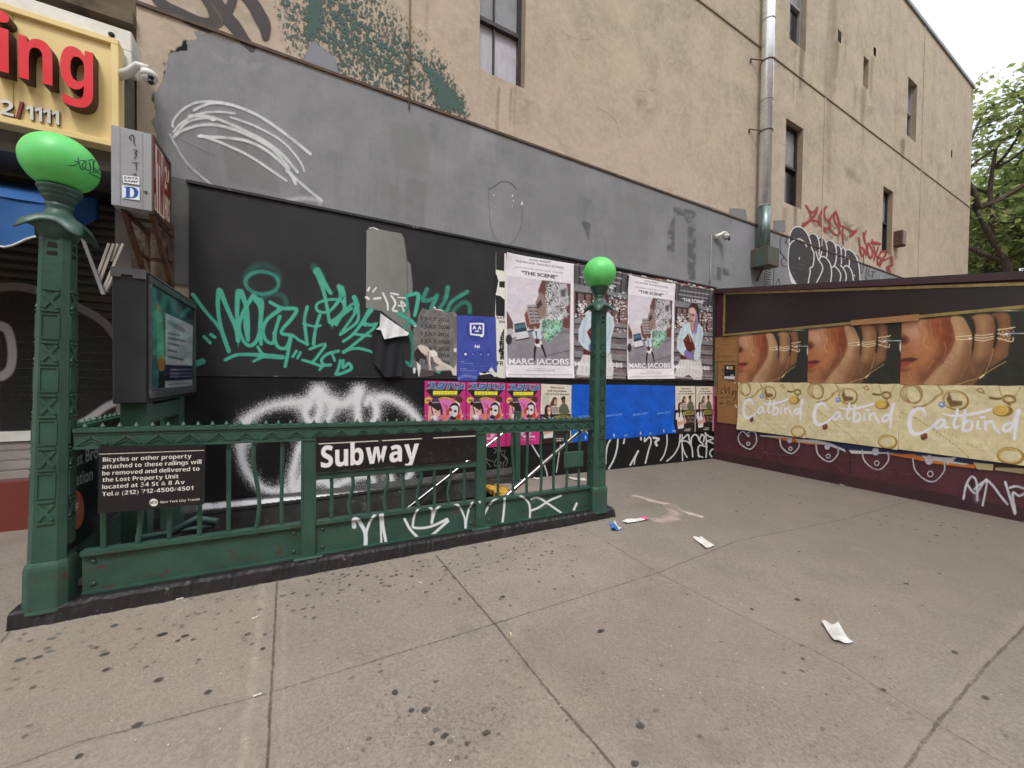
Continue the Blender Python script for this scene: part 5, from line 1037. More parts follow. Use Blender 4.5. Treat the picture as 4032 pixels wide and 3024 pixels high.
cv.poly(z([(400, 900), (600, 860), (705, 890), (690, 1000), (430, 1020), (400, 960)]), (150, 142, 66), 1.5); cv.line(z([(470, 950), (660, 940)]), 1.6, (84, 80, 44), 1.2); cv.line(z([(520, 900), (640, 890)]), 1.2, (84, 80, 44), 1.2)
for yy in (1060, 1170): cv.poly(z([(480, yy), (700, yy-10), (700, yy+60), (480, yy+70)]), (104, 80, 74), 2)
cv.speck(z([(480, 1060), (700, 1050), (700, 1250), (480, 1250)]), 40, (.5, 1.8), [(150, 120, 108), (66, 46, 44), (190, 170, 156)], 9, .8)
cv.text('New Season', Z(440, 1440), Z(590, 1428), 4.2, (232, 228, 226), .03); cv.text('Coming May 12', Z(390, 1485), Z(590, 1478), 4.6, (236, 232, 230), .03)
ther = cv; RT = [(2658, 1520), (2737, 1520), (2737, 1701), (2658, 1705)]; GT = 'cream comedy posters with three people'
poster('poster', 'cream comedy poster right of the pink posters, behind the railing', 'poster', ther, RT, HL, [(2130, 1511), (2251, 1516), (2247, 1742), (2124, 1747)], 170, 280, GT, .004, .003, (0, 0, 0, .01), 18)
poster('poster', 'small cream comedy poster next to the blue sheets, left of a matching one', 'poster', ther, RT, HL, RT, 130, 230, GT, .006, .002, (0, 0, 0, 0), 19)
poster('poster', 'small cream comedy poster nearest the maroon shed', 'poster', ther, RT, HL, [(2740, 1521), (2806, 1521), (2807, 1697), (2740, 1700)], 120, 230, GT, .004, .002, (0, 0, 0, 0), 20)
# ---- plain blue posters
cv = CV(2466, 1508, 2572, 1732, .6, (18, 92, 204)); n1 = vnoise(cv.h, cv.w, 60, 5, 3); cv.tone(.86+.28*n1)
for k in range(16): x, y = RNG.uniform(2470, 2568), RNG.uniform(1515, 1715); cv.line([(x, y), (x+RNG.uniform(-18, 18), y+RNG.uniform(8, 40))], 1., (40, 112, 220) if k % 2 else (10, 76, 184), 4, al=.6)
cv.text('MORNING GOODS', (2492, 1637), (2548, 1630), 7.5, (112, 162, 240), .03); cv.text('C', (2469, 1731), (2476, 1731), 8, (220, 232, 250), .04); cv.text('R', (2519, 1712), (2525, 1711), 12, (206, 222, 248), .04)
cv.text('///', (2554, 1710), (2566, 1708), 6, (186, 206, 246), .03)
RBL = [(2470, 1515), (2567, 1517), (2564, 1716), (2469, 1724)]; GB = 'plain blue posters in a row on the lower board'
for i, (q, lb) in enumerate((([(2252, 1514), (2352, 1515), (2350, 1733), (2249, 1742)], 'plain blue poster left of the farther lamp, beside the cream comedy poster'), ([(2353, 1515), (2470, 1515), (2469, 1724), (2352, 1733)], 'plain blue poster partly behind the farther lamp on its right side'),
        (RBL, 'plain blue poster in the open, second from the small comedy posters'), ([(2567, 1517), (2657, 1519), (2652, 1704), (2564, 1716)], 'plain blue poster with a curled white lower corner beside the small comedy posters'))):
    poster('poster', lb, 'poster', cv, RBL, HL, q, 100, 160, GB, .003+.002*(i % 2), .003, (0, 0, .06 if i == 3 else 0, 0), 24+i)
cv = CV(2800, 1515, 2830, 1705, .8); cv.poly([(2806, 1522), (2814, 1522), (2818, 1698), (2808, 1699)], (216, 62, 136)); cv.poly([(2815, 1600), (2822, 1602), (2825, 1696), (2818, 1698)], (84, 72, 130))
tag(paint('paper_strip', cv, ('Y', YB-.003), RAG, None, .4), 'thin pink and violet strip of old poster beside the maroon shed', 'paper strip')
# ---- blue contact card poster
cv = CV(1794, 1232, 1964, 1508, .7); z = CUT(.2712, (1450, 1100)); Z = lambda x, y: (1450+.2712*x, 1100+.2712*y)
cv.poly(z([(1285, 515), (1850, 550), (1870, 1350), (1830, 1345), (1780, 1290), (1770, 1345), (1640, 1345), (1600, 1400), (1570, 1475), (1300, 1470)]), (70, 84, 172))
cv.ell(*Z(1578, 725), 42, 46, (58, 70, 154), 1.5); WH = (238, 240, 248)
for p in ([(1500, 645), (1655, 645), (1672, 665), (1668, 790), (1650, 810), (1505, 798), (1488, 780), (1486, 660)],): cv.line(z(p), 3.3, WH, sm=2, closed=True)
cv.line(z([(1650, 805), (1628, 812), (1640, 828), (1660, 826)]), 2.8, WH); cv.line(z([(1525, 718), (1540, 680), (1558, 718)]), 2.4, WH, sm=0); cv.line(z([(1600, 722), (1618, 682), (1634, 722)]), 2.4, WH, sm=0); cv.line(z([(1560, 752), (1600, 752)]), 2.6, WH, sm=0)
cv.text(BB('Fei'), Z(1545, 995), Z(1618, 995), 12, WH, .03)
for k in range(4): cv.ell(*Z(1413+k*112, 1088), 11, 12, (60, 74, 158), 2)
cv.ell(*Z(1413, 1086), 5, 5, WH); cv.line(z([(1515, 1072), (1522, 1090), (1540, 1100)]), 1.4, (140, 150, 214)); cv.poly(z([(1618, 1080), (1650, 1080), (1650, 1102), (1618, 1102)]), (140, 150, 214)); cv.poly(z([(1728, 1082), (1760, 1082), (1760, 1104), (1728, 1104)]), (140, 150, 214))
cv.text('mobile', Z(1335, 1198), Z(1395, 1198), 3.4, (190, 196, 236), .02); cv.text('+1 929 410 1026', Z(1340, 1228), Z(1520, 1228), 3.8, (170, 178, 228), .02); cv.text('homepage', Z(1335, 1303), Z(1435, 1303), 3.6, (190, 196, 236), .02); cv.text('www.everybody.com', Z(1335, 1330), Z(1575, 1328), 3.4, (170, 178, 228), .02)
cv.line(z([(1340, 1258), (1820, 1260)]), .5, (110, 122, 200), sm=0); cv.line(z([(1340, 1358), (1560, 1360)]), .5, (110, 122, 200), sm=0)
cv.line(z([(1310, 1440), (1400, 1400), (1560, 1420)]), 5, (170, 178, 224), 8, al=.5); cv.poly(z([(1610, 1350), (1700, 1370), (1720, 1350), (1770, 1350), (1745, 1320), (1790, 1275), (1835, 1340), (1880, 1400), (1840, 1420), (1780, 1370), (1620, 1390)]), (232, 228, 226))
n1 = vnoise(cv.h, cv.w, 30, 6, 3); cv.tone(.92+.16*n1)
tag(paint('poster', cv, ('Y', YB-.008), RAG, None, .4), 'blue poster with a white square face and the word Fei, torn at the bottom', 'poster')
# ---- grey date poster
cv = CV(1618, 1208, 1812, 1506, .7)
cv.poly(z([(730, 510), (790, 415), (860, 440), (960, 420), (1060, 440), (1135, 480), (1240, 470), (1285, 500), (1300, 1330), (1230, 1400), (1200, 1330), (960, 1340), (940, 1400), (730, 1420), (710, 1300), (650, 1390), (660, 1100), (655, 720), (700, 650)]), lambda X, Y: np.stack([112+60*(vnoise(X.shape[0], X.shape[1], 22, 13, 4)-.35)]*3, -1)*np.array([1., .97, .95]), 1.2)
for k in range(7):
    y0 = 590+k*112-k*k*1.2; cv.text('3 JULY 2026', Z(758, y0-5+k*2), Z(1180, y0+28-k*3), 13.6, (36, 33, 35), .012)
BDY = (222, 210, 200)
cv.poly(z([(715, 970), (760, 945), (850, 975), (900, 1030), (960, 1025), (1000, 1070), (1005, 1120), (1080, 1200), (1200, 1260), (1240, 1290), (1280, 1220), (1285, 1400), (1230, 1390), (1200, 1320), (1060, 1260), (960, 1200), (930, 1120), (900, 1130), (915, 1320), (880, 1320), (850, 1100), (790, 1080), (740, 1040)]), BDY, 1.5); cv.poly(z([(890, 1040), (960, 1030), (1000, 1070), (1000, 1110), (930, 1125)]), (240, 236, 230), 1.2)
cv.poly(z([(665, 1080), (720, 1000), (770, 1060), (840, 1110), (830, 1170), (750, 1150), (735, 1300), (700, 1220)]), (52, 44, 42), 2.5, smooth=3); cv.line(z([(790, 1060), (830, 1110)]), 1.4, (214, 196, 170)); cv.line(z([(870, 1050), (870, 1200), (890, 1300)]), 2.2, (150, 130, 118), 3)
cv.poly(z([(700, 1190), (760, 1250), (770, 1400), (730, 1415)]), (236, 232, 230), 1.2); cv.poly(z([(760, 1300), (960, 1330), (940, 1400), (740, 1415)]), (88, 80, 78), 3); cv.poly(z([(965, 1280), (1060, 1230), (1200, 1310), (1000, 1330)]), (206, 198, 190), 2)
for p in ([(925, 345), (960, 345), (985, 430), (950, 420)], [(970, 430), (1060, 440), (1100, 460), (980, 440)], [(1230, 460), (1260, 490), (1240, 470)], [(660, 680), (690, 660), (700, 690)], [(650, 1280), (690, 1290), (680, 1370), (650, 1350)], [(1240, 1000), (1285, 1000), (1280, 1060), (1245, 1050)]): cv.poly(z(p), (234, 232, 230), 1.2)
tag(paint('poster', cv, ('Y', YB-.005), RAG, None, .4), 'torn grey poster repeating a 3 July date above a crouching figure', 'poster')
# ---- black and white strip beside the street poster
cv = CV(1936, 984, 1996, 1500, .8); z = CUT(.3134, (1950, 980)); Z = lambda x, y: (1950+.3134*x, 980+.3134*y)
cv.poly(z([(8, 40), (140, 60), (130, 1640), (0, 1600), (-30, 1480), (-2, 1300), (-2, 860), (5, 600)]), (238, 234, 222)); cv.poly(z([(10, 40), (115, 55), (112, 280), (10, 260)]), (42, 40, 42)); cv.poly(z([(50, 410), (120, 405), (120, 490), (50, 480)]), (46, 42, 42)); cv.poly(z([(-10, 300), (20, 330), (40, 400), (10, 560), (-20, 560)]), (36, 34, 36)); cv.poly(z([(5, 580), (60, 590), (120, 640), (118, 850), (10, 840)]), (36, 34, 36))
cv.poly(z([(110, 1000), (70, 1080), (50, 1180), (60, 1240), (40, 1280), (65, 1330), (60, 1390), (110, 1390)]), (48, 42, 42), 1.5); cv.speck(z([(60, 1050), (112, 1050), (112, 1390), (60, 1390)]), 20, (1, 3), (210, 200, 196), 3, .8)
cv.text(BB('GAS'), Z(18, 878), Z(116, 884), 10, (36, 34, 36), 0., upv=(0, -1)); cv.text(BB('SN'), Z(45, 930), Z(116, 932), 10, (36, 34, 36), 0.); cv.text(BB('FR'), Z(20, 1466), Z(104, 1466), 17, (36, 34, 36), 0.)
tag(paint('poster', cv, ('Y', YB-.003), RAG, None, .4), 'narrow black and cream strip of older poster between the blue poster and the street poster', 'poster')
# ---- grey scraped patch, folded flap
cv = CV(1430, 880, 1650, 1320, 1.2); z = CUT(.5425, (700, 650)); Z = lambda x, y: (700+.5425*x, 650+.5425*y)
cv.poly(z([(1370, 470), (1440, 460), (1525, 478), (1622, 495), (1645, 540), (1655, 600), (1665, 690), (1690, 720), (1698, 800), (1705, 860), (1703, 920), (1670, 960), (1690, 1100), (1690, 1210), (1670, 1210), (1480, 1060), (1365, 1035), (1368, 700)]), lambda X, Y: np.stack([138-14*(X-1440)/190*1., 137-14*(X-1440)/190, 130-10*(X-1440)/190], -1)+14*(vnoise(X.shape[0], X.shape[1], 30, 4, 3)[..., None]-.5), 1.4)
cv.line(z([(1640, 520), (1660, 680), (1670, 950)]), 1.5, (92, 92, 88), 2); cv.line(z([(1390, 460), (1420, 455), (1455, 468)]), 2.2, (226, 224, 220))
tag(paint('paper_patch', cv, ('Y', YB-.002), RAG, None, .4), 'tall grey scraped paper patch with a torn right edge on the black board', 'paper patch')
fl = thing('peeling_flap', 'white folded flap of torn poster hanging over a loose black sheet', 'torn paper', on(('Y', YB), 1540, 1280))
def flap(pts, d, c, name, mat=RAG):
    cv_ = CV(min(p[0] for p in pts)-2, min(p[1] for p in pts)-2, max(p[0] for p in pts)+2, max(p[1] for p in pts)+2, 1.4); cv_.poly(pts, c, 1.2)
    P = onp(('Y', YB), cv_.X, cv_.Y); t_ = (cv_.Y-cv_.Y.min())/(cv_.Y.max()-cv_.Y.min()); s_ = (cv_.X-cv_.X.min())/(cv_.X.max()-cv_.X.min())
    P[..., 1] -= .006+d*t_**1.5+.012*np.sin(s_*17+t_*4)*t_; return grid_mesh(name, P, np.concatenate([cv_.c, cv_.a[..., None]*255], 2), mat, fl, cv_.a > .3)
flap(z([(1400, 1270), (1460, 1130), (1560, 1250), (1630, 1290), (1625, 1530), (1500, 1540), (1420, 1440)]), .05, (33, 33, 37), 'loose_sheet')
flap(z([(1470, 1075), (1672, 1222), (1660, 1240), (1580, 1250), (1490, 1268), (1470, 1200), (1435, 1195), (1462, 1170)]), .07, lambda X, Y: np.stack([226-30*vnoise(X.shape[0], X.shape[1], 8, 4, 2)]*3, -1)+np.array([0, -1, -2]), 'folded_flap')
# ---- jewellery posters on the shed (traced on the nearest)
SP = ('X', XS-.03); cv = CV(3538, 1225, 4062, 1840, 1.1, (226, 210, 158)); z = CUT(.3917, (3500, 1200)); Z = lambda x, y: (3500+.3917*x, 1200+.3917*y)
n1 = vnoise(cv.h, cv.w, 70, 31, 4); n2 = vnoise(cv.h, cv.w, 16, 32, 3); cv.c = np.stack([214+26*n1, 200+24*n1, 152+28*n1], -1)*(.94+.12*n2[..., None])
cream = cv.c.copy()
def tone3(a, b, seed, cell=60): 
    def f(X, Y): k = vnoise(X.shape[0], X.shape[1], cell, seed, 4)[..., None]; return np.array(a)*(1-k)+np.array(b)*k
    return f
cv.poly(z([(100, 90), (1460, 60), (1460, 815), (100, 803)]), (52, 50, 42), 2)
cv.poly(z([(115, 185), (380, 150), (640, 120), (660, 260), (680, 340), (640, 460), (560, 560), (450, 680), (370, 803), (100, 803)]), tone3((142, 84, 54), (192, 128, 88), 41, 90), 4)
cv.poly(z([(115, 185), (330, 160), (300, 300), (130, 330)]), (196, 144, 118), 40, .7); cv.poly(z([(420, 150), (640, 130), (660, 300), (600, 440), (480, 420)]), (158, 76, 44), 50, .8); cv.poly(z([(120, 350), (330, 420), (380, 600), (250, 700), (120, 540)]), (190, 122, 78), 50, .7)
cv.poly(z([(560, 150), (640, 130), (668, 300), (650, 440), (560, 560), (470, 660), (400, 740), (430, 600), (540, 440), (580, 300)]), (112, 56, 32), 60, .75); cv.poly(z([(180, 200), (320, 185), (350, 330), (300, 420), (200, 330)]), (222, 168, 134), 70, .7); cv.poly(z([(390, 340), (470, 360), (480, 480), (400, 520), (360, 430)]), (206, 138, 88), 50, .7)
for q in ([(330, 200), (360, 300), (345, 400)], [(420, 180), (440, 320), (500, 420)], [(520, 170), (530, 300)], [(260, 180), (300, 260)], [(560, 380), (580, 440), (560, 500)], [(450, 560), (400, 640)], [(210, 680), (240, 760)]): cv.line(z(q), 2, (236, 186, 136), 9, al=.4); cv.line(z([(a_+12, b_+6) for a_, b_ in q]), 2, (120, 66, 36), 9, al=.35)
cv.ell(*Z(140, 355), 22, 15, (84, 42, 28), 14, .9); cv.line(z([(118, 300), (160, 310), (185, 350), (170, 390)]), 4, (126, 72, 46), 14, al=.7); cv.poly(z([(115, 545), (230, 528), (300, 545), (230, 580), (115, 575)]), (100, 44, 38), 8); cv.poly(z([(115, 572), (220, 575), (200, 610), (115, 640)]), (166, 72, 58), 8); cv.poly(z([(115, 640), (230, 640), (180, 668), (115, 670)]), (124, 72, 42), 14, .7); cv.poly(z([(300, 640), (440, 690), (370, 803), (300, 803)]), (122, 78, 48), 40, .6)
cv.line(z([(360, 230), (380, 300), (350, 380), (390, 440)]), 3.5, (226, 166, 110), 8, .6) if False else cv.line(z([(360, 230), (380, 300), (350, 380), (390, 440)]), 3.5, (226, 166, 110), 8, al=.55)
HS, HM, HD = (226, 190, 148), (190, 146, 104), (104, 70, 46)
def shape(p, c, soft=4, al=1.): cv.poly(z(p), c, soft, al, smooth=4)
shape([(1040, 95), (1200, 90), (1225, 200), (1225, 330), (1205, 440), (1190, 520), (1100, 580), (1010, 640), (1000, 560), (1060, 430), (1100, 320), (1095, 200)], tone3((104, 68, 44), (150, 102, 70), 51, 60), 6)
shape([(1120, 110), (1180, 120), (1190, 300), (1150, 460), (1080, 540), (1110, 400), (1130, 250)], (172, 120, 84), 30, .6)
shape([(835, 120), (1020, 100), (1075, 220), (1060, 330), (1045, 450), (1010, 560), (960, 650), (900, 740), (830, 820), (700, 830), (760, 640), (845, 480), (862, 330), (870, 220)], tone3((124, 82, 54), (168, 122, 84), 52, 60), 6)
shape([(890, 120), (980, 120), (1010, 230), (990, 340), (960, 480), (900, 560), (880, 460), (900, 300)], (198, 152, 108), 40, .7); shape([(900, 560), (1000, 560), (960, 700), (820, 830), (720, 830), (800, 660)], (104, 72, 46), 44, .7)
shape([(625, 130), (740, 125), (800, 210), (838, 310), (836, 430), (818, 540), (770, 660), (720, 760), (690, 840), (350, 840), (440, 690), (540, 590), (590, 520), (640, 440), (668, 350), (655, 260)], tone3((160, 116, 80), (198, 152, 110), 53, 90), 4)
shape([(660, 150), (700, 150), (745, 260), (740, 360), (720, 460), (640, 560), (520, 680), (420, 830), (390, 830), (480, 680), (600, 540), (665, 420), (690, 330), (680, 240)], HS, 46, .5)
shape([(800, 380), (836, 430), (816, 560), (760, 690), (700, 840), (600, 840), (680, 700), (760, 540)], (112, 76, 48), 54, .85); cv.line(z([(846, 150), (862, 250), (852, 350), (842, 450)]), 4, (54, 40, 32), 10, al=.9); cv.line(z([(1066, 130), (1090, 230), (1078, 350), (1056, 440)]), 4, (50, 38, 30), 10, al=.9); cv.line(z([(780, 560), (830, 600), (850, 680)]), 4, (150, 106, 70), 14, al=.7)
for p in ([(625, 470), (665, 500), (690, 540)], [(690, 330), (760, 345), (826, 335)], [(880, 300), (960, 305), (1050, 292)]): cv.line(z(p), 2, (150, 104, 70), 6, al=.5)
cv.poly(z([(100, 803), (1470, 815), (1470, 1700), (100, 1640)]), (1, 1, 1), 1.5); mk_ = (cv.c.max(-1) < 2.5); cv.c[mk_] = cream[mk_]
GO, GH = (214, 178, 116), (255, 244, 224)
for p in ([(675, 325), (740, 318), (828, 310)], [(678, 345), (750, 350), (838, 340)], [(868, 305), (950, 308), (1050, 292)], [(862, 328), (950, 335), (1056, 318)], [(866, 350), (950, 362), (1050, 340)], [(1096, 250), (1180, 242), (1268, 226)], [(1096, 290), (1160, 300), (1180, 292)], [(1092, 335), (1160, 352), (1240, 370), (1250, 330)]): cv.line(z(p), 2.2, GO, 1.6); cv.line(z(p), .9, GH, 1)
cv.ell(*Z(815, 340), 5, 5, GH); cv.ell(*Z(1187, 294), 6, 5, (255, 252, 246)); cv.line(z([(1190, 290), (1358, 288), (1420, 285)]), 1.8, (196, 200, 206)); cv.speck(z([(1096, 235), (1260, 225), (1250, 375), (1096, 350)]), 26, (1.2, 2.6), GH, 3, .9)
cv.line(z([(1052, 435), (1030, 540), (970, 680), (930, 730), (800, 765), (690, 803)]), 1.2, (206, 166, 106), 1.2); cv.line(z([(960, 700), (1070, 630), (1180, 570)]), 1.4, (206, 166, 106), 1.2); cv.line(z([(918, 735), (955, 705)]), 3, (250, 226, 160), 1.5, sm=0)
cv.ell(*Z(1448, 360), 22, 34, (226, 228, 234), 8)
# jewels on cream paper
SHD = (152, 124, 74)
for k in range(5): cv.ring(*Z(230+k*5, 890+k*4), 44-k*2, 38-k*3, 1.5, (166, 132, 84), .3*k, .9)
cv.ring(*Z(672, 960), 50, 35, 4.2, (150, 118, 62), .2); cv.ring(*Z(664, 955), 48, 33, 2., (224, 194, 130), .2); cv.poly(z([(580, 950), (610, 880), (640, 960), (740, 970), (740, 1010), (620, 1030)]), (128, 104, 62), 4); cv.ell(*Z(535, 1005), 13, 12, (128, 138, 196), 3); cv.ell(*Z(532, 1000), 5, 5, (226, 230, 250), 3)
def chain(p, c=(170, 140, 88), w=1.7):
    for k, (x, y) in enumerate(spline(p, 9)):
        if k % 2 == 0: cv.ell(*Z(x, y), w*1.8, w, c, 1., ang=.6); cv.ell(*Z(x+6, y+8), w*1.9, w*.9, SHD, 2., .45, .6)
chain([(500, 820), (540, 880), (480, 920), (440, 960), (380, 1000), (320, 1020), (250, 1030)], w=2.4); chain([(130, 1080), (250, 1130), (350, 1190), (500, 1290), (640, 1390), (720, 1450), (800, 1530)]); chain([(240, 1110), (430, 1240), (600, 1290), (770, 1380), (950, 1470)], w=1.3); chain([(1110, 830), (1130, 900), (1180, 940)]); chain([(1320, 830), (1280, 900), (1240, 940)])
cv.line(z([(880, 860), (930, 840), (960, 890), (900, 870)]), 2.6, (164, 132, 72)); cv.line(z([(1020, 935), (1090, 945), (1150, 940)]), 5, (128, 104, 58), 3); cv.ring(*Z(1210, 950), 24, 14, 5, (152, 124, 66), .1); cv.ell(*Z(1150, 1068), 40, 22, (146, 114, 58), 3); cv.ell(*Z(1132, 1058), 30, 20, (230, 194, 98), 3); cv.ring(*Z(1132, 1058), 20, 12, 1.6, (206, 166, 76)); cv.line(z([(1190, 990), (1220, 1010)]), 4, (150, 120, 60), 2)
cv.ring(*Z(1228, 1520), 50, 29, 6, (160, 130, 72), .1); cv.ring(*Z(1220, 1514), 45, 26, 3, (220, 190, 112), .1); cv.poly(z([(320, 1310), (350, 1290), (385, 1295), (390, 1340), (350, 1365), (325, 1350)]), (104, 56, 38), 3); cv.ell(*Z(350, 1318), 5, 4, (190, 120, 90), 2)
LV = (248, 245, 252)
for p, w in (([(362, 1110), (350, 1055), (300, 1045), (240, 1080), (210, 1160), (215, 1240), (250, 1295), (310, 1295), (380, 1265), (430, 1230), (480, 1180)], [6, 6, 7, 8, 8.5, 8.5, 8, 6, 5, 4.5, 4]), ([(545, 1150), (500, 1165), (470, 1210), (490, 1245), (540, 1210), (560, 1160), (570, 1225), (600, 1230)], 5.2), ([(690, 1055), (680, 1120), (655, 1190), (670, 1240), (700, 1220)], [6, 7, 6, 5, 4]), ([(550, 1095), (640, 1115), (760, 1110), (900, 1085), (1030, 1050)], [3, 4, 5, 5.5, 5]), ([(768, 1075), (758, 1160), (745, 1262)], [7, 7, 6.5]), ([(750, 1215), (785, 1170), (828, 1172), (842, 1215), (815, 1258), (745, 1270)], 5.2),
             ([(900, 1172), (892, 1235), (915, 1246)], [5.5, 5.5, 4]), ([(925, 1128), (965, 1130)], 4.6), ([(968, 1172), (972, 1252)], 5.5), ([(972, 1215), (1000, 1180), (1040, 1172)], [4, 5, 6]), ([(1045, 1190), (1075, 1245), (1112, 1290)], [4, 6, 5]), ([(1230, 1190), (1180, 1200), (1150, 1240), (1180, 1270), (1240, 1230), (1290, 1100), (1310, 1060)], [6, 6, 6, 6, 6, 7, 7]), ([(1310, 1065), (1280, 1200), (1265, 1345)], [7, 7, 6])): cv.line(z(p), w, LV, 1.6)
cv.text('Solid gold, always', Z(440, 1352), Z(1026, 1400), 13, (238, 228, 196), .012, upv=(.1, -1)); cv.text('CATBIRDNYC.COM', Z(455, 1418), Z(985, 1456), 11, (238, 228, 196), .02, upv=(0, -1))
for k in range(30):
    x, y = RNG.uniform(130, 1380), RNG.uniform(850, 1540); cv.line(z([(x, y), (x+RNG.uniform(-14, 14), y+RNG.uniform(30, 80))]), 2.6, (240, 226, 180) if k % 2 else (196, 178, 130), 7, al=.35)
jew = cv; GJ = 'jewellery posters pasted in a row on the maroon shed'
def jq(x0, x1): # vertical px edges -> quad on the shed plane
    y0, y1 = float(onp(SP, x0, 1500)[1]), float(onp(SP, x1, 1500)[1]); return [tuple(float(v) for v in np.ravel(proj((SP[1], y, zz)))) for y, zz in ((y0, 2.425), (y1, 2.425), (y1, .505), (y0, .515))]
RJ = jq(3545, 4049)
for i, (a, b_, lb) in enumerate(((2908, 3180, 'jewellery poster with a ringed hand, farthest of the row, beside the plywood'), (3180, 3545, 'jewellery poster with a ringed hand, middle of the row under the raw plank'), (3545, 4049, 'jewellery poster with a ringed hand, nearest and largest in view'), (4049, 4790, 'jewellery poster with a ringed hand, cut off by the edge of the picture'))):
    poster('poster', lb, 'poster', jew, RJ, SP, jq(a, b_) if i < 3 else [(lambda t: t)(q) for q in jq(4049, 4800)], 210 if i < 3 else 60, 250 if i < 3 else 70, GJ, .006+.002*(i % 2), .005, (.02 if i == 0 else 0, 0, .02, .03 if i == 0 else .01), 40+i)
# torn layers hanging under the jewellery posters
cv = CV(2900, 1660, 4040, 1870, 1.8); z = CUT(.5389, (2840, 1640)); Z = lambda x, y: (2840+.5389*x, 1640+.5389*y)
cv.poly(z([(120, 92), (500, 150), (1000, 210), (1600, 275), (2212, 345), (2212, 365), (1700, 330), (900, 240), (300, 140), (130, 108)]), (50, 52, 84), 2)
cv.poly(z([(310, 140), (560, 160), (800, 210), (640, 205), (480, 180)]), (196, 112, 48), 2); cv.poly(z([(1180, 272), (1400, 275), (1600, 330), (1850, 350), (1855, 380), (1560, 345), (1400, 310)]), (206, 116, 52), 2)
for p in ([(280, 135), (440, 145), (560, 155), (420, 156), (290, 146)], [(540, 165), (700, 170), (800, 195), (900, 240), (915, 262), (860, 240), (760, 205), (560, 185)], [(930, 245), (1100, 255), (1290, 270), (1100, 274), (950, 272)], [(1460, 285), (1640, 300), (1700, 330), (1810, 345), (1780, 355), (1600, 330), (1480, 305)], [(1630, 300), (1720, 298), (1700, 320), (1650, 350), (1640, 320)]): cv.poly(z(p), (206, 202, 194), 2)
cv.poly(z([(1840, 335), (1990, 350), (1985, 395), (1870, 385)]), (196, 182, 134), 2); cv.poly(z([(2005, 365), (2212, 375), (2212, 420), (2100, 405), (2000, 392)]), (178, 164, 124), 2); cv.poly(z([(1990, 345), (2212, 365), (2212, 378), (2000, 372)]), (60, 50, 30), 3)
tag(paint('torn_paper', cv, ('X', XS-.016), RAG, None, .4), 'torn orange, blue and grey paper layers hanging under the jewellery posters', 'torn paper')
# notice on the plywood
cv = CV(2848, 1434, 2900, 1498, .6, (30, 30, 36)); cv.poly([(2852, 1481), (2894, 1482), (2894, 1494), (2851, 1492)], (214, 212, 214)); cv.ell(2866, 1448, 5, 6, (226, 226, 230)); cv.poly([(2872, 1442), (2886, 1442), (2886, 1455), (2872, 1455)], (206, 160, 64), 1.2); cv.poly([(2868, 1443), (2873, 1443), (2873, 1455), (2869, 1455)], (96, 140, 190), 1.2); cv.line([(2878, 1477), (2888, 1477)], 1.4, (226, 226, 228), sm=0); cv.line([(2858, 1465), (2868, 1465)], .8, (90, 90, 96), sm=0)
poster('notice', 'small black and white notice on the plywood beside the jewellery posters', 'notice', cv, [(2854, 1438), (2895, 1437), (2894, 1494), (2852, 1492)], ('X', XS-.022), [(2854, 1438), (2895, 1437), (2894, 1494), (2852, 1492)], 60, 80, None, .003, .002, (.01, 0, .01, 0), 50)
# ================================================================ PAINT ON THE WALLS
SF = spray('spray_fine', .25, 90); SS = spray('spray_speckle', .8, 85); PB = spray('brushed_paint', .2, 40, .8)
# grey painted band
cv = CV(560, 70, 3580, 1190, 4)
edge = [(742, 100), (1000, 190), (1400, 333), (1800, 470), (2200, 612), (2500, 716), (2790, 812), (3010, 893), (3300, 1002), (3560, 1104), (3560, 1180), (2800, 1180), (690, 760), (640, 700), (600, 560), (590, 490), (612, 452), (606, 340), (650, 300), (655, 212), (740, 200), (738, 160), (772, 150), (745, 110)]
nb = vnoise(cv.h, cv.w, 10, 3, 3); ng = vnoise(cv.h, cv.w, 60, 4, 4)
def greys(X, Y):
    h_, w_ = X.shape; rg = np.random.default_rng(12); f = np.zeros((h_, w_))
    for _ in range(260):
        i, j = rg.integers(-20, w_), rg.integers(-20, h_); dw, dh = rg.integers(8, 46), rg.integers(14, 60); sl_ = .36
        cx = np.arange(max(i, 0), min(i+dw, w_))
        for x_ in cx: j0 = int(j+sl_*(x_-i)*.9+rg.normal(0, 1.5)); f[max(j0, 0):max(j0+dh, 0), x_] += rg.normal(0, .25)+(1 if _ % 2 else -1)
    k = np.clip(f*.5, -2, 2)[..., None]; g = vnoise(h_, w_, 22, 15, 3)[..., None]; g2 = vnoise(h_, w_, 3, 16, 2)[..., None]
    return np.array([136, 136, 138])+k*np.array([5.6, 5.2, 6.4])+(g-.5)*18+(g2-.5)*7
cv.c = greys(cv.X, cv.Y); cv.poly(edge, greys, 5); a1 = cv.a.copy(); sd_ = cv.sdf_poly(edge, (slice(None), slice(None))); wl = np.clip((960-cv.X)/200, 0, 1); nbx = vnoise(cv.h, cv.w, 16, 33, 4)
cv.a = a1*(1-wl)+wl*np.clip((sd_+(nbx-.5)*90)/9+.5, 0, 1)*np.clip((cv.Y-(88+.36*(cv.X-742)))/5, 0, 1)
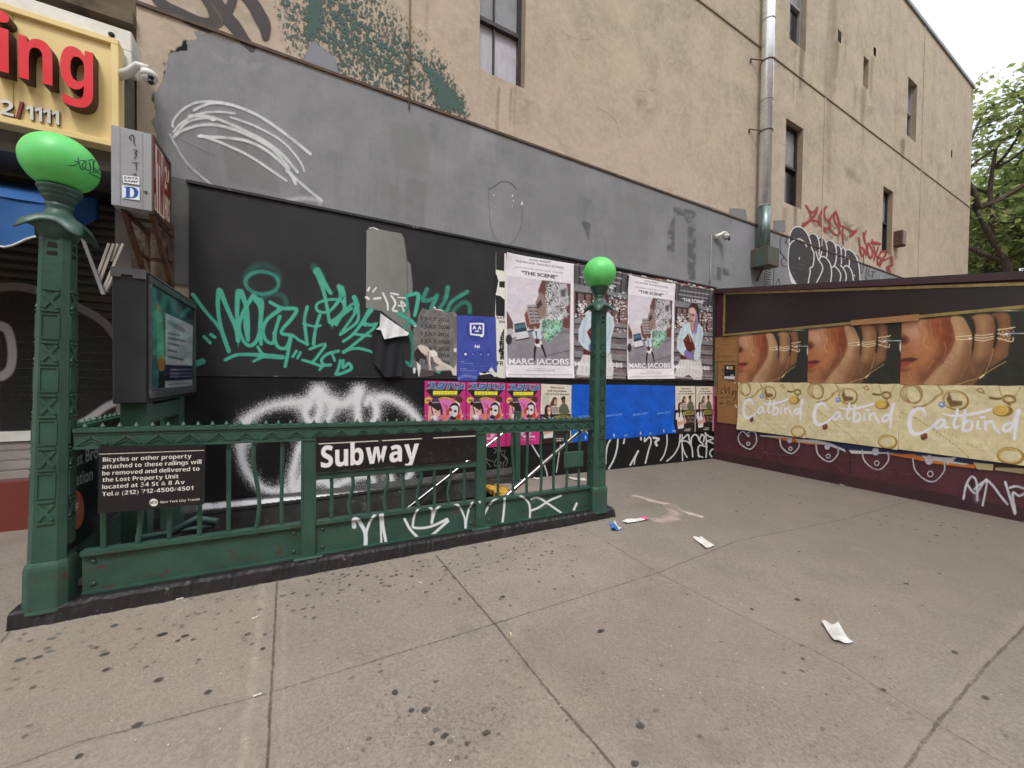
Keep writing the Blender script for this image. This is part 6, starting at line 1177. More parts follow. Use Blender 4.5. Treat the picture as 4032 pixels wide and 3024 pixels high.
for p, c in (([(1535, 480), (1640, 500), (1680, 560), (1700, 690), (1560, 660), (1535, 560)], (124, 126, 122)), ([(1690, 480), (1730, 490), (1720, 560), (1695, 550)], (118, 118, 120)), ([(1600, 700), (1680, 720), (1670, 900), (1590, 870)], (118, 119, 116)), ([(1100, 320), (1180, 340), (1170, 480), (1110, 470)], (142, 142, 144)), ([(2280, 760), (2330, 790), (2300, 860), (2270, 840)], (112, 112, 112)), ([(2130, 640), (2300, 690), (2290, 960), (2110, 900)], (132, 132, 134)),
             ([(840, 430), (1050, 560), (1100, 760), (900, 720)], (118, 119, 118)), ([(2420, 760), (2560, 800), (2550, 1050), (2410, 1010)], (126, 127, 126))): cv.poly(p, c, 14, .7, tex=lambda X, Y: .5+.5*vnoise(X.shape[0], X.shape[1], 6, 8, 2))
DK = (88, 88, 89)
tx = lambda X, Y: np.clip((vnoise(X.shape[0], X.shape[1], 5, 21, 3)-.3)*4, 0, 1)
for p in ([(2650, 815), (2740, 830), (2738, 1105), (2706, 1100), (2708, 880), (2690, 850), (2655, 845)], [(2630, 890), (2658, 850), (2655, 990), (2624, 1000)], [(2276, 860), (2326, 880), (2318, 950), (2300, 900)], [(2808, 1045), (2840, 1055), (2838, 1105), (2808, 1100)], [(2845, 1055), (2872, 1060), (2870, 1085), (2845, 1085)]): cv.poly(p, DK, 6, .8, tex=tx)
# spreads of grey over the joint onto the tan wall
cv.poly([(1190, 240), (1230, 160), (1310, 215), (1330, 290), (1260, 265)], (140, 140, 146), 6, .9); cv.poly([(2875, 820), (2935, 825), (2940, 870), (2870, 850)], (132, 132, 134), 6); cv.poly([(3048, 870), (3090, 868), (3092, 915), (3045, 905)], (128, 129, 130), 5)
cv.poly([(820, 200), (1040, 250), (1010, 280), (860, 240)], (156, 156, 160), 14, .5, tex=tx)
paint('grey_paint', cv, ('Y', YW-.004), PB, bld, .03)
# flaking outline
cv = CV(1900, 690, 2080, 960, 1.6); fl_ = [(1925, 745), (1945, 735), (1975, 715), (2010, 720), (2035, 745)]; cv.line(fl_, 1.6, (92, 92, 92), 2, al=.8); cv.line([(1925, 745), (1930, 880), (1960, 950), (2010, 960), (2050, 900), (2058, 820)], 1.2, (106, 106, 106), 2, al=.55)
for x, y, r in ((1945, 768, 4), (2018, 770, 5), (2022, 790, 4), (2056, 800, 7), (2018, 812, 3), (1950, 815, 3)): cv.poly([(x-r, y+r), (x, y-r*1.6), (x+r*.8, y+r)], (216, 214, 212), 1.5)
paint('flaking_paint', cv, ('Y', YW-.007), PB, bld, .05)
# white arc tag on the grey
cv = CV(650, 380, 1290, 830, 2.2); z = CUT(.339, (500, 0)); y_ = CUT(.5425, (1000, 0)); WA = (214, 216, 216)
for p, w in (([(530, 1470), (540, 1400), (640, 1280), (780, 1200), (920, 1180), (1100, 1190)], 7), ([(780, 1280), (880, 1230), (1000, 1195), (1200, 1215), (1500, 1330), (1750, 1490), (1960, 1650), (2130, 1790)], 8), ([(540, 1530), (620, 1440), (760, 1350), (900, 1310), (1100, 1300), (1250, 1320)], 6), ([(720, 1350), (900, 1345), (1100, 1400), (1330, 1500), (1600, 1640), (1800, 1790), (1980, 2000)], 8), ([(560, 1560), (700, 1420), (900, 1370), (1020, 1390)], 7),
             ([(545, 1590), (640, 1520), (820, 1460), (1000, 1450), (1200, 1490), (1450, 1590), (1700, 1740), (1880, 1950)], 8), ([(830, 1580), (960, 1590), (1150, 1600), (1400, 1640), (1640, 1760), (1860, 1960), (1960, 2140)], 8), ([(900, 1590), (1100, 1660), (1400, 1800), (1650, 1960), (1850, 2100)], 7), ([(1200, 1360), (1500, 1470), (1800, 1640), (2000, 1860), (2060, 1990)], 6)): cv.line(z(p), [q*.6 for q in ([w] if isinstance(w, (int, float)) else w)]*len(p) if False else w*.78, WA, 8, al=.92)
for x, y in ((1000, 1390), (860, 1580), (740, 1350)): cv.ell(*z([(x, y)])[0], 9, 7, (228, 228, 226), 6)
cv.line(z([(500, 1560), (560, 1680), (700, 1900), (900, 2080), (1110, 2240)]), 5.5, (190, 190, 190), 7, al=.85); cv.line(z([(560, 1580), (1000, 1790)]), 3, (160, 160, 160), 7, al=.5); cv.line(z([(1850, 1980), (2100, 2200), (2260, 2330)]), 6, WA, 8, al=.9); cv.line([(1130, 790), (1200, 782), (1255, 790), (1262, 800)], 10, (206, 206, 206), 24, al=.75)
cv.a *= .6+.6*vnoise(cv.h, cv.w, 16, 92, 3)
paint('white_graffiti', cv, ('Y', YW-.009), SF, bld)
# big black letters at the top left, teal rolled paint, dark trails
cv = CV(580, -120, 1070, 210, 2.4); z = CUT(.339, (500, 0)); BK = (62, 54, 52)
cv.line(z([(350, -200), (330, -60), (430, 60), (620, 160), (800, 250), (960, 300)]), [20, 20, 20, 22, 24, 26], BK, 7); cv.poly(z([(830, -60), (930, 100), (960, 200), (860, 215), (760, 200), (900, 320), (1040, 330), (1120, 280), (1100, 180), (1010, 60), (960, -80)]), BK, 8); cv.line(z([(940, -250), (1000, -60), (1130, 160), (1250, 300), (1350, 440), (1450, 560)]), [22, 22, 24, 24, 20, 14], BK, 7)
cv.line(z([(1190, -200), (1230, -40), (1180, 120)]), 18, BK, 8); cv.line(z([(1150, -200), (1350, -80), (1460, 40), (1540, 180), (1600, 300), (1610, 430)]), [20, 22, 24, 26, 24, 14], BK, 8)
cv.line(z([(980, 40), (1080, 180), (1100, 280), (1040, 310)]), 3, (120, 110, 112), 6, al=.5)
paint('black_graffiti', cv, ('Y', YW-.007), SF, bld)
cv = CV(1050, -120, 1880, 480, 1.9); TE = (76, 98, 92)
m = np.zeros_like(cv.a)
def blob(p, s_, a): 
    global m
    m = np.maximum(m, np.clip(cv.sdf_poly(p, (slice(None), slice(None)))/s_+.5, 0, 1)*a)
blob([(1190, -120), (1290, -120), (1280, 90), (1240, 170), (1190, 170), (1200, 40)], 60, 1.0); blob([(1260, -120), (1450, 20), (1600, 170), (1700, 280), (1700, 410), (1560, 370), (1330, 280), (1230, 190)], 190, .62); blob([(1460, 130), (1560, 150), (1620, 230), (1560, 260), (1470, 200)], 90, .85); blob([(1660, 240), (1740, 270), (1820, 400), (1830, 450), (1720, 440), (1700, 340)], 50, 1.05); blob([(1090, -60), (1200, -60), (1200, 180), (1150, 190)], 90, .45)
sp = vnoise(cv.h, cv.w, 3.2, 5, 2)*.8+vnoise(cv.h, cv.w, 9, 6, 2)*.2
lim = cv.Y < 174+.3585*(cv.X-1000)-4
rk_ = np.empty(sp.size); rk_[np.argsort(sp.ravel())] = np.linspace(0, 1, sp.size); rk_ = rk_.reshape(sp.shape); cv.put(np.clip((m*.98-rk_)*5+.5, 0, 1)*lim*(m > .03), TE); cv.poly([(1190, 250), (1230, 160), (1320, 225), (1335, 300)], (138, 138, 146), 6)
paint('teal_paint', cv, ('Y', YW-.008), PB, bld, .05)
# shed-side graffiti on the tan / grey wall
cv = CV(3040, 790, 3580, 1170, 1.5); z = CUT(.27125, (3000, 800)); CH = (58, 52, 54)
gm = tone3((78, 66, 68), (50, 52, 50), 3, 30)
for p in ([(400, 640), (400, 480), (450, 370), (520, 340), (600, 370), (670, 460), (720, 620), (760, 760), (720, 930), (690, 1170), (480, 1170), (390, 960), (375, 780)], [(690, 460), (750, 440), (810, 500), (840, 640), (870, 800), (880, 930), (790, 1160), (680, 1170), (720, 920), (750, 720)], [(820, 510), (860, 490), (920, 550), (945, 700), (930, 790), (1000, 900), (1000, 1150), (790, 1150), (870, 980), (830, 820)], [(935, 560), (980, 540), (1060, 590), (1085, 760), (1060, 880), (1140, 1000), (1130, 1150), (990, 1150), (1000, 920), (940, 780)], [(1080, 620), (1120, 610), (1150, 680), (1160, 860), (1225, 1030), (1210, 1140), (1120, 1140), (1140, 1020), (1060, 900)], [(1150, 660), (1185, 640), (1215, 700), (1240, 680), (1290, 690), (1370, 800), (1410, 950), (1425, 1140), (1200, 1140), (1220, 1000), (1180, 940)]):
    cv.poly(z(p), gm, 2, smooth=3)
for k in range(110):
    x = RNG.uniform(410, 1380); y = RNG.uniform(520, 1130) if x > 700 else RNG.uniform(400, 1130)
    if cv.a[min(int((800+y*.27125-cv.y0)/cv.st), cv.h-1), min(int((3000+x*.27125-cv.x0)/cv.st), cv.w-1)] > .9: cv.line(z([(x, y), (x+RNG.uniform(20, 60), y+RNG.uniform(2, 12))]), 1.1, (116, 106, 106), 1.5, al=.6)
WO = (226, 226, 228)
for p in ([(395, 640), (400, 480), (450, 370), (520, 340), (600, 370), (670, 460), (715, 600), (720, 650)], [(380, 780), (400, 620), (460, 545), (540, 520), (610, 560), (650, 630)], [(378, 780), (385, 930), (430, 1060), (500, 1180)], [(720, 650), (755, 730), (755, 830), (735, 920), (700, 940), (700, 1000), (670, 1170)], [(685, 460), (740, 440), (800, 480), (835, 600), (830, 760)], [(785, 700), (800, 760), (825, 820), (850, 770), (870, 705)], [(820, 830), (860, 780), (910, 780), (970, 840), (1005, 930), (1010, 1060), (995, 1150)], [(830, 830), (880, 920), (870, 1000), (790, 1160)], [(822, 515), (855, 490), (910, 530), (945, 640), (945, 740), (935, 790)], [(935, 560), (985, 535), (1050, 580), (1080, 680), (1080, 800), (1055, 900), (1005, 940)], [(1055, 910), (1120, 980), (1145, 1050), (1130, 1150)], [(1075, 620), (1110, 610), (1145, 660), (1155, 780), (1155, 880)], [(1150, 670), (1180, 640), (1210, 690), (1212, 770)], [(1140, 900), (1175, 940), (1215, 1010), (1225, 1080), (1212, 1140)], [(1190, 930), (1230, 905), (1290, 960), (1320, 1050), (1328, 1140)], [(1212, 680), (1260, 675), (1330, 720), (1385, 820), (1415, 960), (1425, 1140)], [(1200, 800), (1240, 790), (1270, 830), (1265, 920)]): cv.line(z(p), 2.1, WO, 1.6)
cv.poly(z([(385, 960), (430, 1080), (490, 1175), (430, 1165), (395, 1060)]), (222, 224, 226), 3); cv.ell(*z([(543, 800)])[0], 2.2, 5, (240, 240, 240)); cv.ell(*z([(1342, 1048)])[0], 2, 3.5, (240, 240, 240))
GK_ = (70, 68, 70)
for p in ([(400, 480), (340, 465), (280, 500), (265, 600), (280, 720), (340, 800), (370, 840)], [(275, 710), (220, 720), (190, 790), (180, 950), (165, 1180)], [(330, 780), (285, 830), (300, 900), (360, 920)], [(330, 580), (365, 520)], [(350, 545), (390, 625)], [(205, 1180), (240, 1100), (265, 1170)], [(1360, 760), (1400, 770), (1420, 820)], [(1480, 780), (1470, 950), (1440, 1020), (1430, 900)], [(1530, 920), (1510, 1040), (1520, 1120)], [(1560, 950), (1540, 1040), (1580, 1050)], [(1590, 990), (1650, 995)], [(1620, 995), (1600, 1080)]): cv.line(z(p), 1.5, GK_, 1.8, al=.85)
cv.line(z([(1720, 1050), (1730, 1100)]), 2, (220, 220, 220), 4, al=.6)
# dirty stain and red tag
cv.poly(z([(600, 150), (1100, 200), (1420, 330), (1350, 620), (1000, 560), (820, 420), (640, 330)]), (112, 108, 96), 60, .5, tex=lambda X, Y: np.clip((vnoise(X.shape[0], X.shape[1], 8, 77, 4)-.42)*5, 0, 1))
RD = (160, 52, 56)
for p, w in (([(645, 35), (680, 90), (710, 140), (705, 190)], 4), ([(690, 120), (750, 130), (800, 70)], 4), ([(805, 60), (790, 140), (700, 250), (595, 330)], [4, 4, 5, 5]), ([(600, 300), (720, 250), (800, 260), (850, 310), (930, 420)], 4), ([(930, 60), (870, 120), (840, 200), (860, 300), (930, 370), (980, 330), (960, 250), (920, 220), (905, 110), (940, 50)], 4), ([(1075, 120), (1020, 180), (985, 270), (1000, 380), (1060, 450), (1120, 450), (1120, 360), (1060, 260), (1050, 160), (1080, 140), (1120, 260), (1140, 330)], 4), ([(1190, 340), (1170, 440), (1185, 590)], 3), ([(1160, 330), (1250, 370), (1300, 410), (1370, 405)], 3.5), ([(1280, 480), (1330, 440), (1370, 400)], 5),
             ([(1410, 500), (1425, 640), (1455, 770), (1490, 700), (1450, 640), (1420, 690)], 3.5), ([(1475, 430), (1500, 580)], 4), ([(1515, 400), (1490, 480)], 3), ([(1545, 580), (1535, 700), (1580, 800), (1610, 700), (1560, 590)], 3.5), ([(1520, 600), (1515, 760)], 3), ([(1600, 530), (1640, 700), (1630, 830)], 3), ([(1600, 570), (1710, 590)], 6), ([(1690, 640), (1660, 760), (1700, 800)], 3), ([(1740, 700), (1680, 800), (1690, 890), (1730, 800), (1680, 790)], 3.5), ([(1730, 700), (1810, 710), (1750, 830), (1715, 910)], 4), ([(1880, 780), (1770, 830)], 3), ([(1885, 780), (1885, 900), (1820, 930), (1860, 1010)], 4.5), ([(1830, 950), (1850, 1010)], 6)): cv.line(z(p), w, RD, 3.2, al=.85)
cv.a *= .78+.34*vnoise(cv.h, cv.w, 12, 94, 3)
paint('bubble_graffiti', cv, ('Y', YW-.0105), SF, bld)
# dirt runs and old repairs on the upper wall
cv = CV(1300, -60, 3840, 1100, 6); rg = np.random.default_rng(31); DC = (126, 112, 94)
def run(x, y0, y1, w, al, c=DC): cv.line([(x, y0), (x-.03*(y1-y0)+rg.normal(0, 2), (y0+y1)/2), (x-.04*(y1-y0), y1)], [w, w*.8, w*.4], c, w*2.2, al=al)
for x, y, n_ in ((2000, 340, 5), (3140, 185, 6), (3120, 815, 5), (3590, 545, 4), (3495, 1000, 3), (3307, 160, 3), (3443, 220, 2), (3405, 345, 3)):
    for _ in range(n_): run(x+rg.uniform(-38, 38), y+rg.uniform(0, 14), y+rg.uniform(60, 230), rg.uniform(4, 9), rg.uniform(.12, .3))
for x, y1, w, al in ((3295, 760, 13, .28), (3275, 620, 8, .2), (3180, 560, 10, .16), (2860, 700, 14, .12), (2600, 420, 16, .12), (1690, 420, 9, .2), (2300, 560, 20, .1), (3700, 700, 9, .14)): run(x, -60, y1, w, al)
for _ in range(46):
    x, y = rg.uniform(1950, 3750), rg.uniform(-20, 900)
    if y > 330+.36*(x-1500): continue
    a = rg.uniform(20, 90); cv.poly([(x, y), (x+a, y+a*.4+rg.uniform(-8, 8)), (x+a*.8, y+a*.9), (x-a*.1, y+a*.6)], (206, 188, 160) if rg.random() < .5 else (160, 144, 122), 26, rg.uniform(.15, .35), tex=lambda X, Y: .3+.9*vnoise(X.shape[0], X.shape[1], 4, 9, 2))
for p in ([(2210, 120), (2260, 150), (2330, 160), (2390, 200)], [(2480, 330), (2520, 360), (2580, 350)], [(2350, 420), (2420, 470), (2440, 540)], [(3060, 560), (3130, 590), (3190, 650)]): cv.line(p, 1.6, (124, 110, 92), 5, al=.35)
paint('weather_stains', cv, ('Y', YW-.0035), PB, bld, .03)
# teal tag on the black board
cv = CV(735, 1010, 1880, 1500, 1.9); z = CUT(.5425, (700, 650)); TL = (84, 180, 154); TD = (70, 152, 134)
def T(p, w=9, c=TL, soft=8, al=.97): cv.line(z(p), w, c, soft, al=al)
cv.ring(*z([(612, 855)])[0], 66, 44, 8, TD, .05, .75, soft=9); cv.ring(*z([(615, 830)])[0], 64, 56, 16, TD, .05, .3, soft=40, a0=3.0, a1=6.2)
T([(110, 940), (200, 1060), (300, 1180), (340, 1270), (370, 1350)], [8, 7, 7, 8, 9]); T([(300, 910), (290, 1000), (305, 1140), (350, 1290)], [11, 9, 8, 7]); T([(310, 920), (360, 1040), (420, 1180), (435, 1270)], [11, 9, 8, 8]); T([(440, 920), (430, 1060), (440, 1280)], [12, 9, 7]); T([(460, 920), (500, 1040), (510, 1150), (510, 1260)], [11, 9, 8, 7])
T([(545, 950), (480, 1060), (445, 1180), (480, 1280), (530, 1310), (580, 1260), (600, 1150), (600, 1040), (560, 960)], [9, 8, 7, 7, 8, 8, 8, 9, 10]); T([(490, 1090), (490, 1180), (510, 1270)], 7); T([(570, 980), (610, 1000), (600, 1150), (605, 1300)], [12, 10, 8, 7]); cv.line(z([(620, 960), (700, 930), (770, 960), (790, 1020)]), 12, TD, 14, al=.35)
T([(670, 995), (760, 1040), (860, 1045), (830, 1110), (760, 1190), (760, 1225), (830, 1235), (880, 1270), (940, 1300)], [7, 7, 8, 8, 7, 7, 6, 6, 6]); T([(740, 1050), (650, 1120), (620, 1200), (640, 1270), (690, 1290), (710, 1200), (740, 1100)], [9, 8, 7, 7, 7, 7, 8]); T([(700, 1220), (720, 1310), (780, 1330), (820, 1260)], 7); T([(820, 1240), (800, 1360), (780, 1460)], 7.5)
T([(580, 1320), (610, 1365), (640, 1380)], 6); T([(345, 1415), (420, 1380), (520, 1375), (640, 1385), (760, 1395)], [7, 7, 7, 10, 9]); T([(550, 1425), (620, 1390)], 6); T([(190, 1245), (235, 1290)], 7); T([(240, 1230), (270, 1250)], 7); T([(135, 1440), (180, 1425)], 13, al=.8)
T([(940, 1030), (920, 1120), (930, 1230), (940, 1300)], 7); T([(1030, 1090), (1000, 1190), (985, 1300)], 7); T([(910, 1150), (980, 1170), (1035, 1165)], 5); T([(835, 1390), (860, 1350)], 6); T([(870, 1400), (890, 1360)], 6)
T([(960, 1335), (1070, 1300), (1020, 1380), (980, 1430)], 6); T([(905, 1415), (960, 1430), (1040, 1460)], 6); T([(1165, 1350), (1090, 1370), (1045, 1410), (1060, 1450), (1110, 1450)], 6.5); T([(1060, 1450), (1030, 1485)], 6); T([(1120, 1370), (1140, 1420)], 5); T([(1180, 1420), (1165, 1480), (1150, 1520), (1220, 1500), (1260, 1475), (1240, 1440), (1200, 1470), (1200, 1420)], 6.5)
T([(1010, 770), (1060, 850), (1110, 930)], [15, 10, 8]); T([(1020, 800), (1060, 920), (1085, 1040), (1100, 1140)], [11, 8, 7, 7]); cv.line(z([(990, 740), (1040, 800)]), 18, TD, 26, al=.35)
T([(1170, 880), (1180, 960), (1100, 1060), (1020, 1060), (1010, 1010), (1080, 980), (1180, 980), (1220, 1040)], [9, 8, 6, 6, 6, 6, 6, 6]); T([(1190, 890), (1210, 960), (1200, 1060), (1110, 1140)], [9, 7, 6, 7]); T([(1150, 1160), (1220, 1050), (1290, 1000), (1300, 1050), (1200, 1200)], 6); T([(1280, 960), (1300, 1010), (1290, 1060)], 10); T([(1260, 1040), (1160, 1120), (1120, 1160)], 6); T([(1310, 1050), (1300, 1140), (1180, 1230)], 6); T([(1390, 1050), (1340, 1140), (1270, 1230), (1200, 1280)], [8, 7, 6, 6])
T([(1340, 1150), (1400, 1160), (1460, 1150)], 7); T([(1410, 1050), (1360, 1120), (1360, 1160)], 7); T([(1440, 1170), (1330, 1260), (1205, 1360)], 6); T([(1270, 1225), (1400, 1240)], 5.5); T([(1200, 1355), (1300, 1330), (1420, 1360), (1500, 1410)], [6, 6, 6, 7]); T([(1500, 1270), (1580, 1340)], 6); cv.line(z([(1180, 1200), (1175, 1235)]), 1.4, TL); cv.line(z([(437, 1280), (438, 1320)]), 1.4, TL); cv.line(z([(372, 1350), (374, 1370)]), 1.2, TL); cv.line(z([(1120, 1150), (1122, 1185)]), 1.4, TL)
T([(1660, 950), (1740, 935), (1740, 1000), (1720, 1090)], [7, 8, 8, 7]); T([(1810, 900), (1780, 980), (1860, 970), (1880, 950), (1840, 1040)], 9, TD, 9, .85); T([(1960, 890), (1940, 980), (1900, 1050), (1950, 1060), (1990, 990), (2100, 920)], [10, 9, 8, 8, 8, 9], TD, 12, .85); T([(2000, 1060), (2060, 1000), (2110, 1010), (2120, 1070)], 9, TD, 14, .6); T([(1655, 950), (1660, 1040), (1610, 1080)], 8, TD, 8); T([(1600, 1080), (1680, 1120), (1740, 1180)], 8); T([(1680, 1120), (1650, 1170), (1640, 1200)], 5, TD); T([(1690, 1210), (1710, 1330), (1700, 1450), (1660, 1430)], [9, 10, 9, 7], TD, 9, .75); T([(1880, 1500), (1900, 1505)], 5)
# white marks on the grey patch
for p, w in (([(1390, 890), (1380, 910)], 5), ([(1440, 890), (1415, 920)], 4), ([(1370, 960), (1385, 970)], 6), ([(1425, 970), (1470, 965)], 5), ([(1490, 930), (1520, 1000), (1525, 1050)], 4.5), ([(1545, 930), (1600, 940)], 4), ([(1550, 950), (1580, 1000), (1560, 1050), (1590, 1060)], 4.5), ([(1600, 960), (1650, 965)], 3), ([(1600, 1020), (1650, 1020), (1620, 990), (1640, 1060)], 3.5)): cv.line(z(p), w, (238, 236, 232), 5, al=.95)
cv.a *= .72+.42*vnoise(cv.h, cv.w, 14, 91, 3)
paint('teal_graffiti', cv, ('Y', YB-.0035), SF, up_b)
cv = CV(1100, 1310, 1580, 1500, 3)   # scuffs on the board
cv = CV(880, 1500, 1760, 1990, 2.6); z = CUT(.3797, (900, 1450)); WS = (240, 238, 240)
def S(p, w, soft, al=1.):
    cv.line(z(p), [q+26 for q in (w if isinstance(w, list) else [w]*len(p))], WS, 150, al=al*.2)
    ws = w if isinstance(w, list) else [w]*len(p); cv.line(z(p), [q+9 for q in ws], WS, 80, al=al*.4); cv.line(z(p), [q*.55 for q in ws], WS, soft*1.3, al=al)
S([(170, 560), (260, 480), (420, 400), (620, 360), (800, 350), (920, 260)], [12, 14, 16, 18, 18, 16], 44, .85); S([(930, 240), (940, 320), (950, 440), (900, 540), (830, 540), (790, 450), (830, 380)], [16, 14, 12, 14, 14, 12, 10], 22); S([(960, 290), (1060, 340), (1070, 430), (1030, 540), (1000, 640)], [12, 12, 12, 12, 12], 24, .9); S([(1070, 360), (1180, 370), (1290, 320), (1350, 240)], [12, 16, 16, 14], 40, .9)
S([(1350, 250), (1340, 360), (1340, 480), (1370, 600), (1470, 600), (1530, 500), (1520, 380), (1470, 310), (1430, 360)], [14, 13, 14, 16, 16, 14, 13, 12, 10], 22); S([(1560, 310), (1640, 300), (1780, 360), (1900, 460), (1960, 540), (2010, 640)], [12, 14, 15, 15, 14, 12], 34, .9); S([(170, 560), (130, 700), (130, 880), (170, 1030), (260, 1160), (400, 1260), (570, 1265)], [12, 16, 17, 17, 16, 14, 11], 26, .95); S([(200, 740), (150, 760)], 26, 60, .4)
S([(790, 720), (730, 830), (690, 980), (660, 1120), (690, 1270), (780, 1280)], [9, 12, 13, 14, 18, 16], 24, .95); S([(780, 1080), (740, 1180), (720, 1270)], 9, 20); S([(880, 1190), (980, 1170), (1060, 1220), (1080, 1260)], 10, 22, .9); S([(1230, 1160), (1130, 1210), (1090, 1260)], 11, 20); S([(1290, 1140), (1480, 1130), (1490, 1230), (1380, 1250)], 10, 24, .85); S([(1660, 1090), (1690, 1160), (1700, 1230), (1800, 1240), (1850, 1140), (1890, 1080)], [12, 12, 14, 14, 12, 10], 24, .95); S([(1500, 700), (1700, 900), (1900, 700)], 10, 30, .0)
S([(900, 900), (1200, 700), (1500, 900), (1700, 760)], 12, 30, .8); S([(880, 800), (900, 1000), (1000, 1120)], 12, 30, .8)
lim = np.clip((1985-.0795*(cv.X-770)-6-cv.Y)/3, 0, 1); cv.a *= lim
paint('white_graffiti', cv, ('Y', YB+.0025), SS, lo_b, .02)
# overspray on the ledge
cv = CV(760, 1870, 1760, 2020, 3); yl = lambda x: 1985-.0795*(x-770)
cv.poly([(775, yl(775)), (1300, yl(1300)+2), (1640, yl(1640)), (1640, yl(1640)+22), (1300, yl(1300)+20), (775, yl(775)+24)], (216, 214, 216), 12, .95, tex=lambda X, Y: np.clip(.45+vnoise(X.shape[0], X.shape[1], 14, 5, 3)*.9, 0, 1))
V = onp(('Y', 4.925), cv.X, cv.Y); Zt = V[..., 2]; t_ = np.clip((Zt-.085)/.05, -1, 1); Pn = V.copy()
d = rays(cv.X, cv.Y); A_ = np.array([0, .05, -.12]); # ledge slope plane: z = .087+ (y-4.93)*(.05/.12)
k_ = (.0885-H-4.93*(.05/.12))/(d[..., 2]-d[..., 1]*(.05/.12)); Pn = d*k_[..., None]+EYE; kp = (cv.a > .05) & (Pn[..., 1] > 4.931) & (Pn[..., 1] < 5.049)
grid_mesh('white_overspray', Pn, np.concatenate([cv.c, cv.a[..., None]*255], 2), SS, ledge, kp)
# white and grey tags low on the black boards near the shed
cv = CV(1900, 1700, 2860, 1900, 1.5); z = CUT(.2486, (2350, 1480)); WT = (214, 214, 214)
for p, w in (([(215, 1010), (170, 1100), (145, 1250), (140, 1390)], 3.4), ([(335, 1000), (320, 1150), (270, 1320), (190, 1470)], 3.6), ([(440, 990), (425, 1070)], 3.5), ([(655, 1190), (600, 1290), (530, 1410)], 3.8), ([(655, 1190), (610, 1300), (590, 1400)], 2.5), ([(700, 980), (700, 1010)], 4), ([(760, 980), (760, 1040), (830, 970), (860, 1040), (820, 1180), (770, 1380)], 3.2), ([(900, 980), (980, 1000), (930, 1050), (950, 1100)], 5), ([(1110, 940), (1110, 1080), (1070, 1240), (1010, 1340)], 2.8), ([(1320, 930), (1300, 1100), (1220, 1250), (1110, 1350)], 2.8), ([(1350, 930), (1350, 1100), (1360, 1340)], 2.6), ([(1310, 1050), (1440, 930), (1460, 1000), (1480, 1080)], 3), ([(1340, 1030), (1430, 1040), (1500, 1120), (1520, 1280)], 3), ([(1350, 1080), (1380, 1200), (1430, 1290)], 2.6), ([(1490, 1100), (1500, 980), (1550, 930), (1600, 960), (1620, 1020), (1680, 1080)], 3.2), ([(1620, 1280), (1600, 1170), (1630, 1100), (1720, 1120)], 3), ([(1630, 1000), (1660, 930), (1700, 960), (1690, 1040)], 3), ([(1720, 900), (1740, 1100), (1730, 1290)], 3), ([(1720, 910), (1780, 960), (1860, 990), (1760, 1030), (1720, 1080)], 3), ([(1760, 1030), (1880, 1080), (1970, 1080), (1940, 1130), (1820, 1170), (1790, 1230), (1820, 1280)], 3.2), ([(1600, 1260), (1680, 1290)], 2.4)): cv.line(z(p), w*.95, WT, 2.6, al=.92)
cv.a *= (cv.X < 2818)
z = CUT(.2712, (1640, 1480))
for p in ([(1000, 1190), (1060, 1230), (1130, 1240)], [(1000, 1210), (1075, 1325)], [(1120, 1050), (1160, 1080), (1130, 1130)], [(1215, 1020), (1225, 1100), (1280, 1080), (1270, 1150), (1220, 1120)], [(1180, 1170), (1130, 1280), (1160, 1310), (1230, 1250), (1210, 1340)], [(1240, 1160), (1310, 1190), (1260, 1270), (1260, 1380)], [(1270, 1180), (1325, 1225), (1290, 1310)]): cv.line(z(p), 1.2, (150, 150, 150), 1.6, al=.8)
for p, w in (([(1675, 1000), (1780, 1170), (1840, 1250), (1890, 1400), (1900, 1450)], 2.6), ([(2090, 1000), (2060, 1200), (2030, 1400)], 2.)): cv.line(z(p), w, WT, 2.5, al=.9)
cv.a *= 1.
paint('white_graffiti', cv, ('Y', YB+.002), SF, lo_b)
# scribbles on the plywood and shed
cv = CV(2815, 1415, 2910, 1680, .9); z = CUT(.241, (2800, 1300)); BR = (84, 52, 26)
for p in ([(210, 890), (235, 1030)], [(235, 920), (240, 1030), (280, 930), (290, 1040)], [(300, 930), (310, 1040), (345, 1040), (350, 990)], [(370, 980), (345, 1090)], [(365, 1000), (410, 990), (415, 1020), (370, 1030)], [(415, 1010), (390, 1100), (340, 1230)], [(130, 960), (200, 960), (140, 1000), (200, 1030), (130, 1030)], [(200, 1080), (170, 1110), (220, 1110), (250, 1090), (260, 1120)], [(270, 1080), (330, 1110)], [(130, 1100), (190, 1120)], [(280, 1160), (250, 1190), (290, 1210), (320, 1180), (270, 1160)], [(170, 1150), (140, 1190), (200, 1190), (130, 1220)], [(160, 640), (210, 640), (180, 680)], [(180, 740), (210, 770), (170, 790)], [(265, 830), (300, 840), (330, 820), (400, 840)]): cv.line(z(p), 1., BR, 1.3, al=.8)
cv.speck(z([(380, 840), (400, 840), (400, 860), (380, 860)]), 2, (2, 3), (236, 234, 230)); cv.line(z([(400, 1225), (415, 1265)]), 2.6, (226, 224, 220))
paint('scribbles', cv, ('X', XS-.018), SF, shed)
cv = CV(2805, 1380, 2900, 1420, .9); z = CUT(.241, (2800, 1300)); cv.line(z([(100, 395), (105, 440)]), 1.2, BR); cv.text('12571', z([(130, 445)])[0], z([(330, 455)])[0], 8, BR, .0, al=.7); paint('scribbles', cv, ('X', XS-.024), SF, shed)
cv = CV(2880, 1680, 4060, 2060, 1.8); z = CUT(.5389, (2840, 1640)); LW = (196, 190, 196)
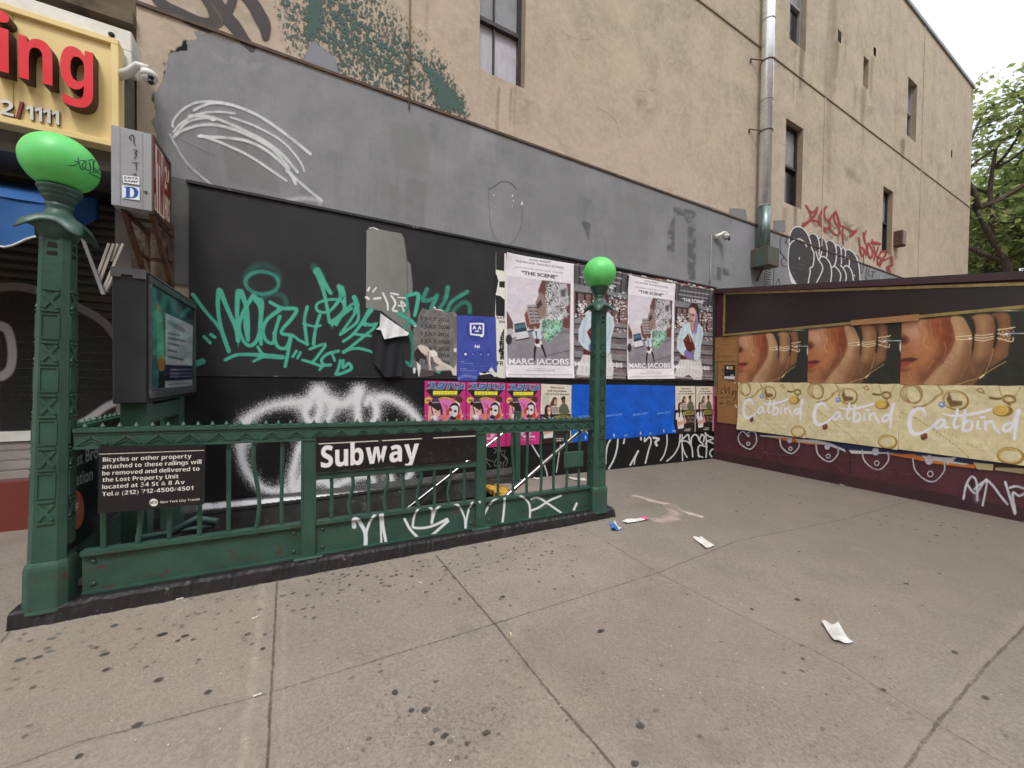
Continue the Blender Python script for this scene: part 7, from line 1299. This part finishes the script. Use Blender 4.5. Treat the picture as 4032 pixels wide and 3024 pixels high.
def face(cx, cy, r, half=False):
    if not half: cv.line(z([(cx-r*.1, cy-r*.55), (cx-r*.55, cy-r*.9), (cx-r*1., cy-r*.35), (cx-r*.8, cy+r*.4), (cx, cy+r*.95), (cx+r*.5, cy+r*.9), (cx+r*.95, cy+r*.2), (cx+r*.85, cy-r*.7), (cx+r*.3, cy-r*.9), (cx-r*.05, cy-r*.55), (cx+r*.1, cy-r*.35), (cx+r*.2, cy-r*.5)]), 2.7, LW, 2.4)
    else: cv.line(z([(cx-r*1., cy-r*.55), (cx-r*.85, cy+r*.2), (cx-r*.2, cy+r*.8), (cx+r*.4, cy+r*.85), (cx+r*.95, cy+r*.2), (cx+r*.9, cy-r*.4)]), 3., LW, 2.6); cv.ell(*z([(cx, cy-r*.45)])[0], r*.14, r*.16, LW, 3)
    cv.ring(*z([(cx+r*.08, cy+r*.42)])[0], r*.09, r*.09, 2.3, LW)
face(192, 170, 68); face(500, 205, 72, True); face(775, 255, 82, True); face(1128, 300, 98, True); face(1518, 370, 118, True)
SCR = (118, 80, 86)
for p in ([(240, 240), (280, 310), (330, 250), (340, 310)], [(420, 280), (450, 340), (520, 290), (590, 290), (560, 340), (510, 350)], [(840, 330), (880, 400), (940, 430)], [(920, 320), (990, 330), (960, 370), (1020, 420)], [(1100, 370), (1130, 440), (1180, 380)], [(1190, 400), (1250, 370), (1310, 420), (1290, 480), (1220, 480), (1185, 430)], [(1230, 410), (1250, 450), (1270, 420)], [(110, 235), (500, 290)], [(1050, 375), (1600, 460)]): cv.line(z(p), 1.3, SCR, 2, al=.7)
for p, w in (([(1770, 600), (1790, 500), (1830, 440), (1865, 480), (1870, 610)], 4), ([(1800, 500), (1860, 560), (1940, 460), (1910, 650)], 3.6), ([(1850, 530), (1930, 470), (1980, 500), (2040, 580), (2090, 640)], 4), ([(2075, 480), (2100, 560), (2145, 710)], 4.4), ([(2110, 520), (2160, 510), (2230, 540), (2180, 580), (2130, 560), (2150, 700)], 4)): cv.line(z(p), w*1.2, (216, 212, 216), 6, al=.9)
cv.line(z([(1850, 560), (1870, 610)]), 14, (180, 170, 176), 34, al=.35)
cv.a *= .6+.6*vnoise(cv.h, cv.w, 14, 93, 3)
paint('chalk_white_graffiti', cv, ('X', XS-.0165), SF, shed)
# railing tag
cv = CV(1370, 1930, 2290, 2150, 1.3); z = CUT(.3617, (1250, 1900)); ZW = CUT(.5606, (1200, 1500))
for p, w in (([(400, 480), (395, 410), (430, 400), (470, 450), (520, 550), (525, 690)], [9, 8, 8, 8, 8, 8]), ([(525, 560), (570, 430), (640, 330)], [6, 5, 6]), ([(650, 320), (700, 330), (710, 450), (745, 650)], [7, 7, 6, 6]), ([(680, 330), (690, 480), (695, 650)], 4), ([(1115, 260), (1060, 350), (1040, 450), (1050, 490), (1150, 495), (1260, 470), (1410, 400)], [5, 4, 4.5, 5, 5, 5, 6]), ([(1100, 260), (1180, 255), (1250, 300), (1245, 440)], [5, 4, 5, 5]), ([(1335, 250), (1280, 310), (1245, 430)], 5), ([(950, 400), (1010, 510), (1085, 590)], 5.5), ([(1420, 420), (1330, 500), (1240, 580)], 5.5), ([(1490, 220), (1550, 270), (1600, 380), (1615, 490)], [7, 4, 4, 5]), ([(1610, 490), (1640, 320), (1700, 190)], 4), ([(1700, 185), (1750, 180), (1780, 280), (1775, 480)], 4.2), ([(1775, 480), (1830, 320), (1900, 210), (1990, 150)], 4), ([(1985, 150), (2035, 145), (2030, 300), (2015, 430)], 4.4)): cv.line(z(p), w, (228, 234, 236), 4.5, al=.93)
for p, w in (([(1495, 795), (1550, 830), (1580, 880), (1580, 980)], 4), ([(1580, 870), (1660, 820), (1700, 880), (1600, 905)], 0.01), ([(1590, 830), (1640, 820), (1720, 870), (1800, 925)], 4), ([(1590, 910), (1640, 890), (1720, 840), (1800, 805)], 4.2), ([(1910, 860), (1890, 905)], 4.5), ([(1800, 940), (1860, 945), (1900, 930)], 3.6)): cv.line(ZW(p), w, (228, 234, 236), 4, al=.93)
ylim = onp(('Y', YR-.0362), cv.X, cv.Y); sh_ = ylim[..., 2]+K*ylim[..., 0]; cv.a *= ((sh_ > .118) & (sh_ < .371))
Pq = np.where((sh_ > .345)[..., None], onp(('Y', YR-.0362), cv.X, cv.Y), onp(('Y', YR-.0082), cv.X, cv.Y)); grid_mesh('white_graffiti', Pq, np.concatenate([cv.c, cv.a[..., None]*255], 2), SF, rail, cv.a > .03)
# marker scribble on the nearer globe (projected on the sphere)
cv = CV(250, 600, 425, 730, 1.0); z = CUT(.4521); IK = (34, 74, 70)
for p in ([(600, 1440), (650, 1440), (690, 1410), (650, 1405)], [(680, 1370), (695, 1440), (715, 1475)], [(700, 1400), (740, 1400), (715, 1440), (740, 1470), (710, 1475)], [(750, 1400), (750, 1470), (790, 1480), (780, 1410)], [(770, 1400), (810, 1395), (815, 1490)], [(830, 1390), (815, 1450), (850, 1490), (880, 1430), (840, 1390)], [(860, 1400), (900, 1480), (910, 1530), (850, 1500), (800, 1500), (780, 1510), (850, 1540), (900, 1570), (915, 1530)]): cv.line(z(p), 1.6, IK, 1.4, al=.9)
cG = np.array([LX+2.722*LKZ*math.sin(LEAN), YR, LZ+2.722*LKZ*math.cos(LEAN)]); d = rays(cv.X, cv.Y); d = d/np.linalg.norm(d, axis=-1, keepdims=True); oc = EYE-cG; bq = (d*oc).sum(-1); disc = bq*bq-(oc@oc-(.181*LKR+.0015)**2); tq = -bq-np.sqrt(np.maximum(disc, 0)); Pq = EYE+d*tq[..., None]
Pl = Pq-np.array([LX, YR, LZ]); Pq = np.stack([Pl[..., 0]*math.cos(LEAN)-Pl[..., 2]*math.sin(LEAN), Pl[..., 1], Pl[..., 0]*math.sin(LEAN)+Pl[..., 2]*math.cos(LEAN)], -1)+np.array([LX, YR, LZ])
grid_mesh('marker_scribble', Pq, np.concatenate([cv.c, cv.a[..., None]*255], 2), SF, pL, (cv.a > .05) & (disc > 1e-4))
# ================================================================ MARKS ON THE PAVEMENT
MARK = spray('pavement_marks', .5, 70, .85)
def ribbon(V, Fc, C, pts, w, col, al=1., edge_=.5):
    """soft strip along pavement points (photo px), w metres half-width"""
    q = [onp(('G', .003), *p) for p in pts]; dens = []
    for a, b_ in zip(q[:-1], q[1:]):
        n_ = max(int(np.linalg.norm(b_-a)/.06), 1); dens += [a+(b_-a)*k/n_ for k in range(n_)]
    dens.append(q[-1]); dens = np.array(dens); t_ = np.gradient(dens, axis=0); t_ /= np.linalg.norm(t_, axis=1)[:, None]+1e-9; nr = np.stack([-t_[:, 1], t_[:, 0], 0*t_[:, 0]], 1)
    dens[:, :2] += RNG.normal(0, w*.12, (len(dens), 1))*nr[:, :2]; b0 = len(V); ks = (-1, -edge_, 0, edge_, 1); av = (0, .8, 1, .8, 0)
    for i, p in enumerate(dens):
        ww = w*RNG.uniform(.75, 1.2); m_ = RNG.uniform(.75, 1)
        for k, a in zip(ks, av): r_ = p+nr[i]*ww*k; V.append((r_[0], r_[1], G(r_[0])+.003)); C.append((*col, 255*a*al*m_))
    for i in range(len(dens)-1):
        for k in range(4): j = b0+i*5+k; Fc.append((j, j+1, j+6, j+5))
def marks(name, V, Fc, C, dz=0.):
    me = bpy.data.meshes.new(name); me.from_pydata([(v[0], v[1], v[2]+dz) for v in V], [], Fc); at = me.color_attributes.new('Col', 'FLOAT_COLOR', 'POINT'); c = np.array(C, float)
    at.data.foreach_set('color', np.concatenate([lin(c[:, :3]), c[:, 3:]/255.], 1).astype(np.float32).ravel()); me.materials.append(MARK); o = bpy.data.objects.new(name, me); COL.objects.link(o); o.parent = pave; return o
JT = (92, 83, 74); LT = (178, 166, 150)
V, Fc, C = [], [], []
lines = [[(1090, 2290), (1075, 2600), (1050, 3060)], [(1715, 2185), (1960, 2470), (2180, 2745), (2470, 3080)], [(-60, 3055), (300, 2925), (1000, 2745), (1100, 2715), (1900, 2470), (2590, 2255), (2900, 2130), (3345, 2040), (3620, 1960)], [(2300, 2080), (2590, 2255), (2900, 2415), (3300, 2610), (3690, 2850), (4060, 3070)], [(4060, 2440), (3850, 2660), (3690, 2850), (3540, 3060)], [(3050, 2160), (3345, 2330), (4060, 2480)], [(3345, 2040), (3600, 2075), (4060, 2230)], [(3300, 2000), (3000, 1985), (2790, 1920)], [(0, 2530), (75, 2440)]]
for l_, w, a in zip(lines, (.010, .011, .008, .008, .011, .006, .006, .006, .010), (.66, .66, .5, .48, .52, .24, .26, .22, .5)): ribbon(V, Fc, C, l_, w, JT, a)
marks('scored_joints', V, Fc, C)
V, Fc, C = [], [], []
for l_, w, a in (([(1035, 2300), (1000, 2640), (950, 3060)], .035, .6), ([(1115, 2330), (1120, 2600), (1110, 3060)], .02, .45), ([(-60, 3090), (300, 2965), (980, 2775)], .03, .4), ([(4060, 2400), (3830, 2640), (3500, 3060)], .05, .4)): ribbon(V, Fc, C, l_, w, LT, a)
ribbon(V, Fc, C, [(2490, 1950), (2560, 1968), (2620, 1985), (2690, 2015), (2770, 2035)], .09, (184, 168, 158), .9); ribbon(V, Fc, C, [(2630, 1985), (2665, 2020), (2640, 2045), (2570, 2050)], .13, (176, 160, 150), .8); ribbon(V, Fc, C, [(2960, 2420), (3040, 2450)], .09, (170, 160, 148), .5)
marks('trowelled_borders', V, Fc, C, -.0012)
def slab(pts, col, al):
    q = [onp(('G', 0), *p) for p in pts]; c_ = sum(q)/len(q); b0 = len(V); n_ = len(q)
    for f_, a in ((.0, al), (.93, al), (1., 0)):
        for p in (q if f_ else [c_]): r_ = c_+(p-c_)*f_; V.append((r_[0], r_[1], G(r_[0])+.0012)); C.append((*col, 255*a))
    for k in range(n_): k2 = (k+1) % n_; Fc.append((b0, b0+1+k, b0+1+k2)); Fc.append((b0+1+k, b0+1+n_+k, b0+1+n_+k2, b0+1+k2))
V, Fc, C = [], [], []
slab([(100, 2480), (1085, 2310), (1060, 2720), (300, 2920), (-40, 3040), (-40, 2600)], (176, 163, 146), .36); slab([(1110, 2300), (1710, 2190), (1960, 2440), (1120, 2700)], (164, 149, 135), .24); slab([(2610, 2270), (2900, 2430), (3300, 2620), (3680, 2850), (3540, 3040), (2480, 3040), (1990, 2480)], (156, 140, 128), .26)
marks('slab_tone', V, Fc, C)
V, Fc, C = [], [], []
def gum(px, py, r, col=(70, 66, 62), al=.9, st=1.):
    al *= RNG.uniform(.55, .95); st *= RNG.uniform(.8, 1.5); col = (col[0], col[1]-2, col[2]-6)
    c = onp(('G', 0), px, py); n_ = 10; b0 = len(V); an = RNG.uniform(0, 6); V.append((c[0], c[1], G(c[0])+.0045)); C.append((*col, 255*al))
    for rr, a in ((.72, al), (1., 0)):
        for k in range(n_):
            t_ = k*2*math.pi/n_; q = r*rr*RNG.uniform(.85, 1.15); x, y = c[0]+q*math.cos(t_+an)*st, c[1]+q*math.sin(t_+an); V.append((x, y, G(x)+.0045)); C.append((*col, 255*a))
    for k in range(n_):
        k2 = (k+1) % n_; Fc.append((b0, b0+1+k, b0+1+k2)); Fc.append((b0+1+k, b0+1+n_+k, b0+1+n_+k2, b0+1+k2))
for k in range(46):
    x, y = RNG.uniform(100, 3950), RNG.uniform(2120, 3000)
    if y > 2480-.18*x: gum(x, y, RNG.uniform(.12, .42), (178, 164, 148), RNG.uniform(.07, .2), 1.3)
for x, y, r in ((3350, 2440, .5), (3100, 2480, .3), (2750, 2500, .4), (620, 2480, .5), (300, 2560, .4), (2100, 2750, .4)): gum(x, y, r, (180, 166, 150), .26, 1.2)
V = [(v[0], v[1], v[2]-.0032) for v in V]; marks('worn_patches', V, Fc, C); V, Fc, C = [], [], []
big = [(1555, 2730), (1915, 2890), (1838, 2932), (1676, 2798), (2360, 2490), (2370, 2486), (1620, 2800), (625, 2680), (417, 2640), (818, 2728), (412, 2578), (1034, 2557), (380, 2552), (1390, 2180), (1745, 2150), (1832, 2250), (2363, 2485), (3160, 2595), (3158, 2645), (2840, 2530), (3880, 2750), (3140, 2362), (1750, 2900), (2960, 2400), (3570, 2300), (3700, 2260), (3480, 2720), (1700, 2930), (730, 2505), (1420, 2250), (1560, 2265), (1620, 2270), (1790, 2280), (1810, 2360), (1980, 2352), (450, 2465), (700, 2525), (640, 2500), (760, 2520), (150, 2590), (80, 2600), (310, 2980), (130, 2710), (540, 2858), (3760, 2570), (2520, 2860), (2500, 3010)]
for x, y in big: gum(x, y, RNG.uniform(.012, .021), (62+RNG.integers(0, 18),)*3, .95)
rg = np.random.default_rng(77)
for k in range(150): x = rg.uniform(1200, 2300); y = 2268-.187*(x-1200)+rg.gamma(2., 38)+8; gum(x, y, rg.uniform(.006, .016), (74+rg.integers(0, 30),)*3, rg.uniform(.6, .95))
for k in range(90): x = rg.uniform(20, 1250); y = 2475-.18*(x-60)+rg.gamma(2.2, 55)+10; gum(x, y, rg.uniform(.006, .017), (78+rg.integers(0, 34),)*3, rg.uniform(.5, .9))
for k in range(160): x = rg.uniform(1300, 4030); y = rg.uniform(2050, 3000); (gum(x, y, rg.uniform(.006, .015), (84+rg.integers(0, 30),)*3, rg.uniform(.3, .85)) if y > 2000+max(0, (x-3000)*.05) else None)
for k in range(150): x = rg.uniform(2450, 3900); lo = max(1840+.2*(x-2831)+6, 1850); y = lo+rg.gamma(1.6, 36); gum(x, y, rg.uniform(.008, .02), (70+rg.integers(0, 30),)*3, rg.uniform(.3, .7), 1.6)
for k in range(60): x = rg.uniform(20, 3900); y = rg.uniform(2450, 3010); gum(x, y, rg.uniform(.06, .2), (118, 108, 99), rg.uniform(.08, .18))
for k in range(80): x = rg.uniform(2450, 4000); y = rg.uniform(1860, 2800); (gum(x, y, rg.uniform(.003, .006), (206, 200, 190), .9) if y > 1835+.2*(x-2831) else None)
for k in range(60): x = rg.uniform(300, 2300); y = rg.uniform(2250, 3000); (gum(x, y, rg.uniform(.002, .005), (206, 200, 190), .9) if y > 2300-.187*(x-1200) else None)
for k in range(170): x = rg.uniform(2850, 4030); y = 1806+.1965*(x-2831)+rg.gamma(1.3, 9)+2; gum(x, y, rg.uniform(.003, .012), (190, 182, 170) if rg.random() < .35 else (58, 52, 48), rg.uniform(.5, .95), 1.4)
for k in range(90): x = rg.uniform(2400, 2830); y = 1849-.109*(x-2389)+rg.gamma(1.3, 7)+3; gum(x, y, rg.uniform(.003, .012), (180, 172, 162) if rg.random() < .35 else (58, 52, 48), rg.uniform(.5, .9), 1.4)
for k in range(120): x = rg.uniform(70, 2420); y = 2469-.183*(x-62)+rg.gamma(1.2, 8)+2; gum(x, y, rg.uniform(.003, .009), (52, 48, 46) if rg.random() < .7 else (190, 184, 174), rg.uniform(.4, .9), 1.3)
marks('gum_stains', V, Fc, C)
# ================================================================ LITTER
WP = M('white_paper', (224, 220, 212), (196, 190, 182), 30, .7, .2); BP = M('blue_packet', (70, 116, 190), (56, 98, 170), 20, .4, .2); FILT = M('cigarette_filter', (206, 168, 120), None, 20)
def litter(name, label, cat, quad, mats, hgt=.012, fold=None, group=None, grey=None):
    q = [np.array(onp(('G', .004), *p)) for p in quad]; n_ = 10; b = MB(); vs = []; ph = RNG.uniform(0, 6)
    for j in range(n_+1):
        for i in range(n_+1):
            u, v = i/n_, j/n_; p = (q[0]*(1-u)+q[1]*u)*(1-v)+(q[3]*(1-u)+q[2]*u)*v; e = hgt*(.5+.5*math.sin(u*7+ph)*math.cos(v*5+ph))*(.3+abs(u-.5)+abs(v-.5)); vs.append((p[0], p[1], p[2]+.002+e))
    b.add(vs, [(j*(n_+1)+i, j*(n_+1)+i+1, (j+1)*(n_+1)+i+1, (j+1)*(n_+1)+i) for j in range(n_) for i in range(n_)], True)
    if isinstance(mats, list): b.mi = [1 if (k % n_) > fold else 0 for k in range(len(b.mi))]
    return tag(b.build(name, mats), label, cat, group)
REC = M('receipt_paper', (224, 222, 218), (184, 180, 176), 9, .6, .2)
litter('receipt', 'wrinkled white receipt alone on the right part of the pavement', 'litter', [(3235, 2455), (3300, 2462), (3360, 2540), (3285, 2530)], REC, .02)
litter('paper_scrap', 'torn white paper scrap on the pavement between the railing end and the shed', 'litter', [(2727, 2118), (2760, 2116), (2815, 2152), (2780, 2162)], WP, .016)
litter('paper_scrap', 'long white paper scrap with a pink edge near the railing end', 'litter', [(2450, 2055), (2540, 2036), (2556, 2048), (2470, 2064)], [WP, M('pink_paper', (222, 92, 140), None, 9)], .02, 7)
litter('blue_packet', 'small crumpled blue and white packet at the end of the kerb', 'litter', [(2402, 2062), (2420, 2060), (2450, 2088), (2410, 2092)], [BP, WP], .03, 6)
litter('paper_scrap', 'white scrap lying against the foot of the maroon shed', 'litter', [(3305, 1902), (3338, 1908), (3330, 1914), (3302, 1908)], WP, .01)
litter('paper_scrap', 'small white scrap by the shed foot, nearer than the first', 'litter', [(3490, 1938), (3520, 1938), (3525, 1946), (3495, 1944)], WP, .014)
litter('paper_scrap', 'white wrapper seen through the railing bars behind the farther lamp', 'litter', [(2238, 1882), (2300, 1885), (2318, 1894), (2262, 1892)], WP, .012)
litter('paper_scrap', 'short white scrap behind the bars near the slim post', 'litter', [(2100, 1882), (2124, 1882), (2122, 1888), (2102, 1888)], WP, .008)
b = MB(); c = onp(('G', 0), 3146, 1862); b.lathe([(.02, 0), (.035, .012), (.03, .035), (.008, .045)], (float(c[0]), float(c[1]), float(c[2])), 7, mod=lambda r, z_, a: (r*(1+.3*math.sin(3*a)), z_)); tag(b.build('dry_leaf', M('orange_leaf', (170, 104, 48), (120, 72, 36), 30, .8)), 'curled orange brown leaf at the foot of the maroon shed', 'leaf')
GC = 'cigarette ends on the pavement'
for (x, y, dx, dy, lb) in ((586, 2376, 22, -3, 'cigarette end by the kerb below the first railing panel, left of another'), (704, 2358, 20, -4, 'cigarette end by the kerb below the first railing panel, right of another'), (998, 2434, 12, -5, 'cigarette end beside the scored joint left of the post foot'), (1655, 2294, 14, 5, 'short white cigarette end in front of the stiffener post'), (2012, 2500, 3, 18, 'cigarette end with tan filter near the crossing of the joints'), (1002, 2740, 12, -4, 'cigarette end lying on the crossing of two joints at the left')):
    a = onp(('G', .005), x-dx/2, y-dy/2); c = onp(('G', .005), x+dx/2, y+dy/2); d_ = (c-a)/np.linalg.norm(c-a); ln = .036; t = thing('cigarette_end', lb, 'litter', tuple(a), GC)
    b = MB(); b.tube([tuple(a), tuple(a+d_*ln*.55)], .0042, 8); b.build('paper_tube', WP, t); b = MB(); b.tube([tuple(a+d_*ln*.551), tuple(a+d_*ln)], .0042, 8); b.build('filter', FILT if x == 2012 else WP, t)
